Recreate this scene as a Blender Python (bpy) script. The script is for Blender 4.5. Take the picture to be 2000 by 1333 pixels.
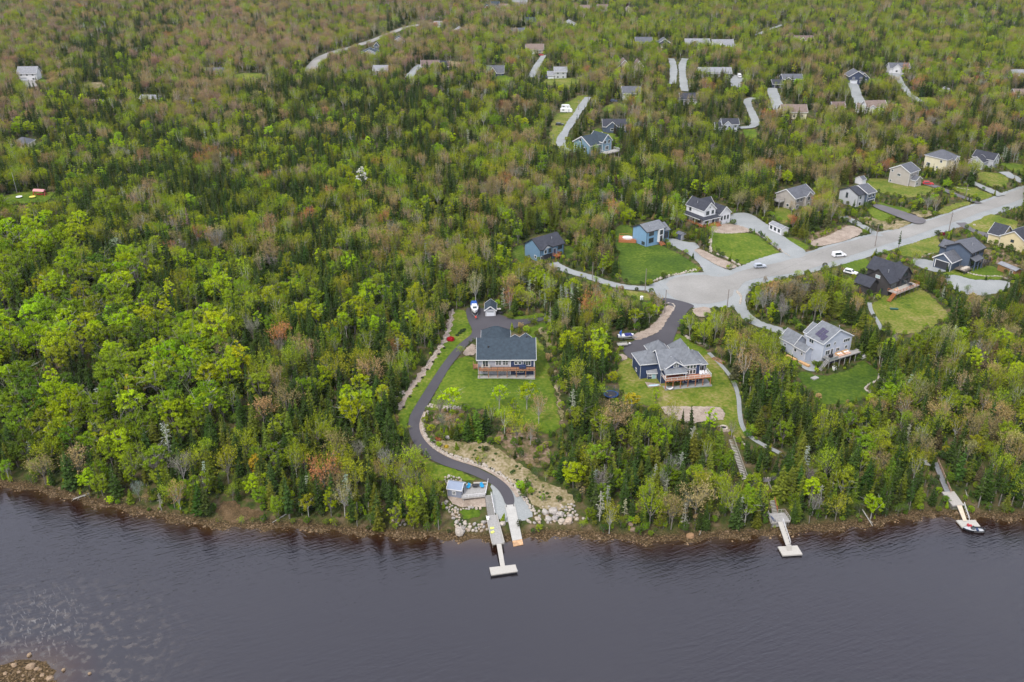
import bpy, math, random
import numpy as np
from mathutils import Vector, noise, geometry
for _o in list(bpy.data.objects): bpy.data.objects.remove(_o)
S = bpy.context.scene
C = S.collection
R = math.radians
rng = np.random.RandomState(7)
random.seed(7)

# ------------------------------------------------------------------ camera
CAM_Z, PITCH, FPX = 142.0, 26.0, 1850.0      # metres, degrees, focal length in pixels of the 2000 px wide photo
cd = bpy.data.cameras.new('camera'); cam = bpy.data.objects.new('camera', cd); C.objects.link(cam)
cam.location = (0, 0, CAM_Z); cam.rotation_euler = (R(90-PITCH), 0, 0)
cd.sensor_width = 36; cd.lens = FPX/2000*36; cd.clip_start = 1; cd.clip_end = 12000
S.camera = cam
S.render.resolution_x, S.render.resolution_y = 1024, 682

# ------------------------------------------------------------------ world, sun, exposure
SUN_EL, SUN_AZ = 52, 215
w = bpy.data.worlds.new('World'); S.world = w; w.use_nodes = True
nt = w.node_tree; nt.nodes.clear()
out = nt.nodes.new('ShaderNodeOutputWorld'); bg = nt.nodes.new('ShaderNodeBackground')
sky = nt.nodes.new('ShaderNodeTexSky'); sky.sky_type = 'NISHITA'; sky.sun_disc = False
sky.sun_elevation = R(SUN_EL); sky.sun_rotation = R(SUN_AZ); sky.altitude = 0; sky.air_density = 1.0; sky.dust_density = 2.5; sky.ozone_density = 1.0
tc = nt.nodes.new('ShaderNodeTexCoord'); mp = nt.nodes.new('ShaderNodeMapping'); mp.inputs['Scale'].default_value = (1, 1, 3.0)
cn = nt.nodes.new('ShaderNodeTexNoise'); cn.inputs['Scale'].default_value = 2.2; cn.inputs['Detail'].default_value = 6
cr = nt.nodes.new('ShaderNodeValToRGB')
cr.color_ramp.elements[0].position = 0.35; cr.color_ramp.elements[0].color = (5.0, 5.2, 6.4, 1)
cr.color_ramp.elements[1].position = 0.68; cr.color_ramp.elements[1].color = (9.5, 9.6, 10.0, 1)
mx = nt.nodes.new('ShaderNodeMix'); mx.data_type = 'RGBA'; mx.inputs[0].default_value = 0.74
L = nt.links.new
L(tc.outputs['Generated'], mp.inputs[0]); L(mp.outputs[0], cn.inputs['Vector']); L(cn.outputs['Fac'], cr.inputs[0])
L(sky.outputs[0], mx.inputs[6]); L(cr.outputs[0], mx.inputs[7]); L(mx.outputs[2], bg.inputs[0]); L(bg.outputs[0], out.inputs[0])
bg.inputs[1].default_value = 0.12
sl = bpy.data.lights.new('sun', 'SUN'); sun = bpy.data.objects.new('sun', sl); C.objects.link(sun)
sl.energy = 1.5; sl.angle = R(10); sl.color = (1.0, 0.95, 0.87)
sun.rotation_euler = (R(90-SUN_EL), 0, R(180-SUN_AZ)); sun.location = (0, 0, 300)
S.view_settings.view_transform = 'Standard'; S.view_settings.look = 'None'
S.view_settings.exposure = 0.95; S.view_settings.gamma = 1.0
S.cycles.max_bounces = 5; S.cycles.diffuse_bounces = 3; S.cycles.glossy_bounces = 3; S.cycles.transmission_bounces = 2
S.cycles.caustics_reflective = False; S.cycles.caustics_refractive = False

# ------------------------------------------------------------------ pixels <-> world
CP, SP = math.cos(R(PITCH)), math.sin(R(PITCH))
def ray(px, py):
    a = (np.asarray(px, float)-1000)/FPX; b = (666.5-np.asarray(py, float))/FPX
    return a, CP+b*SP, -SP+b*CP
def flat(px, py, z=0.0):
    dx, dy, dz = ray(px, py); t = (z-CAM_Z)/dz
    return dx*t, dy*t
def proj(x, y, z):
    x = np.asarray(x, float); y = np.asarray(y, float); z = np.asarray(z, float)-CAM_Z
    dep = y*CP - z*SP; up = y*SP + z*CP
    return 1000+FPX*x/dep, 666.5-FPX*up/dep

SHORE_PX = [(-900, 900), (-300, 935), (0, 949), (65, 958), (143, 978), (195, 992), (244, 998), (309, 1014), (390, 1028), (439, 1038), (500, 1032), (575, 1032), (650, 1042),
            (750, 1047), (837, 1055), (880, 1050), (950, 1062), (1000, 1060), (1035, 1056), (1075, 1044), (1150, 1050), (1225, 1060), (1337, 1060), (1400, 1050),
            (1500, 1052), (1575, 1036), (1650, 1037), (1712, 1027), (1775, 1012), (1850, 1007), (1925, 1017), (2000, 1015), (2300, 1000), (2900, 960)]
_sx, _sy = zip(*[flat(a, b, 0.0) for a, b in SHORE_PX])
_sx = np.array(_sx); _sy = np.array(_sy)
_kx = np.arange(-1200, 1200, 2.0); _ky = np.interp(_kx, _sx, _sy); _ky = np.convolve(np.pad(_ky, 6, 'edge'), np.hanning(15)[1:-1]/np.hanning(15).sum(), 'same')[6:-6]
def shore_y(x):
    x = np.asarray(x, float)
    return np.interp(x, _kx, _ky)
def ss(a, b, x):
    t = np.clip((x-a)/(b-a), 0, 1); return t*t*(3-2*t)
SHOAL = flat(30, 1330, 0.0)
def height(x, y):
    x = np.asarray(x, float); y = np.asarray(y, float)
    d = y - shore_y(x)
    dj = d - (0.7*np.sin(x*0.55)+0.45*np.sin(x*1.3+1)+0.35*np.sin(x*2.1)+0.3*np.sin(x*0.9+y*1.4))*(1-ss(2, 7, np.abs(d)))
    under = np.maximum(dj*0.16, -3.0)
    up = 0.14*np.clip(dj, 0, 9) + 6.0*ss(4, 42, d) + 3.2*ss(40, 140, d) + 3.5*ss(140, 500, d)

    r = ss(12, 60, d); r2 = ss(150, 600, d)
    n = (0.55*np.sin(x*0.071+1.3)*np.sin(y*0.063+0.4) + 0.35*np.sin(x*0.13+y*0.11))*r
    n2 = (3.0*np.sin(x*0.0105+0.6)*np.sin(y*0.0088+1.0) + 1.8*np.sin(x*0.021+y*0.013+2))*r2
    h = np.where(dj > 0, up+n+n2, under)
    ds = np.hypot(x-SHOAL[0], (y-SHOAL[1])*1.3)
    sh = 0.30 - 0.0055*ds*ds + 0.12*np.sin(x*1.7)*np.sin(y*1.9)
    return np.where(d < -6, np.maximum(h, np.maximum(sh, -3.0)), h)
def P(px, py, n=24):
    """pixel of the photo -> point on the ground"""
    z = np.full(np.shape(px), 6.0) if np.ndim(px) else 6.0
    for _ in range(n):
        x, y = flat(px, py, z); z = 0.4*z+0.6*height(x, y)
    return x, y, z
def PV(px, py):
    x, y, z = P(px, py); return Vector((float(x), float(y), float(z)))

# ------------------------------------------------------------------ helpers
def put(o, parent=None):
    C.objects.link(o)
    if parent: o.parent = parent
    return o
def tag(o, label=None, cat=None, group=None, kind=None):
    if label: o['label'] = label
    if cat: o['category'] = cat
    if group: o['group'] = group
    if kind: o['kind'] = kind
    return o
def empty(name, loc, rz=0.0, label=None, cat=None, group=None):
    o = bpy.data.objects.new(name, None); put(o); o.location = loc; o.rotation_euler = (0, 0, rz); o.empty_display_size = 0.5
    return tag(o, label, cat, group)
def nmesh(name, verts, faces_flat, k, mats, mat_idx=None, smooth=False, attrs=None):
    """fast mesh: faces all with k corners"""
    me = bpy.data.meshes.new(name); nv = len(verts); nf = len(faces_flat)//k
    me.vertices.add(nv); me.vertices.foreach_set('co', np.asarray(verts, np.float32).ravel())
    me.loops.add(nf*k); me.loops.foreach_set('vertex_index', np.asarray(faces_flat, np.int32))
    me.polygons.add(nf); me.polygons.foreach_set('loop_start', np.arange(nf, dtype=np.int32)*k)
    me.polygons.foreach_set('loop_total', np.full(nf, k, np.int32))
    for m in mats: me.materials.append(m)
    if mat_idx is not None: me.polygons.foreach_set('material_index', np.asarray(mat_idx, np.int32))
    if smooth: me.polygons.foreach_set('use_smooth', np.ones(nf, bool))
    me.update(calc_edges=True); me.validate()
    for an, av in (attrs or {}).items():
        a = me.attributes.new(an, 'FLOAT', 'POINT'); a.data.foreach_set('value', np.asarray(av, np.float32))
    return me
class MB:
    """collects boxes, bars, polygons; builds ONE mesh object"""
    def __init__(s, sc=1.0): s.v = []; s.f = []; s.sc = sc
    def poly(s, pts): i = len(s.v); s.v += [tuple(p) for p in pts]; s.f.append(tuple(range(i, i+len(pts)))); return s
    def add(s, vs, fs): i = len(s.v); s.v += [tuple(p) for p in vs]; s.f += [tuple(i+a for a in f) for f in fs]; return s
    def box(s, x0, x1, y0, y1, z0, z1):
        if x0 > x1: x0, x1 = x1, x0
        if y0 > y1: y0, y1 = y1, y0
        return s.add([(x0, y0, z0), (x1, y0, z0), (x1, y1, z0), (x0, y1, z0), (x0, y0, z1), (x1, y0, z1), (x1, y1, z1), (x0, y1, z1)],
                     [(3, 2, 1, 0), (4, 5, 6, 7), (0, 1, 5, 4), (1, 2, 6, 5), (2, 3, 7, 6), (3, 0, 4, 7)])
    def hexa(s, b, t):   # four bottom points, four top points
        return s.add(list(b)+list(t), [(3, 2, 1, 0), (4, 5, 6, 7), (0, 1, 5, 4), (1, 2, 6, 5), (2, 3, 7, 6), (3, 0, 4, 7)])
    def bar(s, a, b, w, h=None):
        a, b = Vector(a), Vector(b); h = w if h is None else h; d = (b-a)
        if d.length < 1e-6: return s
        d.normalize(); up = Vector((0, 0, 1)) if abs(d.z) < 0.95 else Vector((1, 0, 0))
        sx = d.cross(up).normalized()*w/2; sz = sx.cross(d).normalized()*h/2
        q = lambda p: [p-sx-sz, p+sx-sz, p+sx+sz, p-sx+sz]
        A, B = q(a), q(b)
        return s.add(A+B, [(0, 1, 2, 3), (7, 6, 5, 4), (4, 5, 1, 0), (5, 6, 2, 1), (6, 7, 3, 2), (7, 4, 0, 3)])
    def cyl(s, a, b, r0, r1=None, n=8):
        a, b = Vector(a), Vector(b); r1 = r0 if r1 is None else r1; d = (b-a).normalized()
        up = Vector((0, 0, 1)) if abs(d.z) < 0.95 else Vector((1, 0, 0)); u = d.cross(up).normalized(); v = u.cross(d)
        vs = [a+(u*math.cos(t)+v*math.sin(t))*r0 for t in [2*math.pi*k/n for k in range(n)]]+[b+(u*math.cos(t)+v*math.sin(t))*r1 for t in [2*math.pi*k/n for k in range(n)]]
        return s.add(vs, [(k, (k+1) % n, n+(k+1) % n, n+k) for k in range(n)]+[tuple(range(n-1, -1, -1)), tuple(range(n, 2*n))])
    def build(s, name, mat, parent=None, smooth=False):
        me = bpy.data.meshes.new(name); k = s.sc
        me.from_pydata([(a*k, b*k, c*k) for a, b, c in s.v], [], s.f); me.materials.append(mat)
        if smooth: me.polygons.foreach_set('use_smooth', [True]*len(me.polygons))
        me.update(); return put(bpy.data.objects.new(name, me), parent)
def copy_tree(o, parent=None):
    c = o.copy(); C.objects.link(c); c.parent = parent
    for ch in list(o.children): copy_tree(ch, c)
    return c

# ------------------------------------------------------------------ materials
def mat(name, col, rough=0.8, var=0.12, scale=1.5, bump=0.0, bscale=8.0, spec=0.3, metal=0.0, col2=None, coords='Object'):
    m = bpy.data.materials.new(name); m.use_nodes = True; t = m.node_tree; b = t.nodes['Principled BSDF']
    b.inputs['Roughness'].default_value = rough; b.inputs['Specular IOR Level'].default_value = spec; b.inputs['Metallic'].default_value = metal
    tc = t.nodes.new('ShaderNodeTexCoord'); n = t.nodes.new('ShaderNodeTexNoise'); n.inputs['Scale'].default_value = scale; n.inputs['Detail'].default_value = 5
    t.links.new(tc.outputs[coords], n.inputs['Vector'])
    x = t.nodes.new('ShaderNodeMix'); x.data_type = 'RGBA'
    c2 = col2 or tuple(min(1, c*(1+var)) for c in col); c1 = col if col2 else tuple(c*(1-var) for c in col)
    x.inputs[6].default_value = (*c1, 1); x.inputs[7].default_value = (*c2, 1)
    mr = t.nodes.new('ShaderNodeMapRange'); mr.inputs[1].default_value = 0.3; mr.inputs[2].default_value = 0.7
    t.links.new(n.outputs['Fac'], mr.inputs[0]); t.links.new(mr.outputs[0], x.inputs[0]); t.links.new(x.outputs[2], b.inputs['Base Color'])
    if bump:
        n2 = t.nodes.new('ShaderNodeTexNoise'); n2.inputs['Scale'].default_value = bscale; t.links.new(tc.outputs[coords], n2.inputs['Vector'])
        bp = t.nodes.new('ShaderNodeBump'); bp.inputs['Strength'].default_value = bump; bp.inputs['Distance'].default_value = 0.1
        t.links.new(n2.outputs['Fac'], bp.inputs['Height']); t.links.new(bp.outputs[0], b.inputs['Normal'])
    return m
def ramp_mat(name, stops, scale, scale2=None, rough=0.95, mixw=0.5, detail=8, bump=0.0):
    """ground colours: two noises added, through a colour ramp"""
    m = bpy.data.materials.new(name); m.use_nodes = True; t = m.node_tree; b = t.nodes['Principled BSDF']
    b.inputs['Roughness'].default_value = rough; b.inputs['Specular IOR Level'].default_value = 0.15
    g = t.nodes.new('ShaderNodeNewGeometry'); n = t.nodes.new('ShaderNodeTexNoise'); n.inputs['Scale'].default_value = scale; n.inputs['Detail'].default_value = detail
    n2 = t.nodes.new('ShaderNodeTexNoise'); n2.inputs['Scale'].default_value = scale2 or scale*9; n2.inputs['Detail'].default_value = 4
    t.links.new(g.outputs['Position'], n.inputs['Vector']); t.links.new(g.outputs['Position'], n2.inputs['Vector'])
    mx = t.nodes.new('ShaderNodeMix'); mx.inputs[0].default_value = mixw
    t.links.new(n.outputs['Fac'], mx.inputs[2]); t.links.new(n2.outputs['Fac'], mx.inputs[3])
    cr = t.nodes.new('ShaderNodeValToRGB'); e = cr.color_ramp.elements
    while len(e) < len(stops): e.new(0.5)
    for k, (p, c) in enumerate(stops): e[k].position = p; e[k].color = (*c, 1)
    t.links.new(mx.outputs[0], cr.inputs[0]); t.links.new(cr.outputs[0], b.inputs['Base Color'])
    if bump:
        bp = t.nodes.new('ShaderNodeBump'); bp.inputs['Strength'].default_value = bump; bp.inputs['Distance'].default_value = 0.3
        t.links.new(n2.outputs['Fac'], bp.inputs['Height']); t.links.new(bp.outputs[0], b.inputs['Normal'])
    return m
def leaf_mat(name, trans=0.25, rough=0.7, tint=True, col=None):
    """foliage: colour from the tree's own tint, varied per leaf by the mesh attribute 'shade'"""
    m = bpy.data.materials.new(name); m.use_nodes = True; t = m.node_tree; t.nodes.clear()
    o = t.nodes.new('ShaderNodeOutputMaterial'); d = t.nodes.new('ShaderNodeBsdfDiffuse'); tr = t.nodes.new('ShaderNodeBsdfTranslucent'); ms = t.nodes.new('ShaderNodeMixShader')
    ms.inputs[0].default_value = trans
    at = t.nodes.new('ShaderNodeAttribute'); at.attribute_type = 'INSTANCER'; at.attribute_name = 'tint'
    sh = t.nodes.new('ShaderNodeAttribute'); sh.attribute_name = 'shade'
    mul = t.nodes.new('ShaderNodeVectorMath'); mul.operation = 'SCALE'
    t.links.new(at.outputs['Color'], mul.inputs[0]); t.links.new(sh.outputs['Fac'], mul.inputs['Scale'])
    t.links.new(mul.outputs[0], d.inputs['Color']); t.links.new(mul.outputs[0], tr.inputs['Color'])
    t.links.new(d.outputs[0], ms.inputs[1]); t.links.new(tr.outputs[0], ms.inputs[2]); t.links.new(ms.outputs[0], o.inputs[0])
    return m
M = {}
M['foliage'] = leaf_mat('foliage', 0.3)
M['needles'] = leaf_mat('needles', 0.12)
M['twigs'] = leaf_mat('twigs', 0.1)
M['bark_grey'] = mat('bark_grey', (0.17, 0.155, 0.135), 0.95, 0.35, 3)
M['bark_pale'] = mat('bark_pale', (0.34, 0.33, 0.30), 0.9, 0.3, 3)
M['ground'] = None

# ------------------------------------------------------------------ terrain
def steps(*segs):
    o = []
    for a, b, n in segs: o += list(np.linspace(a, b, n, endpoint=False))
    return np.array(o+[segs[-1][1]])
ys = steps((-600, 60, 12), (60, 130, 14), (130, 460, 165), (460, 1300, 130), (1300, 7000, 25))
xs = steps((-6000, -900, 14), (-900, -260, 90), (-260, 330, 295), (330, 900, 80), (900, 6000, 14))
gx, gy = np.meshgrid(xs, ys); gz = height(gx, gy); gd = gy-shore_y(gx)
nx, ny = len(xs), len(ys)
ii = (np.arange(ny-1)[:, None]*nx+np.arange(nx-1)[None, :]).ravel()
ff = np.stack([ii, ii+1, ii+nx+1, ii+nx], 1).ravel()
def ground_material():
    m = bpy.data.materials.new('forest_floor'); m.use_nodes = True; t = m.node_tree; b = t.nodes['Principled BSDF']
    b.inputs['Roughness'].default_value = 0.95; b.inputs['Specular IOR Level'].default_value = 0.15
    g = t.nodes.new('ShaderNodeNewGeometry')
    def noi(s, d=6):
        n = t.nodes.new('ShaderNodeTexNoise'); n.inputs['Scale'].default_value = s; n.inputs['Detail'].default_value = d
        t.links.new(g.outputs['Position'], n.inputs['Vector']); return n
    def ramp(src, stops):
        c = t.nodes.new('ShaderNodeValToRGB'); e = c.color_ramp.elements
        while len(e) < len(stops): e.new(0.5)
        for k, (p, cc) in enumerate(stops): e[k].position = p; e[k].color = (*cc, 1)
        t.links.new(src, c.inputs[0]); return c
    wood = ramp(noi(0.35, 9).outputs['Fac'], [(0.3, (0.02, 0.032, 0.009)), (0.46, (0.05, 0.066, 0.014)), (0.58, (0.085, 0.07, 0.03)), (0.72, (0.15, 0.11, 0.065))])
    sh = ramp(noi(2.6, 8).outputs['Fac'], [(0.3, (0.018, 0.012, 0.006)), (0.45, (0.045, 0.03, 0.013)), (0.56, (0.085, 0.055, 0.025)), (0.68, (0.17, 0.12, 0.07))])
    at = t.nodes.new('ShaderNodeAttribute'); at.attribute_name = 'inland'
    mp = t.nodes.new('ShaderNodeMapRange'); mp.inputs[1].default_value = 1.8; mp.inputs[2].default_value = 4.5; t.links.new(at.outputs['Fac'], mp.inputs[0])
    x = t.nodes.new('ShaderNodeMix'); x.data_type = 'RGBA'; t.links.new(mp.outputs[0], x.inputs[0]); t.links.new(sh.outputs[0], x.inputs[6]); t.links.new(wood.outputs[0], x.inputs[7])
    t.links.new(x.outputs[2], b.inputs['Base Color'])
    bp = t.nodes.new('ShaderNodeBump'); bp.inputs['Strength'].default_value = 0.6; bp.inputs['Distance'].default_value = 0.3
    t.links.new(noi(3.0).outputs['Fac'], bp.inputs['Height']); t.links.new(bp.outputs[0], b.inputs['Normal'])
    return m
me = nmesh('ground', np.stack([gx.ravel(), gy.ravel(), gz.ravel()], 1), ff, 4, [ground_material()], smooth=True, attrs={'inland': gd.ravel()})
tag(put(bpy.data.objects.new('ground', me)), 'wooded ground rising gently inland from a brown stony river bank', 'ground', kind='structure')

# water: one sheet, own colour browner where it is shallow
wx = steps((-6000, -300, 12), (-300, 300, 240), (300, 6000, 12)); wy = steps((-600, 100, 10), (100, 215, 92), (215, 330, 12))
ax, ay = np.meshgrid(wx, wy); aw, ah = len(wx), len(wy)
dep = -height(ax, ay)
jj = (np.arange(ah-1)[:, None]*aw+np.arange(aw-1)[None, :]).ravel()
fw = np.stack([jj, jj+1, jj+aw+1, jj+aw], 1).ravel()
FOAM = flat(78, 1225, 0.0)
dsh = np.hypot(ax-SHOAL[0], (ay-SHOAL[1])*1.1)
def water_material():
    m = bpy.data.materials.new('river_water'); m.use_nodes = True; t = m.node_tree; b = t.nodes['Principled BSDF']
    b.inputs['Roughness'].default_value = 0.04; b.inputs['IOR'].default_value = 1.40; b.inputs['Specular IOR Level'].default_value = 1.0; b.inputs['Specular Tint'].default_value = (.90, .88, 1.0, 1)
    g = t.nodes.new('ShaderNodeNewGeometry')
    def at(n): a = t.nodes.new('ShaderNodeAttribute'); a.attribute_name = n; return a
    def noi(s, sc=(1, 1, 1), rot=0, d=4, dist=0.0):
        p = t.nodes.new('ShaderNodeMapping'); p.inputs['Scale'].default_value = sc; p.inputs['Rotation'].default_value = (0, 0, R(rot)); p.vector_type = 'TEXTURE'
        n = t.nodes.new('ShaderNodeTexNoise'); n.inputs['Scale'].default_value = s; n.inputs['Detail'].default_value = d; n.inputs['Distortion'].default_value = dist
        t.links.new(g.outputs['Position'], p.inputs[0]); t.links.new(p.outputs[0], n.inputs['Vector']); return n
    # depth colour
    mr = t.nodes.new('ShaderNodeMapRange'); mr.inputs[1].default_value = 0.0; mr.inputs[2].default_value = 1.3; t.links.new(at('depth').outputs['Fac'], mr.inputs[0])
    cr = t.nodes.new('ShaderNodeValToRGB'); e = cr.color_ramp.elements
    e[0].position = 0.0; e[0].color = (0.04, 0.022, 0.009, 1); e[1].position = 1.0; e[1].color = (0.007, 0.006, 0.008, 1)
    k = e.new(0.35); k.color = (0.017, 0.006, 0.003, 1)
    t.links.new(mr.outputs[0], cr.inputs[0])
    # bouldery shoal under the surface
    sn = noi(0.55, d=7); s1 = t.nodes.new('ShaderNodeMapRange'); s1.inputs[1].default_value = 0.50; s1.inputs[2].default_value = 0.68; t.links.new(sn.outputs['Fac'], s1.inputs[0])
    mu = t.nodes.new('ShaderNodeMath'); mu.operation = 'MULTIPLY'; t.links.new(s1.outputs[0], mu.inputs[0]); t.links.new(at('shoal').outputs['Fac'], mu.inputs[1])
    x = t.nodes.new('ShaderNodeMix'); x.data_type = 'RGBA'; t.links.new(mu.outputs[0], x.inputs[0]); t.links.new(cr.outputs[0], x.inputs[6]); x.inputs[7].default_value = (0.06, 0.05, 0.04, 1)
    # foam streaks where the current breaks over the shoal
    fn = noi(0.6, (0.4, 1.3, 1), 35, 5, 0.6); f1 = t.nodes.new('ShaderNodeMapRange'); f1.inputs[1].default_value = 0.56; f1.inputs[2].default_value = 0.70; f1.inputs[4].default_value = 0.26; t.links.new(fn.outputs['Fac'], f1.inputs[0])
    fm = t.nodes.new('ShaderNodeMath'); fm.operation = 'MULTIPLY'; t.links.new(f1.outputs[0], fm.inputs[0]); t.links.new(at('foam').outputs['Fac'], fm.inputs[1])
    x2 = t.nodes.new('ShaderNodeMix'); x2.data_type = 'RGBA'; t.links.new(fm.outputs[0], x2.inputs[0]); t.links.new(x.outputs[2], x2.inputs[6]); x2.inputs[7].default_value = (0.42, 0.40, 0.36, 1)
    t.links.new(x2.outputs[2], b.inputs['Base Color'])
    # ripples: two crossing trains of short waves, their strength drifting in patches
    a = noi(1.0, (3.6, 0.75, 1), 24, 2, 0.35); c = noi(1.15, (3.0, 0.8, 1), -40, 2, 0.35); f = noi(2.6, (1.6, 0.8, 1), 15, 3)
    amp = noi(0.02, (1.6, 1, 1), 20, 3)
    ar = t.nodes.new('ShaderNodeMapRange'); ar.inputs[1].default_value = 0.35; ar.inputs[2].default_value = 0.65; ar.inputs[3].default_value = 0.35; ar.inputs[4].default_value = 1.15
    t.links.new(amp.outputs['Fac'], ar.inputs[0])
    s = t.nodes.new('ShaderNodeMath'); s.operation = 'MULTIPLY_ADD'; t.links.new(c.outputs['Fac'], s.inputs[0]); s.inputs[1].default_value = 0.45; t.links.new(a.outputs['Fac'], s.inputs[2])
    s2 = t.nodes.new('ShaderNodeMath'); s2.operation = 'MULTIPLY_ADD'; t.links.new(f.outputs['Fac'], s2.inputs[0]); s2.inputs[1].default_value = 0.28; t.links.new(s.outputs[0], s2.inputs[2])
    bp = t.nodes.new('ShaderNodeBump'); bp.inputs['Distance'].default_value = 0.16
    st = t.nodes.new('ShaderNodeMath'); st.operation = 'MULTIPLY'; st.inputs[1].default_value = 1.0; t.links.new(ar.outputs[0], st.inputs[0])
    t.links.new(st.outputs[0], bp.inputs['Strength']); t.links.new(s2.outputs[0], bp.inputs['Height']); t.links.new(bp.outputs[0], b.inputs['Normal'])
    return m
me = nmesh('water', np.stack([ax.ravel(), ay.ravel(), np.zeros(aw*ah)], 1), fw, 4, [water_material()], smooth=True,
           attrs={'depth': dep.ravel(), 'shoal': (1-ss(14, 42, dsh)).ravel(), 'foam': (1-ss(1.5, 8.5, np.hypot((ax-FOAM[0])*.8+(ay-FOAM[1])*.4, (ay-FOAM[1])*.55-(ax-FOAM[0])*.3)*.75)).ravel()})
tag(put(bpy.data.objects.new('water', me)), 'dark rippled river water reflecting a pale overcast sky', 'river', kind='structure')

# ------------------------------------------------------------------ ground sheets (roads, lawns, soil): outlines in photo pixels laid on the terrain
def smooth_loop(pts, it=2):
    p = np.array(pts, float)
    for _ in range(it):
        q = np.roll(p, -1, 0); a = p*0.75+q*0.25; b = p*0.25+q*0.75; p = np.stack([a, b], 1).reshape(-1, 2)
    return p
def smooth_line(pts, it=2):
    p = np.array(pts, float)
    for _ in range(it):
        q = np.stack([p[:-1]*0.75+p[1:]*0.25, p[:-1]*0.25+p[1:]*0.75], 1).reshape(-1, 2); p = np.vstack([p[:1], q, p[-1:]])
    return p
def inpoly(px, py, poly):
    poly = np.asarray(poly); r = np.zeros(np.shape(px), bool); j = len(poly)-1
    for i in range(len(poly)):
        xi, yi = poly[i]; xj, yj = poly[j]
        if yi != yj: r ^= ((yi > py) != (yj > py)) & (px < (xj-xi)*(py-yi)/(yj-yi)+xi)
        j = i
    return r
SOFT = []; THIN = []      # clear patches where low bushes may still grow
CLEAR = []      # visible clear patches in photo pixels: no tree may stand in or hide them
def sheet(name, outline_w, material, lift, label, cat='ground', ragged=None):
    """outline in world xy -> a finely divided sheet that follows the terrain"""
    if ragged is None: ragged = {'lawn': .24, 'slope': .3, 'gravel': .17, 'clearing': .4, 'road_shoulder': .16, 'road': .07, 'driveway': .0}.get(name, 0)
    if name == 'driveway' and material.name in ('blue_gravel', 'gravel_road'): ragged = .10
    p = np.asarray(outline_w, float); q = []
    dist = np.hypot(*p.mean(0)); step = 2.0 if dist < 420 else 5.0
    for i in range(len(p)):
        a, b = p[i], p[(i+1) % len(p)]; n = max(1, int(np.hypot(*(b-a))/(step*.35 if ragged else step)))
        for k in range(n): q.append(a+(b-a)*k/n)
    q = np.array(q)
    if ragged:
        q = q + ragged*np.column_stack([np.sin(q[:, 0]*2.1+q[:, 1]*1.3)+np.sin(q[:, 1]*3.7+1)+np.sin(q[:, 0]*.7), np.sin(q[:, 1]*2.4-q[:, 0]*1.7+2)+np.sin(q[:, 0]*3.3)+np.sin(q[:, 1]*.8)])*(1 if dist < 420 else 2)
    x0, y0 = q.min(0); x1, y1 = q.max(0)
    X, Y = np.meshgrid(np.arange(x0+step/2, x1, step), np.arange(y0+step/2, y1, step)); X = X.ravel(); Y = Y.ravel()
    k = inpoly(X, Y, q); X, Y = X[k], Y[k]
    if len(X): 
        dm = np.min(np.hypot(X[:, None]-q[None, :, 0], Y[:, None]-q[None, :, 1]), 1); X, Y = X[dm > step*0.4], Y[dm > step*0.4]
    vs = [Vector((a, b)) for a, b in q]+[Vector((a, b)) for a, b in zip(X, Y)]
    n = len(q)
    V, E, F, *_ = geometry.delaunay_2d_cdt(vs, [(i, (i+1) % n) for i in range(n)], [list(range(n))], 1, 1e-4)
    V = np.array([(v.x, v.y) for v in V]); z = height(V[:, 0], V[:, 1])+lift*(1 if dist < 420 else 3)
    F = [f if (V[f[1]][0]-V[f[0]][0])*(V[f[2]][1]-V[f[0]][1])-(V[f[1]][1]-V[f[0]][1])*(V[f[2]][0]-V[f[0]][0]) > 0 else f[::-1] for f in F]
    me = nmesh(name, np.column_stack([V, z]), np.array(F).ravel(), 3, [material], smooth=True)
    return tag(put(bpy.data.objects.new(name, me)), label, cat, kind='structure')
def area(name, pts, material, lift, label, it=2, clear=True, cat='ground'):
    p = smooth_loop(pts, it) if it else np.array(pts, float)
    if clear: CLEAR.append(p)
    if material.name in ('mulch', 'sandy_soil'): SOFT.append(p)
    if material.name == 'sandy_soil': THIN.append(p)
    x, y, z = P(p[:, 0], p[:, 1]); return sheet(name, np.column_stack([x, y]), material, lift, label, cat)
def ribbon_outline(pts, w):
    p = smooth_line(pts, 3); x, y, z = P(p[:, 0], p[:, 1]); c = np.column_stack([x, y])
    t = np.gradient(c, axis=0); t /= np.linalg.norm(t, axis=1)[:, None]+1e-9; n = np.column_stack([-t[:, 1], t[:, 0]])
    ww = np.interp(np.linspace(0, 1, len(c)), np.linspace(0, 1, len(w)), w) if isinstance(w, (list, tuple)) else np.full(len(c), w)
    return np.vstack([c+n*ww[:, None]/2, (c-n*ww[:, None]/2)[::-1]])
def ribbon(name, pts, w, material, lift, label, clear=True, cat='road'):
    o = ribbon_outline(pts, w)
    if clear:
        a, b = proj(o[:, 0], o[:, 1], height(o[:, 0], o[:, 1])); CLEAR.append(np.column_stack([a, b]))
    return sheet(name, o, material, lift, label, cat)
LAWN = ramp_mat('lawn', [(0.34, (0.040, 0.075, 0.005)), (0.46, (0.068, 0.115, 0.007)), (0.56, (0.105, 0.145, 0.012)), (0.66, (0.19, 0.18, 0.04))], 0.09, 1.0, mixw=0.5, bump=0.2)
LAWN2 = ramp_mat('dark_lawn', [(0.34, (0.026, 0.056, 0.005)), (0.47, (0.048, 0.088, 0.007)), (0.57, (0.075, 0.115, 0.010)), (0.68, (0.14, 0.16, 0.03))], 0.09, 1.0, mixw=0.5, bump=0.2)
LAWN3 = ramp_mat('rough_lawn', [(0.34, (0.05, 0.09, 0.008)), (0.46, (0.10, 0.135, 0.012)), (0.56, (0.165, 0.165, 0.035)), (0.68, (0.25, 0.20, 0.10))], 0.12, 1.1, mixw=0.5, bump=0.3)
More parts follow.
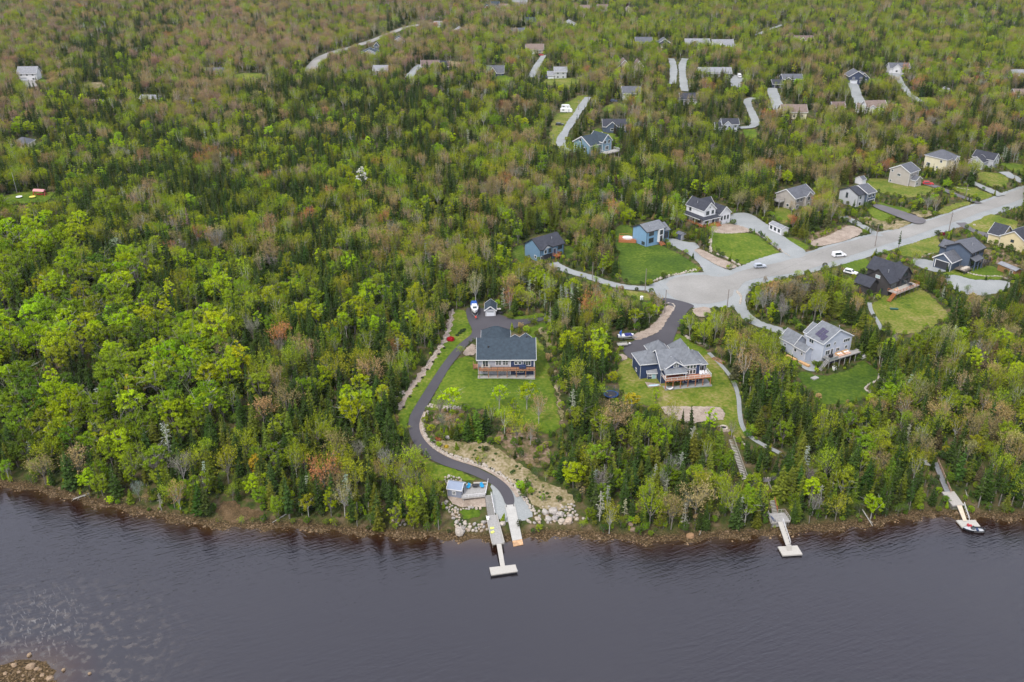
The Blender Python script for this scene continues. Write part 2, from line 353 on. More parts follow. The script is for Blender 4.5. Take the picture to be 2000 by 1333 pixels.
GRAV = ramp_mat('blue_gravel', [(0.3, (0.20, 0.215, 0.215)), (0.7, (0.30, 0.31, 0.305))], 0.15, 2.5, mixw=0.5)
ROADM = ramp_mat('gravel_road', [(0.32, (0.20, 0.193, 0.178)), (0.5, (0.245, 0.237, 0.22)), (0.68, (0.29, 0.28, 0.262))], 0.07, 1.6, mixw=0.35)
ASPH = ramp_mat('dark_asphalt', [(0.3, (0.058, 0.055, 0.062)), (0.7, (0.08, 0.076, 0.084))], 0.12, 5, mixw=0.3)
ASPH2 = ramp_mat('worn_asphalt', [(0.3, (0.10, 0.095, 0.10)), (0.7, (0.155, 0.145, 0.15))], 0.12, 5, mixw=0.4)
PINK = ramp_mat('pink_gravel', [(0.34, (0.20, 0.155, 0.12)), (0.5, (0.29, 0.235, 0.19)), (0.66, (0.37, 0.31, 0.255))], 0.4, 2.2, mixw=0.5)
SAND = ramp_mat('sandy_soil', [(0.36, (0.07, 0.09, 0.018)), (0.45, (0.15, 0.13, 0.055)), (0.54, (0.235, 0.19, 0.11)), (0.66, (0.32, 0.265, 0.18))], 0.3, 1.4, mixw=0.5, bump=0.3)
MULCH = ramp_mat('mulch', [(0.34, (0.045, 0.065, 0.015)), (0.46, (0.10, 0.085, 0.035)), (0.56, (0.19, 0.13, 0.085)), (0.68, (0.33, 0.27, 0.21))], 0.35, 1.3, mixw=0.5, bump=0.5)
CONC = mat('pale_concrete', (0.30, 0.29, 0.275), 0.9, 0.15, 0.8)
# near lawns and yards
area('lawn', [(886,607),(908,604),(914,629),(925,645),(915,662),(890,684),(861,718),(833,761),(811,796),(799,818),(797,839),(786,836),(776,822),(780,800),(802,765),(830,725),(852,692),(872,665),(881,640)], LAWN, .07, 'green lawn strip left of the winding driveway')
area('lawn', [(896,697),(931,698),(935,734),(1040,735),(1042,660),(1030,655),(1040,650),(1055,665),(1066,695),(1076,740),(1082,770),(1090,805),(1094,838),(1075,850),(1030,838),(1010,825),(960,800),(905,795),(870,797),(840,803),(830,803),(851,768),(876,723)], LAWN, .07, 'mown lawn in front of the long grey-roofed house')
area('lawn', [(1040,640),(1063,628),(1068,640),(1052,652),(1035,652),(1018,646)], LAWN, .07, 'small lawn behind the long grey-roofed house')
area('lawn', [(985,612),(1000,620),(1040,616),(1063,612),(1063,619),(1009,625),(994,622)], LAWN, .07, 'grass strip behind the top of the parking area')
area('lawn', [(815,888),(826,893),(861,911),(911,926),(938,939),(905,937),(876,931),(858,940),(838,930),(822,910)], LAWN, .07, 'green bank between the driveway and the boathouse')
area('lawn', [(895,996),(937,994),(938,1012),(916,1016),(904,1013)], LAWN, .07, 'little grass terrace ringed by white boulders')
area('lawn', [(1208,704),(1228,698),(1250,711),(1320,690),(1390,690),(1405,712),(1426,748),(1438,774),(1441,806),(1451,841),(1461,856),(1425,852),(1415,835),(1330,800),(1260,795),(1205,768)], LAWN3, .07, 'patchy lawn round the navy house')
area('lawn', [(1319,652),(1335,657),(1350,672),(1381,682),(1388,694),(1350,690),(1312,684)], LAWN, .07, 'lawn behind the navy house')
area('lawn', [(1560,724),(1610,738),(1665,722),(1680,703),(1700,713),(1718,730),(1714,745),(1686,756),(1700,768),(1690,780),(1650,790),(1600,790),(1585,762),(1562,745)], LAWN2, .07, 'deep green lawn below the white-grey house with solar panels')
area('lawn', [(1702,593),(1720,583),(1740,572),(1790,562),(1803,565),(1830,590),(1857,618),(1835,632),(1800,650),(1760,655),(1740,645),(1717,630),(1700,612)], LAWN3, .07, 'sloping lawn below the black house')
area('lawn', [(1630,512),(1675,499),(1690,505),(1707,525),(1680,532),(1655,528)], LAWN, .07, 'small lawn between the road and the black house')
area('lawn', [(1728,482),(1750,476),(1838,449),(1850,449),(1828,460),(1832,472),(1845,482),(1838,490),(1820,498),(1790,503),(1760,500)], LAWN3, .07, 'lawn between the road and the slate blue house')
area('lawn', [(1845,532),(1870,525),(1925,517),(1950,525),(1968,546),(1910,547),(1880,542),(1840,537)], LAWN, .07, 'narrow lawn below the slate blue house')
area('lawn', [(1885,441),(1900,432),(1935,418),(1960,428),(1990,432),(1990,445),(1962,459),(1930,456),(1897,446)], LAWN3, .07, 'lawn beside the yellow house driveway')
area('lawn', [(1385,450),(1430,457),(1470,455),(1500,475),(1532,500),(1500,509),(1447,520),(1402,496),(1388,482)], LAWN, .07, 'bright square lawn below the white farmhouse')
area('lawn', [(1200,440),(1237,440),(1240,478),(1265,482),(1290,478),(1330,500),(1365,519),(1370,531),(1340,536),(1300,540),(1268,555),(1215,556),(1210,520),(1205,480)], LAWN2, .07, 'dark green lawn in front of the bright blue house')
area('lawn', [(1000,482),(1024,478),(1030,512),(1012,516),(1000,505)], LAWN2, .07, 'grass on the left of the steel blue house')
area('lawn', [(1100,485),(1112,478),(1125,492),(1120,508),(1104,505)], LAWN2, .07, 'grass on the right of the steel blue house')
area('lawn', [(1212,566),(1232,568),(1262,573),(1280,582),(1262,590),(1235,580),(1214,575)], LAWN3, .07, 'grass verge below the gravel drive')
area('lawn', [(1525,464),(1545,463),(1585,482),(1565,494),(1545,483)], LAWN, .07, 'small green plot by the white shed')
area('lawn', [(1690,408),(1712,406),(1752,425),(1735,432),(1722,433),(1700,424)], LAWN, .07, 'lawn before the two-tone grey house')
area('lawn', [(1712,395),(1740,402),(1785,413),(1770,418),(1735,408),(1715,401)], LAWN, .07, 'grass strip beside the brown asphalt drive')
area('lawn', [(1690,350),(1735,350),(1760,363),(1815,363),(1828,372),(1800,386),(1760,388),(1720,378),(1695,368)], LAWN3, .07, 'lawn beside the tall grey house')
area('lawn', [(1840,408),(1880,393),(1903,399),(1850,417),(1830,421)], LAWN3, .07, 'roadside grass past the bushes')
area('lawn', [(1852,365),(1900,365),(1945,383),(1925,393),(1900,388),(1865,373)], LAWN3, .07, 'lawn between two drives uphill of the road')
area('lawn', [(1905,336),(1960,340),(1978,355),(1952,372),(1925,362),(1910,350)], LAWN3, .07, 'lawn below the dark-roofed house at the road bend')
area('lawn', [(1950,318),(2010,322),(2010,345),(1985,338),(1965,330)], LAWN, .07, 'lawn at the edge of the wood by the road end')
area('lawn', [(1512,400),(1545,405),(1548,428),(1530,440),(1512,425)], LAWN3, .07, 'yellowish yard beside the beige-grey house')
# river side soil and gravel
area('slope', [(848,860),(900,862),(950,866),(985,885),(1010,905),(1045,930),(1080,950),(1112,962),(1132,985),(1100,1000),(1050,995),(1020,962),(1000,943),(970,922),(930,903),(880,890),(858,876)], SAND, .2, 'sandy slope with sparse young plants beside the driveway')
area('slope', [(960,855),(990,835),(1030,838),(1060,858),(1075,890),(1070,920),(1040,915),(1000,890)], MULCH, .2, 'brown slope of wood debris above the sandy bank')
area('slope', [(1082,690),(1068,680),(1058,655),(1048,640),(1062,640),(1075,672),(1084,720),(1092,760),(1100,805),(1104,825),(1094,825),(1088,790),(1080,740)], SAND, .2, 'strip of bare soil along the lawn edge')
area('slope', [(840,820),(850,800),(880,796),(912,797),(905,812),(870,820),(850,840),(845,856),(838,845)], MULCH, .2, 'mulched bed inside the driveway bend')
area('gravel', [(957,943),(985,950),(1003,950),(1020,972),(1048,1010),(1010,1020),(975,1021),(966,1000),(960,970)], GRAV, .10, 'blue-grey gravel round the boat ramp')
area('gravel', [(872,944),(880,938),(912,962),(955,975),(950,992),(936,992),(900,992),(872,980)], PINK, .22, 'pebbled terrace under the boathouse deck')
area('gravel', [(898,696),(915,676),(930,672),(932,697)], PINK, .24, 'pale paving pad beside the grey-roofed house')
area('gravel', [(1288,793),(1330,795),(1400,795),(1412,799),(1417,812),(1414,822),(1390,822),(1340,830),(1300,812)], PINK, .24, 'sandy play area on the navy house lawn')
area('gravel', [(1300,597),(1320,600),(1306,622),(1293,645),(1262,662),(1235,666),(1235,655),(1262,646),(1285,625),(1297,605)], PINK, .22, 'pink gravel verge along the navy house drive')
area('gravel', [(1352,602),(1385,600),(1392,612),(1372,622),(1355,615)], PINK, .22, 'pink gravel bed by the turning circle')
area('gravel', [(1208,690),(1224,696),(1228,702),(1210,708)], PINK, .22, 'pink gravel patch by the parked trailers')
area('gravel', [(1352,490),(1366,486),(1400,503),(1445,522),(1425,527),(1413,525),(1385,512)], PINK, .24, 'planted gravel bed beside the blue house drive')
area('gravel', [(1385,450),(1395,440),(1430,437),(1465,449),(1470,455),(1430,457),(1400,456)], PINK, .24, 'planted stone bed in front of the white farmhouse')
area('gravel', [(1577,473),(1620,462),(1652,442),(1668,442),(1692,455),(1650,472),(1590,486)], PINK, .24, 'broad pink gravel apron beside the road')
area('slope', [(1570,470),(1590,455),(1625,445),(1655,438),(1660,443),(1625,462),(1585,474)], MULCH, .2, 'brown soil bank behind the pink gravel')
area('slope', [(1668,428),(1695,423),(1725,434),(1775,432),(1782,438),(1740,452),(1712,446),(1690,436)], SAND, .2, 'bare sandy lot by the road')
area('slope', [(1772,418),(1802,411),(1829,420),(1800,431)], SAND, .2, 'bare patch between the drive and the bushes')
area('slope', [(1920,488),(1935,487),(1985,505),(2000,520),(1975,525),(1925,512)], MULCH, .2, 'bare soil yard beside the slate blue house')
area('gravel', [(1842,540),(1865,537),(1900,548),(1965,547),(1978,560),(1940,577),(1900,579),(1870,569),(1850,555)], GRAV, .10, 'wide grey gravel clearing below the slate blue house')
area('gravel', [(1780,503),(1822,510),(1858,521),(1847,533),(1812,530),(1785,518)], GRAV, .10, 'gravel forecourt of the slate blue house')
# roads and drives
area('road_shoulder', [(2100,328),(2000,361),(1910,396),(1812,429),(1715,454),(1600,484),(1553,502),(1530,492),(1490,503),(1450,519),(1415,533),(1350,532),(1310,540),(1272,556),(1262,562),(1262,572),(1285,580),(1310,596),(1362,603),(1420,600),(1440,602),(1458,575),(1480,555),(1575,536),(1663,512),(1750,486),(1890,440),(2000,400),(2100,366)], GRAV, .10, 'blue-grey gravel shoulder of the road and turning circle', cat='road shoulder', it=2)
area('road', [(2100,333),(2000,366),(1910,400),(1812,433),(1715,458),(1600,488),(1550,507),(1500,518),(1457,527),(1420,538),(1350,538),(1318,543),(1302,552),(1299,562),(1306,578),(1330,590),(1362,595),(1400,593),(1425,584),(1441,568),(1452,552),(1475,545),(1500,542),(1575,530),(1650,503),(1750,473),(1890,425),(2000,388),(2100,354)], ROADM, .15, 'pale gravel road ending in a round turning circle', cat='road')
ribbon('driveway', [(1446,568),(1442,590),(1452,615),(1478,633),(1510,643),(1548,654)], 4.2, GRAV, .16, 'grey gravel drive to the white-grey house', cat='driveway')
ribbon('driveway', [(1304,562),(1262,565),(1212,561),(1175,550),(1150,541),(1115,532),(1090,522),(1080,514)], 4.2, GRAV, .16, 'gravel drive curving through trees to the steel blue house', cat='driveway')
area('driveway', [(1295,473),(1310,465),(1340,474),(1357,474),(1368,484),(1353,490),(1385,512),(1412,525),(1440,533),(1420,542),(1378,541),(1370,520),(1350,500),(1328,488)], GRAV, .16, 'gravel drive of the bright blue house', cat='driveway')
area('driveway', [(1428,418),(1462,415),(1500,440),(1540,470),(1584,496),(1550,509),(1530,495),(1500,473),(1470,450),(1430,438),(1425,430)], GRAV, .16, 'wide gravel drive of the white farmhouse', cat='driveway')
ribbon('driveway', [(1646,423),(1672,436),(1700,451),(1718,462)], 4.0, GRAV, .16, 'narrow gravel drive above the pink apron', cat='driveway')
area('driveway', [(1698,404),(1716,400),(1775,419),(1814,432),(1795,443),(1750,425)], ASPH2, .18, 'dark asphalt drive of the two-tone grey house', cat='driveway')
ribbon('driveway', [(1808,361),(1830,367),(1860,380),(1890,391),(1912,399)], 4.0, ASPH2, .16, 'grey drive where the red car is parked', cat='driveway')
ribbon('driveway', [(1898,358),(1925,370),(1955,384)], 4.0, GRAV, .16, 'short gravel drive uphill of the road', cat='driveway')
ribbon('driveway', [(1960,338),(1985,352),(2020,366)], 4.5, GRAV, .16, 'gravel drive at the far end of the road', cat='driveway')
ribbon('driveway', [(1876,436),(1892,447),(1925,460),(1962,471),(1985,474)], 4.5, ASPH2, .18, 'asphalt drive of the yellow house', cat='driveway')
area('driveway', [(1296,581),(1362,597),(1345,605),(1337,620),(1321,648),(1310,682),(1290,700),(1246,708),(1226,700),(1213,682),(1235,667),(1260,661),(1280,654),(1293,642),(1306,620),(1316,602),(1290,587)], ASPH, .19, 'dark asphalt drive of the navy house', cat='driveway')
area('driveway', [(908,603),(914,629),(923,645),(921,655),(901,669),(886,684),(861,716),(833,759),(811,794),(799,816),(797,839),(805,864),(826,891),(861,909),(911,924),(941,937),(956,944),(973,957),(983,974),(987,988),(1005,988),(1004,970),(995,953),(978,938),(950,924),(926,912),(881,899),(846,879),(823,854),(818,829),(828,804),(851,766),(876,721),(898,694),(916,671),(935,660),(970,655),(1000,645),(1030,633),(1062,628),(1063,620),(1009,626),(994,624),(983,618),(943,603),(925,601)], ASPH, .19, 'black asphalt driveway winding down to the boat ramp', it=2, cat='driveway')
ribbon('path', [(1384,690),(1408,713),(1431,741),(1443,774),(1444,806),(1449,836),(1466,856),(1496,873),(1520,884),(1534,893)], 1.25, GRAV, .14, 'grey footpath curving past the navy house lawn', cat='path')
ribbon('path', [(1458,930),(1478,938),(1500,940),(1518,930),(1522,918)], 1.1, ASPH2, .12, 'grey landing path between the two wooden stairs', clear=False, cat='path')
ribbon('path', [(1698,592),(1700,605),(1707,618),(1716,632),(1722,645)], 1.4, GRAV, .14, 'thin gravel path left of the black house lawn', cat='path')
area('patio', [(1558,690),(1572,686),(1583,705),(1597,722),(1590,728),(1568,722),(1556,706)], GRAV, .14, 'gravel patio beside the white-grey house', cat='patio')
# far roads and clearings
ribbon('road', [(605,142),(609,134),(618,120),(640,108),(670,98),(700,90),(735,78),(775,61),(800,53),(840,46),(862,44)], [9,9,9,9,8,8,8,8,8,7,7], ROADM, .16, 'pale road curving through the far forest')
for pts, w_, lb in [([(1037,153),(1050,128),(1062,110)], 6, 'straight drive to the beige house far back'),
                    ([(1311,116),(1316,130),(1315,150),(1314,166)], 6, 'left of two pale tracks side by side in the far wood'),
                    ([(1338,116),(1331,130),(1334,155),(1337,180)], 6, 'right of two pale tracks side by side in the far wood'),
                    ([(1148,192),(1130,220),(1112,246),(1094,276),(1098,292),(1119,297)], 5.5, 'grey drive running down to the teal blue gabled house'),
                    ([(1482,194),(1456,195),(1465,215),(1476,238),(1474,249),(1445,252)], 5.5, 'pale drive to the light grey house in the middle distance'),
                    ([(1507,174),(1514,197),(1523,222)], 8, 'drive in front of the dark house with a low garage'),
                    ([(1665,163),(1672,185),(1681,208)], 8, 'wide grey drive of the dark gabled house'),
                    ([(1752,150),(1762,168),(1776,187),(1798,201)], 5, 'winding drive under the pale bungalow'),
                    ([(797,156),(806,143),(822,128)], 7, 'curved drive to the brown-roofed house'),
                    ([(1528,50),(1500,60),(1478,70)][::-1], 5, 'pale track on the far hillside'),
                    ([(48,152),(56,163),(62,172)], 9, 'drive before the white two-storey house in the far wood')]:
    ribbon('driveway', pts, w_*.85, GRAV if w_ != 9 else ROADM, .2, lb, cat='driveway')
for k_, (pts, mt_, lb) in enumerate([
        ([(1140,187),(1122,192),(1098,205),(1085,228),(1075,250),(1070,280),(1084,290),(1094,276),(1112,246),(1130,220),(1150,192)], LAWN3, 'long grassy clearing beside the grey drive'),
        ([(1427,148),(1452,148),(1448,173),(1430,174)], GRAV, 'parking yard with a white truck'),
        ([(1726,135),(1762,140),(1760,158),(1742,158)], GRAV, 'forecourt of the pale bungalow'),
        ([(455,146),(500,143),(525,150),(500,161),(470,161)], LAWN3, 'far clearing near the dark red house'),
        ([(0,386),(30,378),(95,376),(112,386),(95,396),(40,400),(0,402)], LAWN, 'garden clearing with a red shelter'),
        ([(855,120),(880,120),(905,124),(902,132),(880,133),(860,128)], SAND, 'sandy lot beside the brown-roofed house'),
        ([(1157,252),(1175,250),(1182,262),(1204,262),(1202,276),(1165,274)], LAWN, 'yard of the dark-roofed bungalow'),
        ([(1172,213),(1200,203),(1222,203),(1215,214),(1180,222)], LAWN, 'lawn below the grey bungalow'),
        ([(1062,153),(1130,153),(1131,166),(1100,173),(1065,165)], LAWN3, 'lawn round the two-storey house with a garage'),
        ([(1443,255),(1475,252),(1486,265),(1478,273),(1455,269)], LAWN, 'lawn beside the light grey house'),
        ([(1568,229),(1596,236),(1590,245),(1566,243)], LAWN, 'lawn beside the tan-roofed house'),
        ([(1692,155),(1710,153),(1714,165),(1696,170)], LAWN, 'small lawn beside the dark gabled house'),
        ([(1795,190),(1832,194),(1826,202),(1799,202)], LAWN3, 'small yard at the end of the winding drive'),
        ([(60,284),(82,276),(86,288),(62,294)], LAWN, 'small lawn beside the grey hip-roofed cottage'),
        ([(72,150),(90,150),(92,163),(76,165)], LAWN, 'lawn beside the white two-storey house'),
        ([(160,163),(205,162),(206,175),(175,176)], SAND, 'bare ground in the far wood'),
        ([(965,150),(1000,148),(1005,162),(975,165)], LAWN, 'lawn of the dark-roofed cottage'),
        ([(1180,296),(1208,306),(1220,318),(1195,318),(1178,308)], SAND, 'bare bank below the teal blue house')]):
    area('clearing', pts, mt_, .12, lb, it=1, cat='clearing')

area('lawn', [(310, 968), (345, 975), (400, 985), (422, 1000), (405, 1008), (360, 1000), (325, 990)], LAWN2, .07, 'small grassy point on the left river bank', clear=False)
area('slope', [(424, 990), (440, 975), (480, 990), (522, 1002), (500, 1016), (450, 1026), (426, 1012)], ramp_mat('wet_sand', [(.35, (.04, .03, .013)), (.5, (.085, .055, .026)), (.65, (.15, .10, .055))], .4, 2.5), .12, 'brown sandy beach on the left river bank')
for p_ in ([(1196, 645), (1242, 645), (1242, 684), (1196, 684)], [(1798, 350), (1830, 350), (1830, 370), (1798, 370)], [(1648, 524), (1676, 524), (1676, 542), (1648, 542)], [(1040, 985), (1130, 980), (1146, 1014), (1120, 1028), (1015, 1028), (1000, 1014)], [(862, 984), (955, 985), (960, 1040), (885, 1046), (868, 1010)], [(1179, 757), (1208, 757), (1208, 787), (1179, 787)], [(264, 962), (284, 962), (284, 982), (264, 982)]):
    CLEAR.append(np.array(p_, float))
# ------------------------------------------------------------------ trees
def leaf_quads(cen, nrm, size, jit, rs, asp=0.7):
    """one bent-free quad per centre, facing nrm with random turn; returns verts, faces(4)"""
    n = len(cen); nrm = nrm+rs.normal(0, jit, (n, 3)); nrm /= np.linalg.norm(nrm, axis=1)[:, None]+1e-9
    t = rs.normal(size=(n, 3)); u = np.cross(nrm, t); u /= np.linalg.norm(u, axis=1)[:, None]+1e-9; v = np.cross(nrm, u)
    s = (size*rs.uniform(0.6, 1.35, n))[:, None]
    u = u*s; v = v*s*asp
    V = np.stack([cen-u, cen-v*1.0+u*0.1, cen+u, cen+v], 1).reshape(-1, 3)
    return V
def join(name, parts, mats):
    """parts: list of (verts, facesflat4, shade per vert, material index)"""
    V = []; F = []; A = []; MI = []; off = 0
    for v, f, a, mi in parts:
        V.append(v); F.append(np.asarray(f)+off); A.append(a); MI.append(np.full(len(f)//4, mi)); off += len(v)
    return nmesh(name, np.vstack(V), np.concatenate(F), 4, mats, np.concatenate(MI), attrs={'shade': np.concatenate(A)})
def quads_idx(n): return np.arange(n*4)
def limbs(segs, sides=5):
    """tapered branches: (a, b, r0, r1) -> verts, faces"""
    V = []; F = []; o = 0
    for a, b, r0, r1 in segs:
        a = np.array(a, float); b = np.array(b, float); d = b-a; L_ = np.linalg.norm(d)
        if L_ < 1e-6: continue
        d /= L_; up = np.array([0, 0, 1.0]) if abs(d[2]) < .9 else np.array([1.0, 0, 0]); u = np.cross(d, up); u /= np.linalg.norm(u); v = np.cross(u, d)
        th = np.arange(sides)*2*math.pi/sides; c = np.cos(th)[:, None]*u+np.sin(th)[:, None]*v
        V.append(np.vstack([a+c*r0, b+c*r1]))
        for k in range(sides): F += [o+k, o+(k+1) % sides, o+sides+(k+1) % sides, o+sides+k]
        o += 2*sides
    return np.vstack(V), np.array(F)
def twig_quads(a, b, wid, rs):
    """thin flat blades from points a to b"""
    d = b-a; s = np.cross(d, rs.normal(size=d.shape)); s /= np.linalg.norm(s, axis=1)[:, None]+1e-9; s = s*np.asarray(wid)[:, None]
    return np.stack([a-s, a+s, b+s*0.35, b-s*0.35], 1).reshape(-1, 3)
def conifer(seed, H=10.0, rad=1.9, bare=0.12, dens=1.0, ragged=0.25):
    rs = np.random.RandomState(seed); A = []; B = []; Wd = []; Sh = []
    nl = int(26*dens); lean = rs.normal(0, .02, 2)
    for k in range(nl):
        f = bare+(1-bare)*(k+rs.uniform(0, .7))/nl; z = f*H
        rr = rad*((1-f)**0.8)*(0.75+0.25*math.sin(k*2.1+seed))*(1 if f > bare+0.12 else 0.7)+0.12
        nb = max(4, int(9*(1-f)+4))
        for j in range(nb):
            if rs.rand() < 0.10+ragged*0.3: continue
            th = j*2*math.pi/nb+rs.uniform(-.35, .35)+k; L_ = rr*rs.uniform(1-ragged*1.6, 1.15)
            if L_ < .1: continue
            d = np.array([math.cos(th), math.sin(th), 0]); p0 = np.array([lean[0]*z, lean[1]*z, z]); p1 = p0+d*L_*0.55+np.array([0, 0, -0.10*L_]); p2 = p0+d*L_+np.array([0, 0, -0.12*L_+rs.uniform(-.06, .12)])
            sh = rs.uniform(.7, 1.25)
            wd = 0.16+0.14*L_
            for a, b, wv in ((p0, p1, wd*1.0), (p1, p2, wd)):
                A.append(a); B.append(b); Wd.append(wv); Sh.append(sh*0.9)
            side = np.array([-d[1], d[0], 0])
            for q in (0.3, 0.5, 0.7, 0.88):
                c = p0+(p2-p0)*q
                for sg in (-1, 1):
                    e = c+(side*sg*0.75+d*0.6)*L_*(0.42*(1.15-q))+np.array([0, 0, rs.uniform(-.14, .05)])
                    A.append(c); B.append(e); Wd.append(wd*.55); Sh.append(sh*rs.uniform(.85, 1.25))
    # leader
    for k in range(5):
        A.append(np.array([lean[0]*H, lean[1]*H, H*0.93])); B.append(np.array([lean[0]*H+rs.normal(0, .06), lean[1]*H+rs.normal(0, .06), H*1.03])); Wd.append(.09); Sh.append(1.15)
    A = np.array(A); B = np.array(B); Wd = np.array(Wd); n = len(A)
    # blades kept mostly flat (sprays), a second crossed set gives body
    d = B-A; s = np.cross(d, np.array([0, 0, 1.0])+rs.normal(0, .35, (n, 3))); s /= np.linalg.norm(s, axis=1)[:, None]+1e-9; s *= Wd[:, None]
    V = np.stack([A-s*.6, A+s*.6, B+s*.45, B-s*.45], 1).reshape(-1, 3)
    m_ = rs.rand(n) < .55; s2 = np.cross(d, s); s2 /= np.linalg.norm(s2, axis=1)[:, None]+1e-9; s2 *= Wd[:, None]*.8
    V2 = np.stack([A, A-np.abs(s2)*[[0, 0, 1]], B-np.abs(s2)*[[0, 0, .6]], B], 1)[m_].reshape(-1, 3)
    sh = np.repeat(np.array(Sh), 4); sh2 = np.repeat(np.array(Sh)[m_]*.85, 4)
    crown = (np.vstack([V, V2]), quads_idx(n+m_.sum()), np.concatenate([sh, sh2]))
    tv, tf = limbs([((0, 0, -.6), (lean[0]*H*.5, lean[1]*H*.5, H*.5), .16, .09), ((lean[0]*H*.5, lean[1]*H*.5, H*.5), (lean[0]*H, lean[1]*H, H*.97), .09, .02)], 6)
    return crown, (tv, tf, np.ones(len(tv)))
def branching(rs, H, spread, fork=0.35, n1=6, n2=4, lean=0.0):
    segs = [((0, 0, -.6), (lean, 0, H*fork), .17, .12)]; tips = []
    base = np.array([lean, 0, H*fork])
    for k in range(n1):
        th = k*2*math.pi/n1+rs.uniform(-.5, .5); r = spread*rs.uniform(.35, .75); z = H*rs.uniform(.62, .86)
        st = base*np.array([1, 1, rs.uniform(.75, 1.1)]); p = np.array([math.cos(th)*r, math.sin(th)*r, z]); mid = (st+p)/2+np.array([0, 0, -.05*H])
        segs += [(st, mid, .085, .06), (mid, p, .06, .035)]
        for j in range(n2):
            q = (mid if j % 2 else p); e = q+np.array([rs.normal(0, .3)*spread+math.cos(th)*spread*.22, rs.normal(0, .3)*spread+math.sin(th)*spread*.22, rs.uniform(.04, .22)*H])
            segs.append((q, e, .035, .015)); tips.append(e)
        tips.append(p)
    p = np.array([lean, 0, H*.93]); segs.append((base, p, .1, .03)); tips.append(p)
    return segs, np.array(tips)
def broadleaf(seed, H=9.0, spread=3.4, clumps=96, per=44, leaf=.155, bottom=.14, airy=0.0):
    rs = np.random.RandomState(seed); segs, tips = branching(rs, H, spread, fork=.3+.15*airy, lean=rs.uniform(-.3, .3))
    cz = H*(bottom+1)/2; hz = H*(1-bottom)/2; C_ = []
    while len(C_) < clumps:      # clump centres through the outer volume, lobed outline
        d = rs.normal(size=3); d /= np.linalg.norm(d); th = math.atan2(d[1], d[0])
        r = rs.uniform(.45, 1.0)**.5; lob = 1+.16*math.sin(3*th+seed)+.12*math.sin(5*th+2*seed)+.10*math.sin(4*d[2]*3+seed)
        if d[2] < -.75: continue
        C_.append([d[0]*spread*r*lob*.82, d[1]*spread*r*lob*.82, cz+d[2]*hz*r*.86*lob])
    C_ = np.array(C_); n = clumps*per; idx = np.repeat(np.arange(clumps), per)
    cr_ = rs.uniform(.5, 1.05, clumps)*spread*.24
    d = rs.normal(size=(n, 3)); d /= np.linalg.norm(d, axis=1)[:, None]; d[:, 2] = np.where(d[:, 2] < -.2, -d[:, 2], d[:, 2])
    rad = rs.uniform(.6, 1.05, n)
    cen = C_[idx]+d*(cr_[idx]*rad)[:, None]*np.array([1, 1, .75])
    shade = (rs.uniform(.82, 1.15, clumps)[idx])*rs.uniform(.75, 1.25, n)
    V = leaf_quads(cen, d+np.array([0, 0, .5]), leaf, .45, rs)
    tv, tf = limbs(segs, 5)
    return (V, quads_idx(n), np.repeat(shade, 4)), (tv, tf, np.ones(len(tv)))
def airytree(seed, H=10.0, spread=2.5, twigs=420, buds=900, bud=.12, upright=1.0):
    """bare or just budding tree: fine twigs and small leaves"""
    rs = np.random.RandomState(seed); segs, tips = branching(rs, H, spread, fork=.38, n1=8, n2=5, lean=rs.uniform(-.3, .3))
    k = rs.randint(0, len(tips), twigs); a = tips[k]+rs.normal(0, .16, (twigs, 3))*spread*np.array([1, 1, 1.2])
    out_ = a-np.array([0, 0, H*.45]); out_ /= np.linalg.norm(out_, axis=1)[:, None]
    b = a+(out_*.7+rs.normal(0, .45, (twigs, 3))+np.array([0, 0, .35*upright]))*rs.uniform(.5, 1.15, twigs)[:, None]*spread*.34
    V1 = twig_quads(a, b, rs.uniform(.018, .04, twigs), rs)
    m_ = rs.randint(0, twigs, buds); t_ = rs.uniform(.2, 1.1, buds)[:, None]; cen = a[m_]+(b-a)[m_]*t_+rs.normal(0, .13, (buds, 3))
    V2 = leaf_quads(cen, np.tile([0, 0, 1.0], (buds, 1)), bud, .8, rs)
    sh = np.concatenate([np.repeat(rs.uniform(.6, 1.0, twigs), 4), np.repeat(rs.uniform(.8, 1.3, buds), 4)])
    tv, tf = limbs(segs, 5)
    return (np.vstack([V1, V2]), quads_idx(twigs+buds), sh), (tv, tf, np.ones(len(tv)))
def snag(seed, H=9.0, rad=1.5, tuft=260):
    rs = np.random.RandomState(seed); A = []; B = []
    for k in range(46):
        f = rs.uniform(.25, .97); z = f*H; L_ = rad*(1.15-f)*rs.uniform(.5, 1.2)+.2; th = rs.uniform(0, 6.28); d = np.array([math.cos(th), math.sin(th), 0])
        p0 = np.array([0, 0, z]); p1 = p0+d*L_*.6+np.array([0, 0, -.15*L_]); p2 = p0+d*L_+np.array([0, 0, -.05*L_])
        A += [p0, p1]; B += [p1, p2]
        for q in range(5):
            c = p0+(p2-p0)*rs.uniform(.3, 1); A.append(c); B.append(c+rs.normal(0, .28, 3)*np.array([1, 1, .6])*L_)
    A = np.array(A); B = np.array(B); V1 = twig_quads(A, B, rs.uniform(.022, .05, len(A)), rs)
    m_ = rs.randint(0, len(A), tuft); cen = A[m_]+(B-A)[m_]*rs.uniform(.2, 1.0, tuft)[:, None]
    V2 = leaf_quads(cen, np.tile([0, 0, 1.0], (tuft, 1)), .13, .9, rs)
    tv, tf = limbs([((0, 0, -.5), (.1, .05, H*.55), .15, .09), ((.1, .05, H*.55), (0, .1, H), .09, .02)], 6)
    return (np.vstack([V1, V2]), quads_idx(len(A)+tuft), np.concatenate([np.repeat(rs.uniform(.6, 1, len(A)), 4), np.repeat(rs.uniform(.8, 1.25, tuft), 4)])), (tv, tf, np.ones(len(tv)))

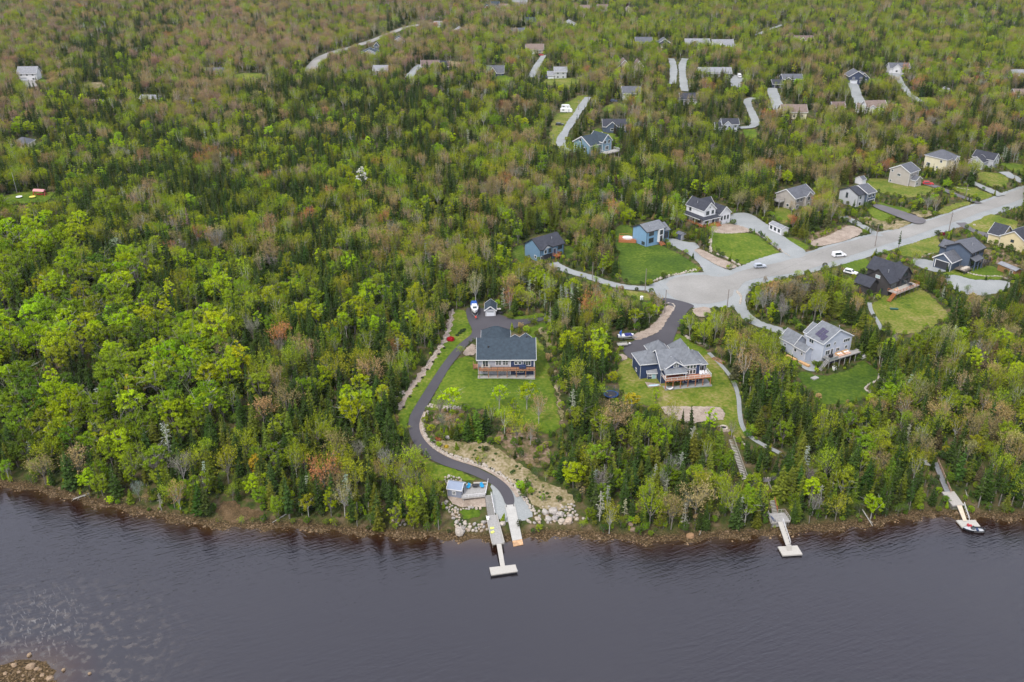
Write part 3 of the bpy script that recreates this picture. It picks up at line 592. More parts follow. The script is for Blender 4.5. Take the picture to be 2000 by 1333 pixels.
PROTO = []      # (kind, crown mesh, trunk mesh, joined mesh, nominal height, radius)
def add_proto(kind, data, H, rad, cmat, tmat):
    (cv, cf, ca), (tv, tf, ta) = data; k = len(PROTO)
    cm = nmesh(kind+'_crown', cv, cf, 4, [cmat], attrs={'shade': ca}); tm = nmesh(kind+'_trunk', tv, tf, 4, [tmat])
    jm = join(kind+'_whole', [(cv, cf, ca, 0), (tv, tf, ta, 1)], [cmat, tmat])
    PROTO.append((kind, cm, tm, jm, H, rad)); return k
F_, N_, T_ = M['foliage'], M['needles'], M['twigs']; BG, BP = M['bark_grey'], M['bark_pale']
K = {}
K['spruce'] = [add_proto('spruce', conifer(1, 10, 2.0, .06, 1.0, .2), 10, 2.0, N_, BG), add_proto('spruce', conifer(2, 10, 1.6, .18, 1.0, .3), 10, 1.6, N_, BG),
               add_proto('spruce', conifer(3, 10, 1.75, .10, 1.0, .28), 10, 1.75, N_, BG), add_proto('spruce', conifer(4, 10, 1.35, .34, .8, .4), 10, 1.35, N_, BG),
               add_proto('spruce', conifer(5, 10, 2.3, .03, 1.1, .15), 10, 2.3, N_, BG)]
K['leafy'] = [add_proto('leafy', broadleaf(11, 9, 3.3), 9, 3.3, F_, BG), add_proto('leafy', broadleaf(12, 9, 3.7, 95, 42), 9, 3.7, F_, BG),
              add_proto('leafy', broadleaf(13, 9, 2.7, 62, 46, .17), 9, 2.7, F_, BG), add_proto('leafy', broadleaf(14, 9, 3.0, 52, 44, .17, .35, .6), 9, 3.0, F_, BP),
              add_proto('leafy', broadleaf(15, 9, 2.2, 46, 50, .15, .15), 9, 2.2, F_, BG)]
K['budding'] = [add_proto('budding', airytree(21, 10, 2.6, 420, 1000, .13), 10, 2.6, T_, BG), add_proto('budding', airytree(22, 10, 2.2, 380, 800, .12), 10, 2.2, T_, BP),
                add_proto('budding', airytree(23, 10, 3.0, 480, 1200, .13), 10, 3.0, T_, BG)]
K['bare'] = [add_proto('bare', airytree(31, 9, 2.6, 800, 260, .09), 9, 2.6, T_, BP), add_proto('bare', airytree(32, 9, 2.1, 700, 200, .09, 1.5), 9, 2.1, T_, BG)]
K['snag'] = [add_proto('snag', snag(41), 9, 1.5, T_, BP), add_proto('snag', snag(42, 9, 1.2, 500), 9, 1.2, T_, BP)]

# colours of each sort, as albedo
COL = {'spruce_dark': (.050, .086, .018), 'spruce_olive': (.125, .155, .020), 'spruce_bright': (.085, .15, .025), 'spruce_brown': (.11, .10, .045),
       'lime': (.275, .375, .010), 'yellowlime': (.31, .40, .012), 'mid': (.165, .245, .014), 'deep': (.085, .15, .016), 'olive': (.23, .285, .016),
       'gold': (.38, .29, .02), 'tan': (.29, .22, .095), 'pink': (.29, .195, .13), 'rust': (.36, .17, .07), 'grey': (.27, .25, .22), 'lichen': (.34, .37, .27), 'mint': (.33, .42, .24)}
# what grows where: letter map over the photo, rows every 100 px from y=0, columns every 200 px from x=0
MIX = {'N': [('spruce', 'spruce_dark', .28), ('spruce', 'spruce_olive', .14), ('budding', 'olive', .15), ('budding', 'tan', .19), ('budding', 'pink', .13), ('leafy', 'mid', .09), ('leafy', 'olive', .08), ('leafy', 'lime', .05), ('budding', 'rust', .015)],
       'L': [('leafy', 'lime', .36), ('leafy', 'mid', .20), ('leafy', 'yellowlime', .07), ('leafy', 'deep', .05), ('spruce', 'spruce_dark', .26), ('leafy', 'gold', .02), ('budding', 'tan', .03), ('snag', 'lichen', .02)],
       'M': [('leafy', 'lime', .15), ('leafy', 'mid', .12), ('leafy', 'yellowlime', .05), ('leafy', 'olive', .09), ('spruce', 'spruce_dark', .44), ('spruce', 'spruce_olive', .18), ('budding', 'olive', .12), ('budding', 'tan', .10), ('budding', 'rust', .02), ('bare', 'grey', .035), ('snag', 'lichen', .03)],
       'S': [('spruce', 'spruce_dark', .50), ('spruce', 'spruce_olive', .18), ('leafy', 'mid', .10), ('budding', 'olive', .08), ('leafy', 'lime', .03), ('bare', 'grey', .04), ('snag', 'lichen', .05), ('budding', 'tan', .03)],
       'Y': [('spruce', 'spruce_bright', .40), ('spruce', 'spruce_olive', .22), ('leafy', 'mid', .10), ('budding', 'olive', .12), ('budding', 'tan', .08), ('snag', 'lichen', .03), ('spruce', 'spruce_dark', .05)],
       'B': [('spruce', 'spruce_dark', .32), ('spruce', 'spruce_olive', .12), ('budding', 'tan', .17), ('budding', 'pink', .17), ('bare', 'pink', .08), ('budding', 'rust', .03), ('leafy', 'mid', .05), ('budding', 'olive', .06)],
       'O': [('spruce', 'spruce_olive', .30), ('spruce', 'spruce_dark', .22), ('spruce', 'spruce_brown', .10), ('budding', 'olive', .12), ('budding', 'tan', .12), ('leafy', 'olive', .07), ('leafy', 'lime', .06), ('bare', 'grey', .04), ('budding', 'rust', .03), ('snag', 'lichen', .03)],
       'G': [('spruce', 'spruce_olive', .18), ('spruce', 'spruce_dark', .10), ('spruce', 'spruce_bright', .12), ('leafy', 'mid', .12), ('leafy', 'lime', .10), ('budding', 'olive', .18), ('budding', 'tan', .12), ('leafy', 'olive', .08)]}
MAP = ['NNNNNNGGGGG', 'NSNNNGGGOGG', 'NMNSSMOOOOO', 'MMMMMYOSOOO', 'MSSMMOSSOOO', 'LMMMOMOOOOO', 'MLMMMOMOOSO', 'LLLMMMMOSSO', 'LLLMMMMSSSO', 'SLSMMMSSSOO', 'SSSMMSSSSSS', 'SSSSSSSSSSS']
RW = 1000
def raster(skip=()):
    """clear mask at half the photo's size"""
    yy, xx = np.mgrid[0:667, 0:1000]; m_ = np.zeros((667, 1000), bool)
    for p in CLEAR:
        if any(p is q for q in skip): continue
        x0, y0 = np.floor(p.min(0)/2).astype(int)-1; x1, y1 = np.ceil(p.max(0)/2).astype(int)+2
        x0, y0 = max(x0, 0), max(y0, 0); x1, y1 = min(x1, 1000), min(y1, 667)
        if x1 <= x0 or y1 <= y0: continue
        m_[y0:y1, x0:x1] |= inpoly(xx[y0:y1, x0:x1]*2.0+1, yy[y0:y1, x0:x1]*2.0+1, p)
    return m_
def masked(mk, px, py):
    ix = np.clip((px/2).astype(int), 0, 999); iy = np.clip((py/2).astype(int), 0, 666)
    ins = (px >= 0) & (px < 2000) & (py >= 0) & (py < 1333)
    return mk[iy, ix] & ins
def plant_forest(MANUAL):
    mk = raster(); prs = np.random.RandomState(99)
    def cells(y0, y1, step):
        X = []; Y = []
        for y in np.arange(y0, y1, step):
            half = y*1.30/ (FPX/1000)*1.0/ CP*1.0+60
            x = np.arange(-half, half, step); X.append(x+prs.uniform(-.45, .45, len(x))*step); Y.append(np.full(len(x), y)+prs.uniform(-.45, .45, len(x))*step)
        return np.concatenate(X), np.concatenate(Y)
    near = cells(150, 480, 2.75); far = cells(480, 900, 3.9); far2 = cells(900, 1750, 6.0)
    X = np.concatenate([near[0], far[0], far2[0]]); Y = np.concatenate([near[1], far[1], far2[1]])
    D = Y-shore_y(X); k = D > 1.2+prs.uniform(0, 2.2, len(X)); X, Y, D = X[k], Y[k], D[k]; Z = height(X, Y)
    px, py = proj(X, Y, Z); k = (px > -260) & (px < 2260) & (py > -40); X, Y, Z, D, px, py = [a[k] for a in (X, Y, Z, D, px, py)]
    n = len(X)
    jx = np.clip(np.round((px+prs.normal(0, 55, n))/200).astype(int), 0, 10); jy = np.clip(np.round((py+prs.normal(0, 26, n))/100).astype(int), 0, 11)
    nz = np.array([noise.noise(Vector((a*.035, b*.035, 3.3))) for a, b in zip(X, Y)])      # patches of one sort
    out_ = []
    for i in range(n):
        mix = MIX[MAP[jy[i]][jx[i]]]; u = min(.999, max(0, prs.rand()*0.72+0.28*(nz[i]*1.3+.5)))
        tot = sum(a[2] for a in mix); acc = 0
        for kd, cl, wt in mix:
            acc += wt/tot
            if u <= acc: break
        f = (Y[i]-200)/900
        lush = MAP[jy[i]][jx[i]] == 'L'
        if kd == 'leafy':
            if prs.rand() > (.33 if lush else .58): continue
            s = prs.uniform(.75, 1.2)*(1.32 if lush else .86)
        elif kd == 'spruce': s = prs.uniform(.58, 1.2)*(.95 if MAP[jy[i]][jx[i]] != 'Y' else .62)
        elif kd == 'budding':
            if prs.rand() > .7: continue
            s = prs.uniform(.65, 1.08)
        elif kd == 'bare':
            if prs.rand() > .7: continue
            s = prs.uniform(.6, .95)
        else: s = prs.uniform(.6, 1.1)
        if D[i] < 12: s *= 1.0
        if Y[i] > 900: s *= 1.12
        pi_ = K[kd][prs.randint(len(K[kd]))]; out_.append([X[i], Y[i], Z[i], s, pi_, kd, cl])
    T = out_; n = len(T)
    X = np.array([t[0] for t in T]); Y = np.array([t[1] for t in T]); Z = np.array([t[2] for t in T]); s = np.array([t[3] for t in T]); pi_ = np.array([t[4] for t in T])
    Hn = np.array([p[4] for p in PROTO])[pi_]; Rn = np.array([p[5] for p in PROTO])[pi_]
    ok = np.zeros(n, bool)
    for tr in (1.0, .72, .48, .3):      # a tree that would hide a clear patch is tried smaller, then left out
        hit = np.zeros(n, bool)
        for fz in (0.0, .25, .5, .75, .97):
            for fx in (-1, 0, 1):
                rr = Rn*s*tr*fx*(1.0 if fz < .6 else .35)*(0.7)
                a, b = proj(X+rr, Y, Z+Hn*s*tr*fz); hit |= masked(mk, a, b) & ((Y < 430) | (fz < .6))
        new = ~ok & ~hit & (Hn*s*tr > 2.2); s = np.where(new, s*tr, s); ok |= new
    for bx, by, kd, var, H, cl in MANUAL:
        x, y, z = P(bx, by); k = K[kd][var]; X = np.append(X, x); Y = np.append(Y, y); Z = np.append(Z, z); s = np.append(s, H/PROTO[k][4]); pi_ = np.append(pi_, k); T.append((0, 0, 0, 0, 0, kd, cl)); ok = np.append(ok, True)
    n = len(T)
    T = [(X[i], Y[i], Z[i], s[i], pi_[i], T[i][5], T[i][6]) for i in range(n) if ok[i]]
    return T

# ------------------------------------------------------------------ building materials
def siding(name, c): return mat(name, c, 0.75, 0.06, 0.6, spec=0.25)
def shingle(name, c): return mat(name, c, 0.92, 0.18, 1.1, bump=0.35, bscale=5, spec=0.15)
WHITE = mat('white_trim', (0.62, 0.62, 0.62), 0.6, 0.05, 2); BLACKT = mat('black_trim', (0.03, 0.03, 0.033), 0.6, 0.1, 2)
GLASS = mat('window_glass', (0.035, 0.05, 0.055), 0.12, 0.3, 0.7, spec=0.8)
WOODR = mat('reddish_cedar', (0.36, 0.135, 0.055), 0.8, 0.2, 2); WOODB = mat('brown_deck_boards', (0.30, 0.15, 0.08), 0.8, 0.2, 2)
WOODG = mat('weathered_boards', (0.30, 0.29, 0.275), 0.85, 0.14, 2.5); WOODP = mat('pale_boards', (0.35, 0.33, 0.295), 0.85, 0.12, 2.5); WOODL = mat('fresh_lumber', (0.50, 0.30, 0.14), 0.8, 0.2, 3)
WOODD = mat('dark_timber', (0.10, 0.085, 0.07), 0.85, 0.25, 2.5); CREAMB = mat('cream_boards', (0.40, 0.38, 0.34), 0.8, 0.06, 2)
ROOF_BLUE = shingle('slate_blue_shingles', (0.040, 0.055, 0.070)); ROOF_GREY = shingle('grey_shingles', (0.15, 0.16, 0.175)); ROOF_MID = shingle('mid_grey_shingles', (0.10, 0.105, 0.12))
ROOF_BLACK = shingle('charcoal_shingles', (0.045, 0.048, 0.060)); ROOF_TAN = shingle('tan_shingles', (0.175, 0.135, 0.115)); ROOF_PALE = shingle('pale_shingles', (0.22, 0.225, 0.24)); ROOF_BROWN = shingle('brown_shingles', (0.15, 0.11, 0.10))
SD = {'grey': siding('grey_siding', (0.31, 0.32, 0.36)), 'navy': siding('navy_siding', (0.028, 0.045, 0.10)), 'palegrey': siding('pale_grey_siding', (0.40, 0.43, 0.50)), 'black': siding('black_brown_siding', (0.052, 0.048, 0.048)),
      'slate': siding('slate_blue_siding', (0.075, 0.10, 0.145)), 'blue': siding('steel_blue_siding', (0.125, 0.215, 0.31)), 'bright': siding('sky_blue_siding', (0.17, 0.30, 0.44)), 'white': siding('white_siding', (0.62, 0.62, 0.64)),
      'beige': siding('beige_grey_siding', (0.36, 0.33, 0.30)), 'cream': siding('cream_siding', (0.58, 0.53, 0.38)), 'yellow': siding('yellow_siding', (0.58, 0.49, 0.30)), 'lgrey': siding('light_grey_siding', (0.42, 0.43, 0.45)), 'dark': siding('dark_blue_siding', (0.05, 0.065, 0.11)),
      'teal': siding('teal_blue_siding', (0.17, 0.27, 0.34)), 'red': siding('barn_red_siding', (0.22, 0.05, 0.04)), 'tan': siding('tan_siding', (0.42, 0.35, 0.27)), 'boat': siding('boathouse_siding', (0.19, 0.21, 0.26))}
GDOOR = mat('garage_door_panel', (0.62, 0.64, 0.68), 0.6, 0.04, 2); GDARK = mat('dark_garage_door', (0.04, 0.042, 0.05), 0.6, 0.1, 2)
STONE = mat('pale_field_stone', (0.42, 0.37, 0.31), 0.9, 0.3, 1.2, bump=0.4, bscale=6); FOUND = mat('foundation_concrete', (0.36, 0.35, 0.33), 0.9, 0.12, 1)
SOLAR = mat('solar_cells', (0.03, 0.022, 0.06), 0.2, 0.15, 3, spec=0.7); METALG = mat('galvanised_metal', (0.4, 0.41, 0.43), 0.45, 0.1, 2, metal=0.5); RUBBER = mat('black_rubber', (0.02, 0.02, 0.02), 0.85)
BLOCKS = {}
class House:
    def __init__(s, name, label, A, B, W0=None, yaw=None, cat='house', group=None, dz=0.0, k=None):
        a, b = PV(*A), PV(*B); d = b-a; s.yaw = R(yaw) if yaw is not None else math.atan2(d.y, d.x); s.W = math.hypot(d.x, d.y); s.k = k or (s.W/W0 if W0 else 1.0)
        s.root = empty(name, (a.x, a.y, a.z+dz), s.yaw, label, cat, group); s.foot = []; s.a = a
    def mb(s): return MB(s.k)
    def world(s, x, y, z=0): 
        c, n = math.cos(s.yaw), math.sin(s.yaw); x, y, z = x*s.k, y*s.k, z*s.k
        l = s.root.location; return (l.x+c*x-n*y, l.y+n*x+c*y, l.z+z)
    def silhouette(s, x0, x1, y0, y1, z0, z1):
        if s.root.location.y > 480: z0 = z0+2.4; z1 = z1-.6; x0, x1 = x0+.8, x1-.8
        pts = [s.world(x, y, z) for x in (x0, x1) for y in (y0, y1) for z in (z0, z1)]; q = [tuple(float(v) for v in proj(*p)) for p in pts]
        q = sorted(set(q)); hull = []
        for seq in (q, q[::-1]):
            st = []
            for p in seq:
                while len(st) > 1 and (st[-1][0]-st[-2][0])*(p[1]-st[-2][1])-(st[-1][1]-st[-2][1])*(p[0]-st[-2][0]) <= 0: st.pop()
                st.append(p)
            hull += st[:-1]
        CLEAR.append(np.array(hull))
    def gable(s, x0, x1, y0, y1, ze, rise, axis, wall, roof, trim=None, over=0.4, z0=0.0, base=2.6, clear=True, corners=True, bk=None):
        """walls with gable triangles, a pitched roof with eaves, white corner and fascia boards"""
        m = s.mb(); zb = z0-base if z0 == 0 else z0; m.box(x0, x1, y0, y1, zb, ze); t = .16
        if axis == 'x':
            ym = (y0+y1)/2
            for X, o in ((x0, 1), (x1, -1)): m.poly([(X, y0, ze), (X, ym, ze+rise), (X, y1, ze)][::o])
            sl = rise/((y1-y0)/2); e = over; r = s.mb()
            for sg, ya in ((1, y0), (-1, y1)):
                ye = ya-sg*e; zl = ze-e*sl+.03; b_ = [(x0-e, ye, zl), (x1+e, ye, zl), (x1+e, ym, ze+rise+.03), (x0-e, ym, ze+rise+.03)]
                if sg < 0: b_ = [b_[1], b_[0], b_[3], b_[2]]
                r.hexa(b_, [(p[0], p[1], p[2]+t) for p in b_])
            f = s.mb()
            for X in (x0-e-.03, x1+e+.03):
                for ya, sg in ((y0, 1), (y1, -1)): f.bar((X, ya-sg*e, ze-e*sl+.08), (X, ym, ze+rise+.08), .08, .3)
            for ya, sg in ((y0, 1), (y1, -1)): f.bar((x0-e, ya-sg*(e+.03), ze-e*sl+.05), (x1+e, ya-sg*(e+.03), ze-e*sl+.05), .08, .26)
        else:
            xm = (x0+x1)/2
            for Y, o in ((y0, -1), (y1, 1)): m.poly([(x0, Y, ze), (xm, Y, ze+rise), (x1, Y, ze)][::o])
            sl = rise/((x1-x0)/2); e = over; r = s.mb()
            for sg, xa in ((1, x0), (-1, x1)):
                xe = xa-sg*e; zl = ze-e*sl+.03; b_ = [(xe, y1+e, zl), (xe, y0-e, zl), (xm, y0-e, ze+rise+.03), (xm, y1+e, ze+rise+.03)]
                if sg < 0: b_ = [b_[1], b_[0], b_[3], b_[2]]
                r.hexa(b_, [(p[0], p[1], p[2]+t) for p in b_])
            f = s.mb()
            for Y in (y0-e-.03, y1+e+.03):
                for xa, sg in ((x0, 1), (x1, -1)): f.bar((xa-sg*e, Y, ze-e*sl+.08), (xm, Y, ze+rise+.08), .08, .3)
            for xa, sg in ((x0, 1), (x1, -1)): f.bar((xa-sg*(e+.03), y0-e, ze-e*sl+.05), (xa-sg*(e+.03), y1+e, ze-e*sl+.05), .08, .26)
        m.build('wall', wall, s.root); rf = r.build('roof', roof, s.root)
        if trim:
            f.build('fascia', trim, rf)
            if corners: s.corner(x0, x1, y0, y1, zb if z0 else -.3, ze-.05, trim)
        if clear: s.silhouette(x0, x1, y0, y1, z0, ze+rise*.6)
        return rf
    def corner(s, x0, x1, y0, y1, z0, z1, trim, w=.14):
        for X in (x0, x1):
            for Y in (y0, y1):
                if Y == y1 and X == x1: continue
                s.mb().box(X-w/2 if X == x1 else X-.03, X+.03 if X == x1 else X+w/2, Y-.03 if Y == y0 else Y-w/2, Y+w/2 if Y == y0 else Y+.03, z0, z1).build('corner_board', trim, s.root)
    def hip(s, x0, x1, y0, y1, ze, rise, wall, roof, trim=None, over=0.45, z0=0.0, base=2.6, ridge=None, clear=True, corners=True):
        m = s.mb(); zb = z0-base if z0 == 0 else z0; m.box(x0, x1, y0, y1, zb, ze).build('wall', wall, s.root); e = over
        a0, a1, b0, b1 = x0-e, x1+e, y0-e, y1+e; w_, d_ = a1-a0, b1-b0
        if w_ >= d_: R0, R1 = (a0+d_/2, (b0+b1)/2), (a1-d_/2, (b0+b1)/2)
        else: R0, R1 = ((a0+a1)/2, b0+w_/2), ((a0+a1)/2, b1-w_/2)
        zl = ze-.05; zr = ze+rise; P0, P1 = (R0[0], R0[1], zr), (R1[0], R1[1], zr); c = [(a0, b0, zl), (a1, b0, zl), (a1, b1, zl), (a0, b1, zl)]
        r = s.mb(); t = .15
        def up(p): return (p[0], p[1], p[2]+t)
        if w_ >= d_: fs = [[c[0], c[1], P1, P0], [c[1], c[2], P1], [c[2], c[3], P0, P1], [c[3], c[0], P0]]
        else: fs = [[c[0], c[1], P0], [c[1], c[2], P1, P0], [c[2], c[3], P1], [c[3], c[0], P0, P1]]
        for f in fs: r.poly([up(p) for p in f])
        for k in range(4): r.poly([c[k], c[(k+1) % 4], up(c[(k+1) % 4]), up(c[k])])
        r.poly([c[3], c[2], c[1], c[0]]); rf = r.build('roof', roof, s.root)
        h = s.mb()
        for k in range(4):
            p = c[k]; q = P0 if math.hypot(p[0]-P0[0], p[1]-P0[1]) < math.hypot(p[0]-P1[0], p[1]-P1[1]) else P1; h.bar((p[0], p[1], p[2]+t), (q[0], q[1], q[2]+t), .2, .07)
        if P0 != P1: h.bar(up(P0), up(P1), .2, .08)
        h.build('ridge_cap', roof, rf)
        if trim:
            f = s.mb()
            for k in range(4):
                p, q = c[k], c[(k+1) % 4]; f.bar((p[0], p[1], p[2]+.04), (q[0], q[1], q[2]+.04), .1, .24)
            f.build('fascia', trim, rf)
            if corners: s.corner(x0, x1, y0, y1, zb if z0 else -.3, ze-.08, trim)
        if clear: s.silhouette(x0, x1, y0, y1, z0, ze+rise*.5)
        return rf
    def shed(s, x0, x1, y0, y1, zlow, zhigh, roof, side='f', t=.15, trim=None):
        """lean-to roof, low edge on side f(ront) l(eft) r(ight)"""
        z = {'f': (zlow, zlow, zhigh, zhigh), 'l': (zlow, zhigh, zhigh, zlow), 'r': (zhigh, zlow, zlow, zhigh)}[side]
        c = [(x0, y0, z[0]), (x1, y0, z[1]), (x1, y1, z[2]), (x0, y1, z[3])]
        rf = s.mb().hexa(c, [(p[0], p[1], p[2]+t) for p in c]).build('porch_roof', roof, s.root)
        if trim:
            f = s.mb(); q = {'f': (0, 1), 'l': (3, 0), 'r': (1, 2)}[side]; f.bar(c[q[0]], c[q[1]], .1, .26); f.build('fascia', trim, rf)
        return rf
    def F(s, face):
        k, v = face
        return {'f': lambda u, d, z: (u, v-d, z), 'b': lambda u, d, z: (u, v+d, z), 'l': lambda u, d, z: (v-d, u, z), 'r': lambda u, d, z: (v+d, u, z)}[k]
    def window(s, face, u, z, w, h, nx=1, ny=1, trim=None, name='window', pane=None):
        T = s.F(face); trim = trim or WHITE; f = s.mb(); b = .13
        def bx(m, u0, u1, d0, d1, z0, z1):
            p, q = T(u0, d0, z0), T(u1, d1, z1); m.box(p[0], q[0], p[1], q[1], z0, z1)
        bx(f, u-w/2-b, u-w/2, -.01, .09, z-b, z+h+b); bx(f, u+w/2, u+w/2+b, -.01, .09, z-b, z+h+b); bx(f, u-w/2, u+w/2, -.01, .09, z-b, z); bx(f, u-w/2, u+w/2, -.01, .09, z+h, z+h+b)
        for i in range(1, nx): bx(f, u-w/2+w*i/nx-.045, u-w/2+w*i/nx+.045, .05, .075, z, z+h)
        for j in range(1, ny): bx(f, u-w/2, u+w/2, .045, .07, z+h*j/ny-.04, z+h*j/ny+.04)
        o = f.build(name, trim, s.root); g = s.mb(); bx(g, u-w/2, u+w/2, .005, .04, z, z+h); g.build('pane', pane or GLASS, o); return o
    def door(s, face, u, z, w=1.0, h=2.1, mt=None, trim=None):
        T = s.F(face); m = s.mb(); p, q = T(u-w/2, -.01, z), T(u+w/2, .06, z+h); o = m.box(p[0], q[0], p[1], q[1], z, z+h).build('door', mt or GDARK, s.root)
        t = s.mb(); b = .12
        for a0, a1, b0, b1 in ((u-w/2-b, u-w/2, z, z+h+b), (u+w/2, u+w/2+b, z, z+h+b), (u-w/2, u+w/2, z+h, z+h+b)):
            p, q = T(a0, -.01, b0), T(a1, .09, b1); t.box(p[0], q[0], p[1], q[1], b0, b1)
        t.build('frame', trim or WHITE, o); return o
    def garage(s, face, u, z, w=2.7, h=2.3, mt=None, trim=None, lights=True):
        T = s.F(face); m = s.mb()
        for j in range(4):
            p, q = T(u-w/2, -.01, 0), T(u+w/2, .05, 0); m.box(p[0], q[0], p[1], q[1], z+h*j/4+.015, z+h*(j+1)/4-.015)
        p, q = T(u-w/2, -.01, 0), T(u+w/2, .03, 0); m.box(p[0], q[0], p[1], q[1], z, z+h); o = m.build('garage_door', mt or GDOOR, s.root)
        t = s.mb(); b = .16
        for a0, a1, b0, b1 in ((u-w/2-b, u-w/2, z, z+h+b), (u+w/2, u+w/2+b, z, z+h+b), (u-w/2, u+w/2, z+h, z+h+b)):
            p, q = T(a0, -.01, b0), T(a1, .1, b1); t.box(p[0], q[0], p[1], q[1], b0, b1)
        t.build('frame', trim or WHITE, o)
        if lights:
            p, q = T(u-w*.44, .05, 0), T(u+w*.44, .07, 0); s.mb().box(p[0], q[0], p[1], q[1], z+h*.8, z+h*.93).build('pane', GLASS, o)
        return o
    def deck(s, x0, x1, y0, y1, z, rails='flr', floor=None, rail=None, posts=5, postmat=None, h=1.0, down=None, glass=None, back=True):
        floor = floor or WOODB; rail = rail or WHITE; d = s.mb(); d.box(x0, x1, y0, y1, z-.08, z); d.box(x0, x1, y0-.04, y0+.01, z-.3, z-.005); o = d.build('deck', floor, s.root)
        r = s.mb(); sides = []
        if 'f' in rails: sides.append(((x0, y0), (x1, y0)))
        if 'l' in rails: sides.append(((x0, y0), (x0, y1)))
        if 'r' in rails: sides.append(((x1, y0), (x1, y1)))
        for a, b in sides:
            n = max(1, int(math.hypot(b[0]-a[0], b[1]-a[1])/1.8)); r.bar((*a, z+h), (*b, z+h), .1, .08); r.bar((*a, z+.12), (*b, z+.12), .06, .05)
            for i in range(n+1): q = (a[0]+(b[0]-a[0])*i/n, a[1]+(b[1]-a[1])*i/n); r.box(q[0]-.05, q[0]+.05, q[1]-.05, q[1]+.05, z, z+h)
            nb = n*8
            for i in range(nb): q = (a[0]+(b[0]-a[0])*i/nb, a[1]+(b[1]-a[1])*i/nb); r.box(q[0]-.013, q[0]+.013, q[1]-.013, q[1]+.013, z+.12, z+h)
        if sides: r.build('railing', rail, o)
        dn = down if down is not None else -1.5
        for i in range(posts):
            X = x0+.12+(x1-x0-.24)*i/max(1, posts-1); s.mb().box(X-.1, X+.1, y0+.1, y0+.3, dn, z-.08).build('post', postmat or floor, s.root)
        return o
    def steps(s, x0, x1, y0, y1, z0, z1, n, mt, along='y', name='stairs'):
        m = s.mb()
        for i in range(n):
            f0, f1 = i/n, (i+1)/n; z = z0+(z1-z0)*(i+1)/n
            if along == 'y': m.box(x0, x1, y0+(y1-y0)*f0, y0+(y1-y0)*f1+.02, z-.1, z)
            else: m.box(x0+(x1-x0)*f0, x0+(x1-x0)*f1+.02, y0, y1, z-.1, z)
        if along == 'y': m.bar((x0, y0, z0-.1), (x0, y1, z1-.1), .08, .25); m.bar((x1, y0, z0-.1), (x1, y1, z1-.1), .08, .25)
        else: m.bar((x0, y0, z0-.1), (x1, y0, z1-.1), .08, .25); m.bar((x0, y1, z0-.1), (x1, y1, z1-.1), .08, .25)
        return m.build(name, mt, s.root)
    def chimney(s, x, y, z0, z1, mt=None): s.mb().box(x-.25, x+.25, y-.25, y+.25, z0, z1).build('chimney', mt or METALG, s.root)
# ------------------------------------------------------------------ the near houses
# 1 long grey-roofed house by the winding driveway
h = House('house', 'long grey house with a slate blue roof and brown balcony beside the winding black driveway', (934, 733), (1043, 731), 17.0, yaw=0.5, cat='house')
h.gable(0, 17, 0.3, 13.5, 5.3, 3.7, 'x', SD['grey'], ROOF_BLUE, WHITE, over=.5)
h.hip(1.0, 9.5, 13.5, 20.5, 5.0, 3.2, SD['grey'], ROOF_BLUE, WHITE)
h.gable(10.0, 12.5, 12.5, 15.0, 5.2, .8, 'y', SD['grey'], ROOF_BLUE, WHITE, clear=False, corners=False, z0=3.0)
h.gable(13.0, 16.2, 12.5, 15.2, 5.2, 1.2, 'y', SD['grey'], ROOF_BLUE, WHITE, clear=False, corners=False, z0=3.0)
h.mb().box(9.9, 16.8, .12, .27, .1, 2.2).box(9.9, 16.8, .12, .27, 2.75, 4.9).build('dark_panel', SD['navy'], h.root)  # flat navy panels laid on the wall face, with no hollow behind
h.mb().box(9.55, 9.8, .1, .29, -.2, 5.2).build('trim_board', WHITE, h.root); h.mb().box(16.75, 17.03, .1, .29, -.2, 5.2).build('trim_board', WHITE, h.root)
h.window(('f', .3), 2.2, 2.75, 1.6, 2.0, 2, 1); h.window(('f', .3), 6.15, 3.3, 1.6, 1.35, 2, 2); h.window(('f', .3), 8.25, 3.3, 1.5, 1.35, 2, 2)
h.window(('f', .3), 2.1, .95, 1.5, .7, 2, 1); h.window(('f', .3), 6.15, 1.0, 1.6, .8, 3, 1); h.window(('f', .3), 8.25, 1.0, 1.5, .8, 3, 1)
h.window(('f', .12), 11.4, 3.6, .8, .8); h.window(('f', .12), 12.6, 3.6, .8, .8); h.window(('f', .12), 14.7, 3.2, 2.2, 1.4, 3, 1); h.window(('f', .12), 12.5, .9, 2.2, .9, 2, 1)
h.deck(.2, 17.2, -1.9, .25, 2.65, rails='flr', floor=WOODB, rail=BLACKT, posts=7, postmat=WOODB)
h.mb().box(-.1, 17.1, -2.2, .25, -1.2, .06).build('pad', CONC, h.root)
for x in (1.3, 3.4): h.mb().box(x-.3, x+.3, -.6, 0, 2.66, 3.1).box(x-.3, x+.3, -.1, .02, 3.1, 3.6).build('bench', CREAMB, h.root)
h.deck(-1.6, -.05, 3.2, 5.6, .9, rails='flr', floor=WOODB, rail=WOODB, posts=2)
h.chimney(3.1, 3.9, 6.2, 7.9, BLACKT); h.chimney(14.8, 7.6, 8.3, 9.4, BLACKT)
# detached garage behind it
h = House('garage', 'small grey detached garage with a white roller door beside the parked white boat', (948, 619), (968, 619), 3.4, yaw=0, cat='garage')
h.gable(0, 3.4, 0, 5.6, 2.4, 1.3, 'y', SD['grey'], ROOF_BLUE, WHITE, over=.35)
h.garage(('f', 0), 1.7, .05, 2.5, 2.0); h.mb().poly([(1.0, -.03, 2.75), (1.7, -.03, 3.35), (2.4, -.03, 2.75)]).build('gable_panel', SD['navy'], h.root); h.window(('r', 3.4), 2.8, 1.1, .8, .8)
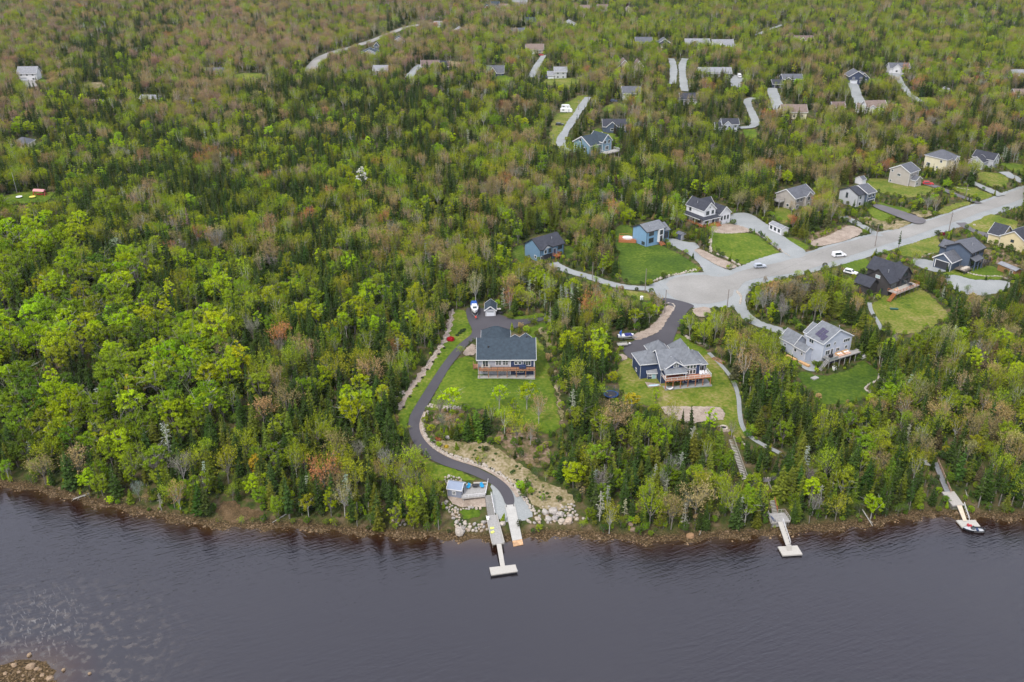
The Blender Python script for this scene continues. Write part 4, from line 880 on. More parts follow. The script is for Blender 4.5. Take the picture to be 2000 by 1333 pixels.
# 2 navy house with the hip roofs
h = House('house', 'navy blue house with many light grey hip roofs and a raised cedar deck', (1292, 754), (1394, 746), 15.0, k=0.94, cat='house')
NV = SD['navy']
h.gable(0, 10, 1.2, 11.5, 5.5, 3.8, 'x', NV, ROOF_GREY, WHITE, over=.45)
h.hip(7.0, 12.2, 0.0, 8.5, 6.7, 3.1, NV, ROOF_GREY, WHITE)
h.hip(9.2, 14.9, 1.4, 9.5, 5.6, 2.5, NV, ROOF_GREY, WHITE)
h.hip(-5.4, 2.6, 5.2, 13.0, 5.4, 2.8, NV, ROOF_GREY, WHITE)
h.hip(.5, 6.5, 11.0, 18.0, 5.2, 3.2, NV, ROOF_GREY, WHITE)
h.hip(8.0, 13.2, 9.5, 16.5, 5.2, 3.6, NV, ROOF_GREY, WHITE)
h.gable(1.2, 7.2, 0.2, 6.5, 6.0, 2.0, 'y', NV, ROOF_GREY, WHITE, over=.4, z0=4.8, clear=False, corners=False)
h.window(('f', .2), 4.4, 6.15, 1.5, 1.0, 2, 2)
h.shed(.1, 7.4, -2.3, 1.3, 5.0, 5.95, ROOF_GREY, 'f', trim=WHITE)
for x in (.3, 6.9): h.mb().box(x-.09, x+.09, -2.1, -1.92, 3.0, 5.05).build('column', WHITE, h.root)
for x in (8.35, 9.4, 10.45):
    h.window(('f', 0), x, 3.35, .8, 1.3); h.window(('f', 0), x, 5.25, .8, 1.05)
h.window(('f', 1.4), 13.3, 3.05, 1.8, 2.0, 2, 1); h.window(('f', 1.2), 2.6, 3.05, 1.8, 1.9, 2, 1); h.window(('f', 1.2), 5.0, 3.4, 1.2, 1.2)
h.window(('f', 0), 8.4, .9, .9, .9); h.window(('f', 0), 10.5, .9, .9, .9); h.door(('f', 1.2), 5.2, .1); h.door(('f', 1.2), 3.2, .1)
h.deck(.2, 15.2, -2.6, 1.4, 3.0, rails='flr', floor=WOODR, rail=WHITE, posts=7, postmat=WOODR)
h.mb().box(.2, 15.6, -2.9, 1.3, -1, .07).build('patio', GRAV, h.root)
h.mb().box(-4.4, -.2, -.2, 5.5, -.9, .16).build('patio', PINK, h.root)
h.window(('l', -5.6), 8.5, 1.5, .9, .9)
tub = House('hammock', 'white hammock hanging in the shade under the cedar deck', (1301, 763), (1314, 763), 2.0, cat='hammock')
m = tub.mb(); 
for i in range(8):
    a, b = i/8, (i+1)/8; m.hexa([(2*a, -.4, .5+1.2*(2*a-1)**2*.5), (2*b, -.4, .5+1.2*(2*b-1)**2*.5), (2*b, .4, .5+1.2*(2*b-1)**2*.5), (2*a, .4, .5+1.2*(2*a-1)**2*.5)], [(2*a, -.4, .54+.6*(2*a-1)**2), (2*b, -.4, .54+.6*(2*b-1)**2), (2*b, .4, .54+.6*(2*b-1)**2), (2*a, .4, .54+.6*(2*a-1)**2)])
m.build('cloth', WHITE, tub.root); tub.mb().bar((-.3, 0, 0), (0, 0, 1.15), .07).build('stand', METALG, tub.root); tub.mb().bar((2.3, 0, 0), (2, 0, 1.15), .07).build('stand', METALG, tub.root)
g = House('garden_shed', 'little navy shed with a pale grey roof on the patio of the navy house', (1264, 741), (1282, 740), 3.0, cat='shed')
g.gable(0, 3.0, 0, 2.2, 2.2, .9, 'x', NV, ROOF_PALE, WHITE, over=.25, clear=False); g.window(('f', 0), .9, 1.0, .7, .7, 2, 1); g.door(('f', 0), 2.1, .05, 1.1, 1.9, siding('pale_teal_paint', (.30, .45, .47)))
# 3 white-grey house with solar panels
h = House('house', 'tall pale grey house with solar panels on its roof and a cluttered deck', (1602, 715), (1671, 693), 12.0, k=0.93, cat='house')
PG = SD['palegrey']
h.gable(0, 13, 0, 7.4, 8.2, 3.5, 'y', PG, ROOF_GREY, WHITE, over=.4)
h.gable(3.0, 10.5, 7.4, 11.5, 7.0, 2.6, 'y', PG, ROOF_GREY, WHITE, over=.3)
h.gable(-3.2, 0, 4.2, 9.6, 4.3, 1.2, 'y', PG, ROOF_GREY, WHITE, over=.35)
h.gable(-3.25, 2.6, 9.6, 15.6, 4.6, 2.7, 'y', PG, ROOF_GREY, WHITE, over=.35)
s_ = 3.5/6.5
for q_, (u, v) in enumerate([(1.7, 4.6), (2.8, 4.6), (3.9, 4.6), (1.5, 3.0), (2.6, 3.0), (3.7, 3.0), (1.0, 1.6), (2.1, 1.6)]):
    zz = lambda X: 8.2+X*s_+.26
    c = [(u-.5, v-.72, zz(u-.5)), (u+.5, v-.72, zz(u+.5)), (u+.5, v+.72, zz(u+.5)), (u-.5, v+.72, zz(u-.5))]
    h.mb().hexa(c, [(a, b, z+.05) for a, b, z in c]).build('solar_panel', SOLAR, h.root)
for u, z, w_, hh, nx in ((2.2, 6.4, 1.7, 1.1, 2), (10.6, 6.5, 2.8, 1.0, 3), (2.4, 3.6, 1.8, 1.5, 2), (7.0, 3.9, 1.4, 1.1, 2), (5.2, 6.6, .6, .9, 1), (10.8, 4.0, .9, 1.0, 1)): h.window(('f', 0), u, z, w_, hh, nx, 1)
h.door(('f', 0), 4.3, 3.2, .9, 2.1, GLASS); h.window(('l', 0), 1.4, .3, .7, .8); h.window(('l', 0), 5.2, 6.3, 1.8, 1.2, 2, 1); h.window(('l', -3.2), 8.6, 2.4, 1.0, 1.0); h.window(('l', -3.2), 5.6, 2.4, .6, .9); h.window(('l', -3.25), 13.4, 2.4, .8, .8)
h.deck(.3, 15.2, -3.2, -.02, 3.1, rails='', floor=WOODG, posts=7, postmat=WOODG)
h.mb().box(.3, 4.2, -3.2, -3.1, 3.15, 4.05).box(.3, .4, -3.2, -.5, 3.15, 4.05).build('railing', METALG, h.root)
h.steps(-2.8, .3, -3.0, -1.7, .1, 3.05, 10, WOODG, along='x')
h.mb().box(1.5, 14.8, -.25, -.12, .05, 2.95).build('dark_panel', SD['dark'], h.root); h.mb().box(14.8, 15.2, -3.1, -.1, 0, 3.0).build('side_wall', PG, h.root)  # flat dark panel standing in for the shaded openings under the deck
HT = mat('white_plastic', (.74, .74, .72), .5, .04); CLOTH = mat('pink_cushions', (.62, .40, .30), .9, .25, 3)
def prop(name, label, cat, loc, yaw, parts, group=None):
    e = empty(name, loc, yaw, label, cat, group)
    for nm, m_, mt_ in parts: m_.build(nm, mt_, e)
    return e
for x, lb in ((6.3, 'left'), (9.3, 'right')):      # sectional sofas on the deck
    prop('outdoor_sofa', 'pink and tan outdoor sofa, %s of the two on the pale grey house deck' % lb, 'sofa', h.world(x, -1.7, 3.11), h.yaw,
         [('seat', MB().box(-1.2, 1.2, -.9, .7, 0, .42).box(-.3, .5, -.5, .1, .5, .62), CLOTH), ('backrest', MB().box(-1.2, 1.2, .5, .8, .42, .85).box(-1.3, -1.05, -.9, .8, .42, .7), WOODL), ('cushion', MB().box(-.8, .1, -.1, .45, .43, .68).box(.3, 1, -.2, .4, .43, .66), HT)], 'sofas on the pale grey house deck')
prop('barbecue', 'dark barbecue and chairs at the stair end of the pale grey house deck', 'barbecue', h.world(2.4, -1.6, 3.11), h.yaw, [('body', MB().box(-.7, .7, -.3, .3, .35, 1.0).cyl((-.7, 0, 1.0), (.7, 0, 1.0), .3, .3, 10), BLACKT), ('leg', MB().box(-.6, -.5, -.25, .25, 0, .35).box(.5, .6, -.25, .25, 0, .35), METALG)])
prop('storage_tote', 'white square tote standing on the lawn under the stairs', 'tote', h.world(2.0, -4.2, -.1), h.yaw, [('box', MB().box(-.5, .5, -.45, .45, 0, 1.1), HT), ('lid', MB().box(-.54, .54, -.49, .49, 1.1, 1.18), HT)])
prop('hot_tub', 'large white covered tub at the right end of the pale grey deck', 'hot tub', h.world(17.0, -2.2, -.1), h.yaw, [('shell', MB().box(-1.2, 1.2, -1.1, 1.1, 0, .95), HT), ('cover', MB().box(-1.25, 1.25, -1.15, -.02, .96, 1.1).box(-1.25, 1.25, .02, 1.15, .96, 1.1), HT)])
for k_, (x, y) in enumerate(((-5.2, 8.0), (-4.6, 2.8))):
    m = MB(); 
    for i in range(7): m.box(-2.0+.08*(i % 2), 2.0, -.5, .5, i*.12+.01, i*.12+.1)
    prop('lumber_stack', ['orange lumber stack by the garage wing of the pale grey house', 'longer orange lumber stack nearer the patio stairs'][k_], 'lumber stack', h.world(x, y, .1), h.yaw+R(95), [('planks', m, WOODL)])
prop('well_cover', 'flat grey slab lying on the deep green lawn', 'slab', PV(1591, 740)+Vector((0, 0, .05)), .6, [('slab', MB().box(-1.1, 1.1, -.7, .7, 0, .35), CONC)])
# 4 black house
h = House('house', 'black house with charcoal roof, front gable and cedar deck above a rough lawn', (1733, 579), (1781, 560), 12.0, k=1.02, cat='house')
BK = SD['black']
h.gable(0, 12, 0, 9.6, 4.8, 3.7, 'x', BK, ROOF_BLACK, BLACKT, over=.4)
h.gable(5.6, 12.2, -.3, 12.5, 5.6, 3.2, 'y', BK, ROOF_BLACK, BLACKT, over=.45)
h.gable(-4.6, .5, 4.4, 10.4, 3.2, 2.3, 'y', BK, ROOF_BLACK, BLACKT, over=.35)
h.window(('f', -.3), 8.7, 5.5, 2.2, 1.4, 3, 1, trim=BLACKT); h.window(('f', 0), 2.6, 2.4, 3.2, 2.0, 3, 1, trim=BLACKT); h.window(('f', -.3), 8.8, 2.4, 3.6, 2.0, 3, 1, trim=BLACKT)
h.window(('l', 0), 4.8, 5.3, 1.5, .9, 2, 1, pane=mat('pale_glass', (.35, .45, .45), .2)); h.window(('l', 0), 2.5, 1.2, .8, .9, trim=BLACKT)
h.deck(-.6, 13.0, -3.6, -.1, 2.2, rails='flr', floor=WOODP, rail=WOODR, posts=6, postmat=WOODD)
h.steps(-3.6, -.6, -3.4, -2.2, .0, 2.15, 10, WOODR, along='x')
prop('patio_set', 'dark table and chairs on the black house deck', 'table', h.world(9.6, -2.0, 2.21), h.yaw, [('tabletop', MB().box(-1, 1, -.55, .55, .7, .76), BLACKT), ('leg', MB().box(-.9, -.8, -.4, .4, 0, .7).box(.8, .9, -.4, .4, 0, .7), METALG), ('chair', MB().box(-.7, -.2, -1.2, -.75, .4, .48).box(-.7, -.2, -1.25, -1.2, .4, .95).box(.2, .7, .75, 1.2, .4, .48), SD['dark'])])
prop('lounge_set', 'tan wicker lounge chairs by the stair side of the black house deck', 'chairs', h.world(2.2, -1.8, 2.21), h.yaw, [('seat', MB().box(-1, -.3, -.4, .4, 0, .4).box(.3, 1.0, -.4, .4, 0, .4), CLOTH), ('backrest', MB().box(-1, -.3, .3, .45, .4, .85).box(.3, 1.0, .3, .45, .4, .85), WOODL)])
# 5 slate blue house
h = House('house', 'slate blue two-storey house with an open double garage on its left', (1890, 527), (1916, 514.5), 7.4, yaw=38, k=1.28, cat='house')
SL = SD['slate']
h.gable(0, 7.4, 0, 7.6, 5.2, 1.9, 'x', SL, ROOF_MID, BLACKT, over=.4)
h.gable(1.5, 5.4, 7.6, 10.2, 4.2, 1.4, 'y', SL, ROOF_MID, BLACKT, over=.4)
h.gable(-5.2, 0, 2.6, 8.0, 2.7, 1.9, 'x', SL, ROOF_MID, WHITE, over=.35)
h.mb().box(-5.23, -5.18, 3.3, 7.3, .05, 2.25).build('garage_shade_panel', GDARK, h.root); h.mb().box(-5.3, -5.2, 3.1, 3.3, 0, 2.4).box(-5.3, -5.2, 7.3, 7.5, 0, 2.4).box(-5.3, -5.2, 3.3, 7.3, 2.25, 2.42).build('door_frame', WHITE, h.root)  # inside of the open garage: its shade is a flat dark panel on the wall
for x in (1.4, 3.9, 6.2): h.window(('f', 0), x, 3.9, 1.3, 1.2, 2, 1, trim=BLACKT)
h.shed(-.2, 4.6, -1.9, 0, 2.9, 3.6, ROOF_MID, 'f'); 
for x in (.1, 2.3, 4.3): h.mb().box(x-.12, x+.12, -1.75, -1.5, -.8, 2.9).build('column', SL, h.root)
h.window(('f', 0), 2.3, .8, 2.4, 1.6, 2, 1, trim=BLACKT); h.deck(4.8, 8.6, -2.0, 0, 1.3, rails='fr', floor=WOODD, rail=BLACKT, posts=3, postmat=WOODD)
h.deck(-4.4, -.5, -1.4, 1.9, .9, rails='', floor=WOODD, posts=4, postmat=BLACKT)
h.mb().box(-4, -1, -1.0, .2, .92, 1.4).build('planter', STONE, h.root)
# 6 steel blue house left of the turning circle
h = House('house', 'steel blue split-level house with a dark garage door half hidden among trees', (1055, 513), (1098, 499.4), 11.5, yaw=40, cat='house')
BL = SD['blue']
h.gable(0, 11.5, 0, 8.6, 4.9, 2.9, 'x', BL, ROOF_BLACK, BLACKT, over=.4)
h.gable(1.0, 5.2, -.5, 3.0, 4.8, 1.3, 'y', BL, ROOF_BLACK, BLACKT, over=.3, z0=2.6, clear=False, corners=False); h.mb().poly([(1.6, -.53, 4.85), (4.6, -.53, 4.85), (3.1, -.53, 5.75)]).build('gable_panel', WHITE, h.root)
h.garage(('f', 0), 3.4, .05, 4.4, 2.2, GDARK, BLACKT, lights=False); h.window(('f', -.5), 2.1, 3.1, 1.1, 1.3); h.window(('f', -.5), 4.2, 3.1, 1.1, 1.3, trim=BLACKT); h.window(('f', 0), 9.6, 3.0, 1.8, 1.4, 2, 1, trim=BLACKT); h.window(('f', 0), 9.6, .6, 1.6, 1.2, 2, 1, trim=BLACKT)
h.door(('f', 0), .7, .05, .9, 2.1, GDARK); h.window(('l', 0), 2.6, 1.0, .9, .9); h.door(('f', 0), 7.0, 1.4, 1.3, 2.3, SD['dark']); h.deck(6.0, 8.4, -2.0, 0, 1.3, rails='flr', floor=WOODR, rail=WOODR, posts=3); h.steps(8.4, 10.6, -1.8, -.5, 1.25, .0, 5, WOODR, along='x')
# 7 sky blue house
h = House('house', 'sky blue two-storey house with white entrance bay and red steps above the dark lawn', (1262, 483), (1293.7, 472.4), 8.5, yaw=36, k=1.12, cat='house')
BR = SD['bright']
h.gable(0, 8.6, 0, 7.2, 5.6, 1.7, 'x', BR, ROOF_GREY, BLACKT, over=.4)
h.gable(8.6, 12.4, 1.4, 7.4, 3.6, 1.9, 'x', BR, ROOF_GREY, BLACKT, over=.35)
h.mb().box(5.2, 7.5, -.7, 0, .9, 5.5).build('entrance_bay', WHITE, h.root); h.window(('f', -.7), 6.35, 3.7, 1.1, 1.4, trim=BLACKT); h.door(('f', -.7), 6.35, 1.0, 1.3, 2.2, GDARK, WHITE)
h.window(('f', 0), 2.2, 3.9, 2.0, 1.2, 2, 1, trim=BLACKT); h.window(('f', 0), 2.2, 1.3, 2.0, 1.5, 2, 1, trim=BLACKT); h.garage(('f', 1.4), 10.5, .6, 2.7, 2.2, GDARK, BLACKT); h.window(('l', 0), 1.6, .5, 1.3, 1.0, 2, 1, trim=BLACKT)
h.steps(5.4, 7.3, -2.2, -.7, .0, 1.0, 5, WOODR, along='y')
e = prop('pool_deck', 'raised cedar deck round a white-covered pool left of the sky blue house', 'pool deck', PV(1208, 474), R(-10), [('deck', MB().box(0, 7, 0, 5.5, 1.0, 1.12).box(0, 7, -.05, 0, .0, 1.1), WOODR), ('railing', MB().bar((0, 0, 1.9), (7, 0, 1.9), .1).bar((0, 0, 1.9), (0, 5.5, 1.9), .1).bar((0, 5.5, 1.9), (7, 5.5, 1.9), .1).bar((0, 0, 1.5), (7, 0, 1.5), .06).add([(x, y, z) for x in (0, 7) for y in (0, .1) for z in (1.1, 1.9)], []), WOODR), ('pool_cover', MB().cyl((3.4, 2.8, 1.0), (3.4, 2.8, 1.35), 2.1, 2.1, 18), WHITE)])
CLEAR.append(np.array([(1206, 476), (1238, 472), (1236, 455), (1206, 452)]))
h = House('garden_shed', 'dark blue and grey lean-to shed between the sky blue house and the farmhouse', (1330, 470), (1340, 466.5), 2.4, yaw=38, k=1.05, cat='shed')
h.gable(0, 2.6, 0, 2.6, 2.2, .5, 'y', SD['lgrey'], ROOF_MID, None, over=.25); h.mb().box(-.04, 0, .1, 2.5, 0, 2.1).build('side_panel', SD['dark'], h.root)
# 8 white farmhouse
h = House('house', 'white farmhouse with black roofs, wraparound porch and red steps', (1373, 443), (1401.5, 437.5), 8.6, yaw=33, cat='house')
WH = SD['white']
h.gable(0, 6.4, 0, 10.8, 7.0, 2.9, 'y', WH, ROOF_BLACK, WHITE, over=.4)
h.gable(4.0, 10.5, 5.2, 10.6, 6.6, 2.7, 'x', WH, ROOF_BLACK, WHITE, over=.35)
h.gable(8.2, 14.6, -1.0, 7.6, 4.2, 2.8, 'y', WH, ROOF_BLACK, WHITE, over=.4)
h.window(('f', 0), 3.2, 7.6, .5, .6, trim=WHITE); h.shed(-2.1, 8.3, -2.0, 0, 3.3, 4.1, ROOF_BLACK, 'f', trim=WHITE); h.shed(-2.1, 0, 0, 10.6, 3.3, 4.1, ROOF_BLACK, 'l', trim=WHITE)
h.window(('f', 0), 2.0, 4.9, 1.5, 1.4, 2, 1, trim=BLACKT); h.window(('f', 0), 4.9, 5.0, 1.0, 1.3, trim=BLACKT); h.window(('f', 0), 2.0, 1.3, 1.7, 1.4, 2, 1, trim=BLACKT); h.door(('f', 0), 6.0, .5, 1.6, 2.1, GDARK, BLACKT)
h.window(('l', 0), 8.4, 4.9, 1.0, 1.4, trim=BLACKT); h.window(('l', 0), 5.4, 1.2, 1.4, 1.2, trim=BLACKT); h.window(('l', 0), 2.4, 1.2, 1.4, 1.2, trim=BLACKT)
for x in (9.6, 11.4, 13.2): h.window(('f', -1.0), x, 1.5, .7, 1.5, trim=BLACKT)
h.deck(-2.0, 8.1, -1.9, 0, .7, rails='fl', floor=WOODR, rail=WOODR, posts=5, h=.8); h.deck(-2.0, 0, 0, 9.5, .7, rails='l', floor=WOODR, rail=WOODR, posts=2, h=.8)
for x in (-1.9, 1.4, 4.8, 7.9): h.mb().box(x-.07, x+.07, -1.88, -1.74, .7, 3.35).build('column', WHITE, h.root)
for y in (3.2, 6.4, 9.4): h.mb().box(-1.95, -1.81, y-.07, y+.07, .7, 3.35).build('column', WHITE, h.root)
h.steps(5.2, 7.4, -3.4, -1.95, 0, .7, 4, WOODR)
# 9-13 houses up the road
h = House('house', 'beige-grey house with a left-hand deck at the edge of the roadside wood', (1550.5, 412), (1588, 404), 10.0, yaw=37, cat='house')
h.gable(0, 10.5, 0, 8.5, 4.6, 2.4, 'x', SD['beige'], ROOF_MID, WHITE, over=.35); h.gable(5.0, 8.2, -1.0, 2.4, 4.7, 1.4, 'y', SD['beige'], ROOF_MID, WHITE, over=.3, clear=False)
h.window(('f', 0), 1.5, 3.0, 1.2, 1.2, 2, 1); h.window(('f', 0), 3.6, 3.0, 1.2, 1.2, 2, 1); h.window(('f', 0), 1.6, .8, 1.4, 1.0, 2, 1); h.window(('f', -1), 6.6, 3.1, 1.2, 1.2); h.garage(('f', 0), 9.2, .1, 2.2, 2.1); h.window(('l', 0), 3, .9, 1.0, .9); h.window(('f', -1), 6.6, .7, 1.2, 1.2)
h.deck(-3.0, 0, 4.5, 8.5, 2.6, rails='flr', floor=WOODG, rail=WOODG, posts=2)
h = House('house', 'two-tone grey and navy house with a dark garage door and asphalt drive', (1673, 405.5), (1710, 399), 9.6, yaw=35, k=1.05, cat='house')
h.gable(0, 4.6, 0, 9.5, 5.3, 2.2, 'x', SD['lgrey'], ROOF_BLACK, BLACKT, over=.35); h.gable(4.6, 10.2, -1.2, 9.0, 5.5, 2.2, 'x', SD['slate'], ROOF_MID, WHITE, over=.35)
h.window(('f', 0), 1.6, 3.3, 1.3, 1.3); h.window(('f', 0), 1.6, .7, 1.3, 1.3); h.window(('f', -1.2), 6.2, 3.6, 1.3, 1.3); h.window(('f', -1.2), 8.6, 3.6, 1.3, 1.3); h.garage(('f', -1.2), 7.7, .1, 4.0, 2.2, GDARK); h.window(('l', 0), 5.6, 3.0, .8, 2.0, 1, 2, trim=BLACKT)
h = House('house', 'tall taupe grey house with small white windows uphill of the red car', (1772.5, 365), (1801, 356), 9.0, yaw=40, k=1.05, cat='house')
h.gable(0, 8.0, 0, 9.5, 6.4, 2.4, 'x', SD['beige'], ROOF_MID, WHITE, over=.4); h.gable(1.5, 6.5, -2.6, 0, 3.1, 1.4, 'y', SD['beige'], ROOF_MID, WHITE, over=.3, clear=False)
h.window(('l', 0), 5.0, 3.9, 1.5, 1.0, 2, 1); h.window(('l', 0), 8.4, 5.3, .8, .8); h.window(('l', 0), 8.6, .6, .8, .8); h.window(('f', 0), 2, 4.2, 1.2, 1.2, 2, 1); h.window(('f', 0), 7, 4.2, 1.2, 1.2, 2, 1); h.window(('f', -2.6), 3.0, .6, 1.4, 1.4, 2, 1); h.garage(('f', 0), 8.2, .1, 2.1, 2.1)
h = House('house', 'large cream white house with a grey hip roof near the road bend', (1845, 338), (1874, 327), 10.0, yaw=36, k=0.98, cat='house')
h.hip(0, 10.5, 0, 12.0, 6.6, 3.0, SD['cream'], ROOF_MID, WHITE); h.gable(3.5, 8.0, -1.6, 4.0, 6.0, 1.9, 'y', SD['cream'], ROOF_MID, WHITE, over=.35, clear=False)
h.window(('f', -1.6), 4.8, 4.4, 1.0, 1.4); h.window(('f', -1.6), 6.8, 4.4, 1.0, 1.4); h.window(('l', 0), 9.6, 1.6, 1.9, 1.6, 3, 1); h.window(('l', 0), 3.0, 4.6, 1.0, 1.2); h.window(('l', 0), 4.6, 1.4, .8, .9); h.window(('f', 0), 9.3, 1.0, 1.3, 1.4, 2, 1); h.shed(2.5, 9.0, -3.2, -1.6, 2.9, 3.6, ROOF_MID, 'f', trim=WHITE)
h = House('house', 'dark-roofed gabled house behind shrubs at the road bend', (1937, 330), (1953, 321), 6.5, yaw=40, k=0.88, cat='house')
h.gable(0, 7, 0, 12, 5.0, 3.0, 'y', SD['lgrey'], ROOF_BLACK, WHITE, over=.4); h.gable(-6, 0, 3, 11, 4.0, 2.6, 'x', SD['lgrey'], ROOF_BLACK, WHITE, over=.4); h.window(('f', 0), 2, 3.2, 1.3, 1.3); h.window(('f', 0), 5, 3.2, 1.3, 1.3); h.window(('l', -6), 7, 1.5, 1.3, 1.3)
h = House('garden_shed', 'long white shed with three black windows beside the gravel drives', (1501.5, 449), (1524.5, 460), 7.0, cat='shed')
h.gable(0, 7.2, 0, 3.2, 2.4, .7, 'x', WH, ROOF_PALE, WHITE, over=.15)
for x in (1.2, 3.5, 5.8): h.window(('f', 0), x, .9, .9, 1.0, 2, 2, trim=BLACKT)
h = House('garden_shed', 'small pale shed with a steep roof behind the two-tone house', (1683, 361.5), (1694, 359), 3.0, yaw=35, k=0.86, cat='shed')
h.gable(0, 3.4, 0, 4.6, 2.6, 1.5, 'x', WH, ROOF_MID, WHITE, over=.2); h.door(('f', 0), 1.7, .1, 1.2, 2.0, GDOOR)
h = House('house', 'pale yellow house with a big charcoal roof beside the right end of the road', (1998, 494), (2030, 478), 12.0, yaw=38, k=1.0, cat='house')
h.gable(0, 13, 0, 9.8, 4.4, 3.0, 'x', SD['yellow'], ROOF_BLACK, WHITE, over=.45); h.gable(1.0, 9.0, 9.8, 15.0, 4.0, 3.2, 'y', SD['yellow'], ROOF_BLACK, WHITE, over=.45); h.window(('l', 0), 5.0, 2.9, 1.1, .9, 2, 1, trim=BLACKT); h.window(('l', 0), 5.2, .4, 2.2, .7, 2, 1, trim=BLACKT); h.window(('f', 0), 3, 1.2, 1.5, 1.4)
h = House('garden_shed', 'long brown wooden shed with a pale metal roof by the grey gravel clearing', (1947, 528), (1979, 541), 7.0, cat='shed')
h.gable(0, 7.4, 0, 2.8, 2.4, .5, 'x', mat('brown_boards', (.26, .14, .06), .8, .2, 2), ROOF_PALE, None, over=.25); h.door(('f', 0), 5.8, .05, 1.0, 1.9, WOODD)
m = MB()
for i in range(16): m.box(-2.2+rng.uniform(-.4, .4), 2.0+rng.uniform(-.4, .4), -1.2+.15*i, -1.08+.15*i, .1+.1*(i % 4), .2+.1*(i % 4))
prop('plank_pile', 'untidy pile of grey planks beside the brown wooden shed', 'plank pile', PV(1990, 538), R(-20), [('planks', m, WOODG)])

# roof vents and plumbing stacks of the near houses
def _rv(lbl, pts):
    o = next(q for q in C.objects if q.type == 'EMPTY' and str(q.get('label', '')).startswith(lbl))
    for x, y, z in pts: MB().cyl((x, y, z-.5), (x, y, z+.45), .12, .12, 8).cyl((x, y, z+.45), (x, y, z+.52), .18, .18, 8).build('roof_vent', METALG, o)
_rv('navy blue house', [(3.5, 3.2, 7.2), (9.8, 3.0, 8.9)]); _rv('tall pale grey', [(9.2, 3.0, 9.9)]); _rv('black house', [(3, 3, 7.8)]); _rv('sky blue', [(3, 2, 7.2)]); _rv('white farmhouse', [(1.6, 6, 8.8)]); _rv('slate blue', [(4, 2.2, 8.4)]); _rv('steel blue', [(8, 2.5, 7.2)])
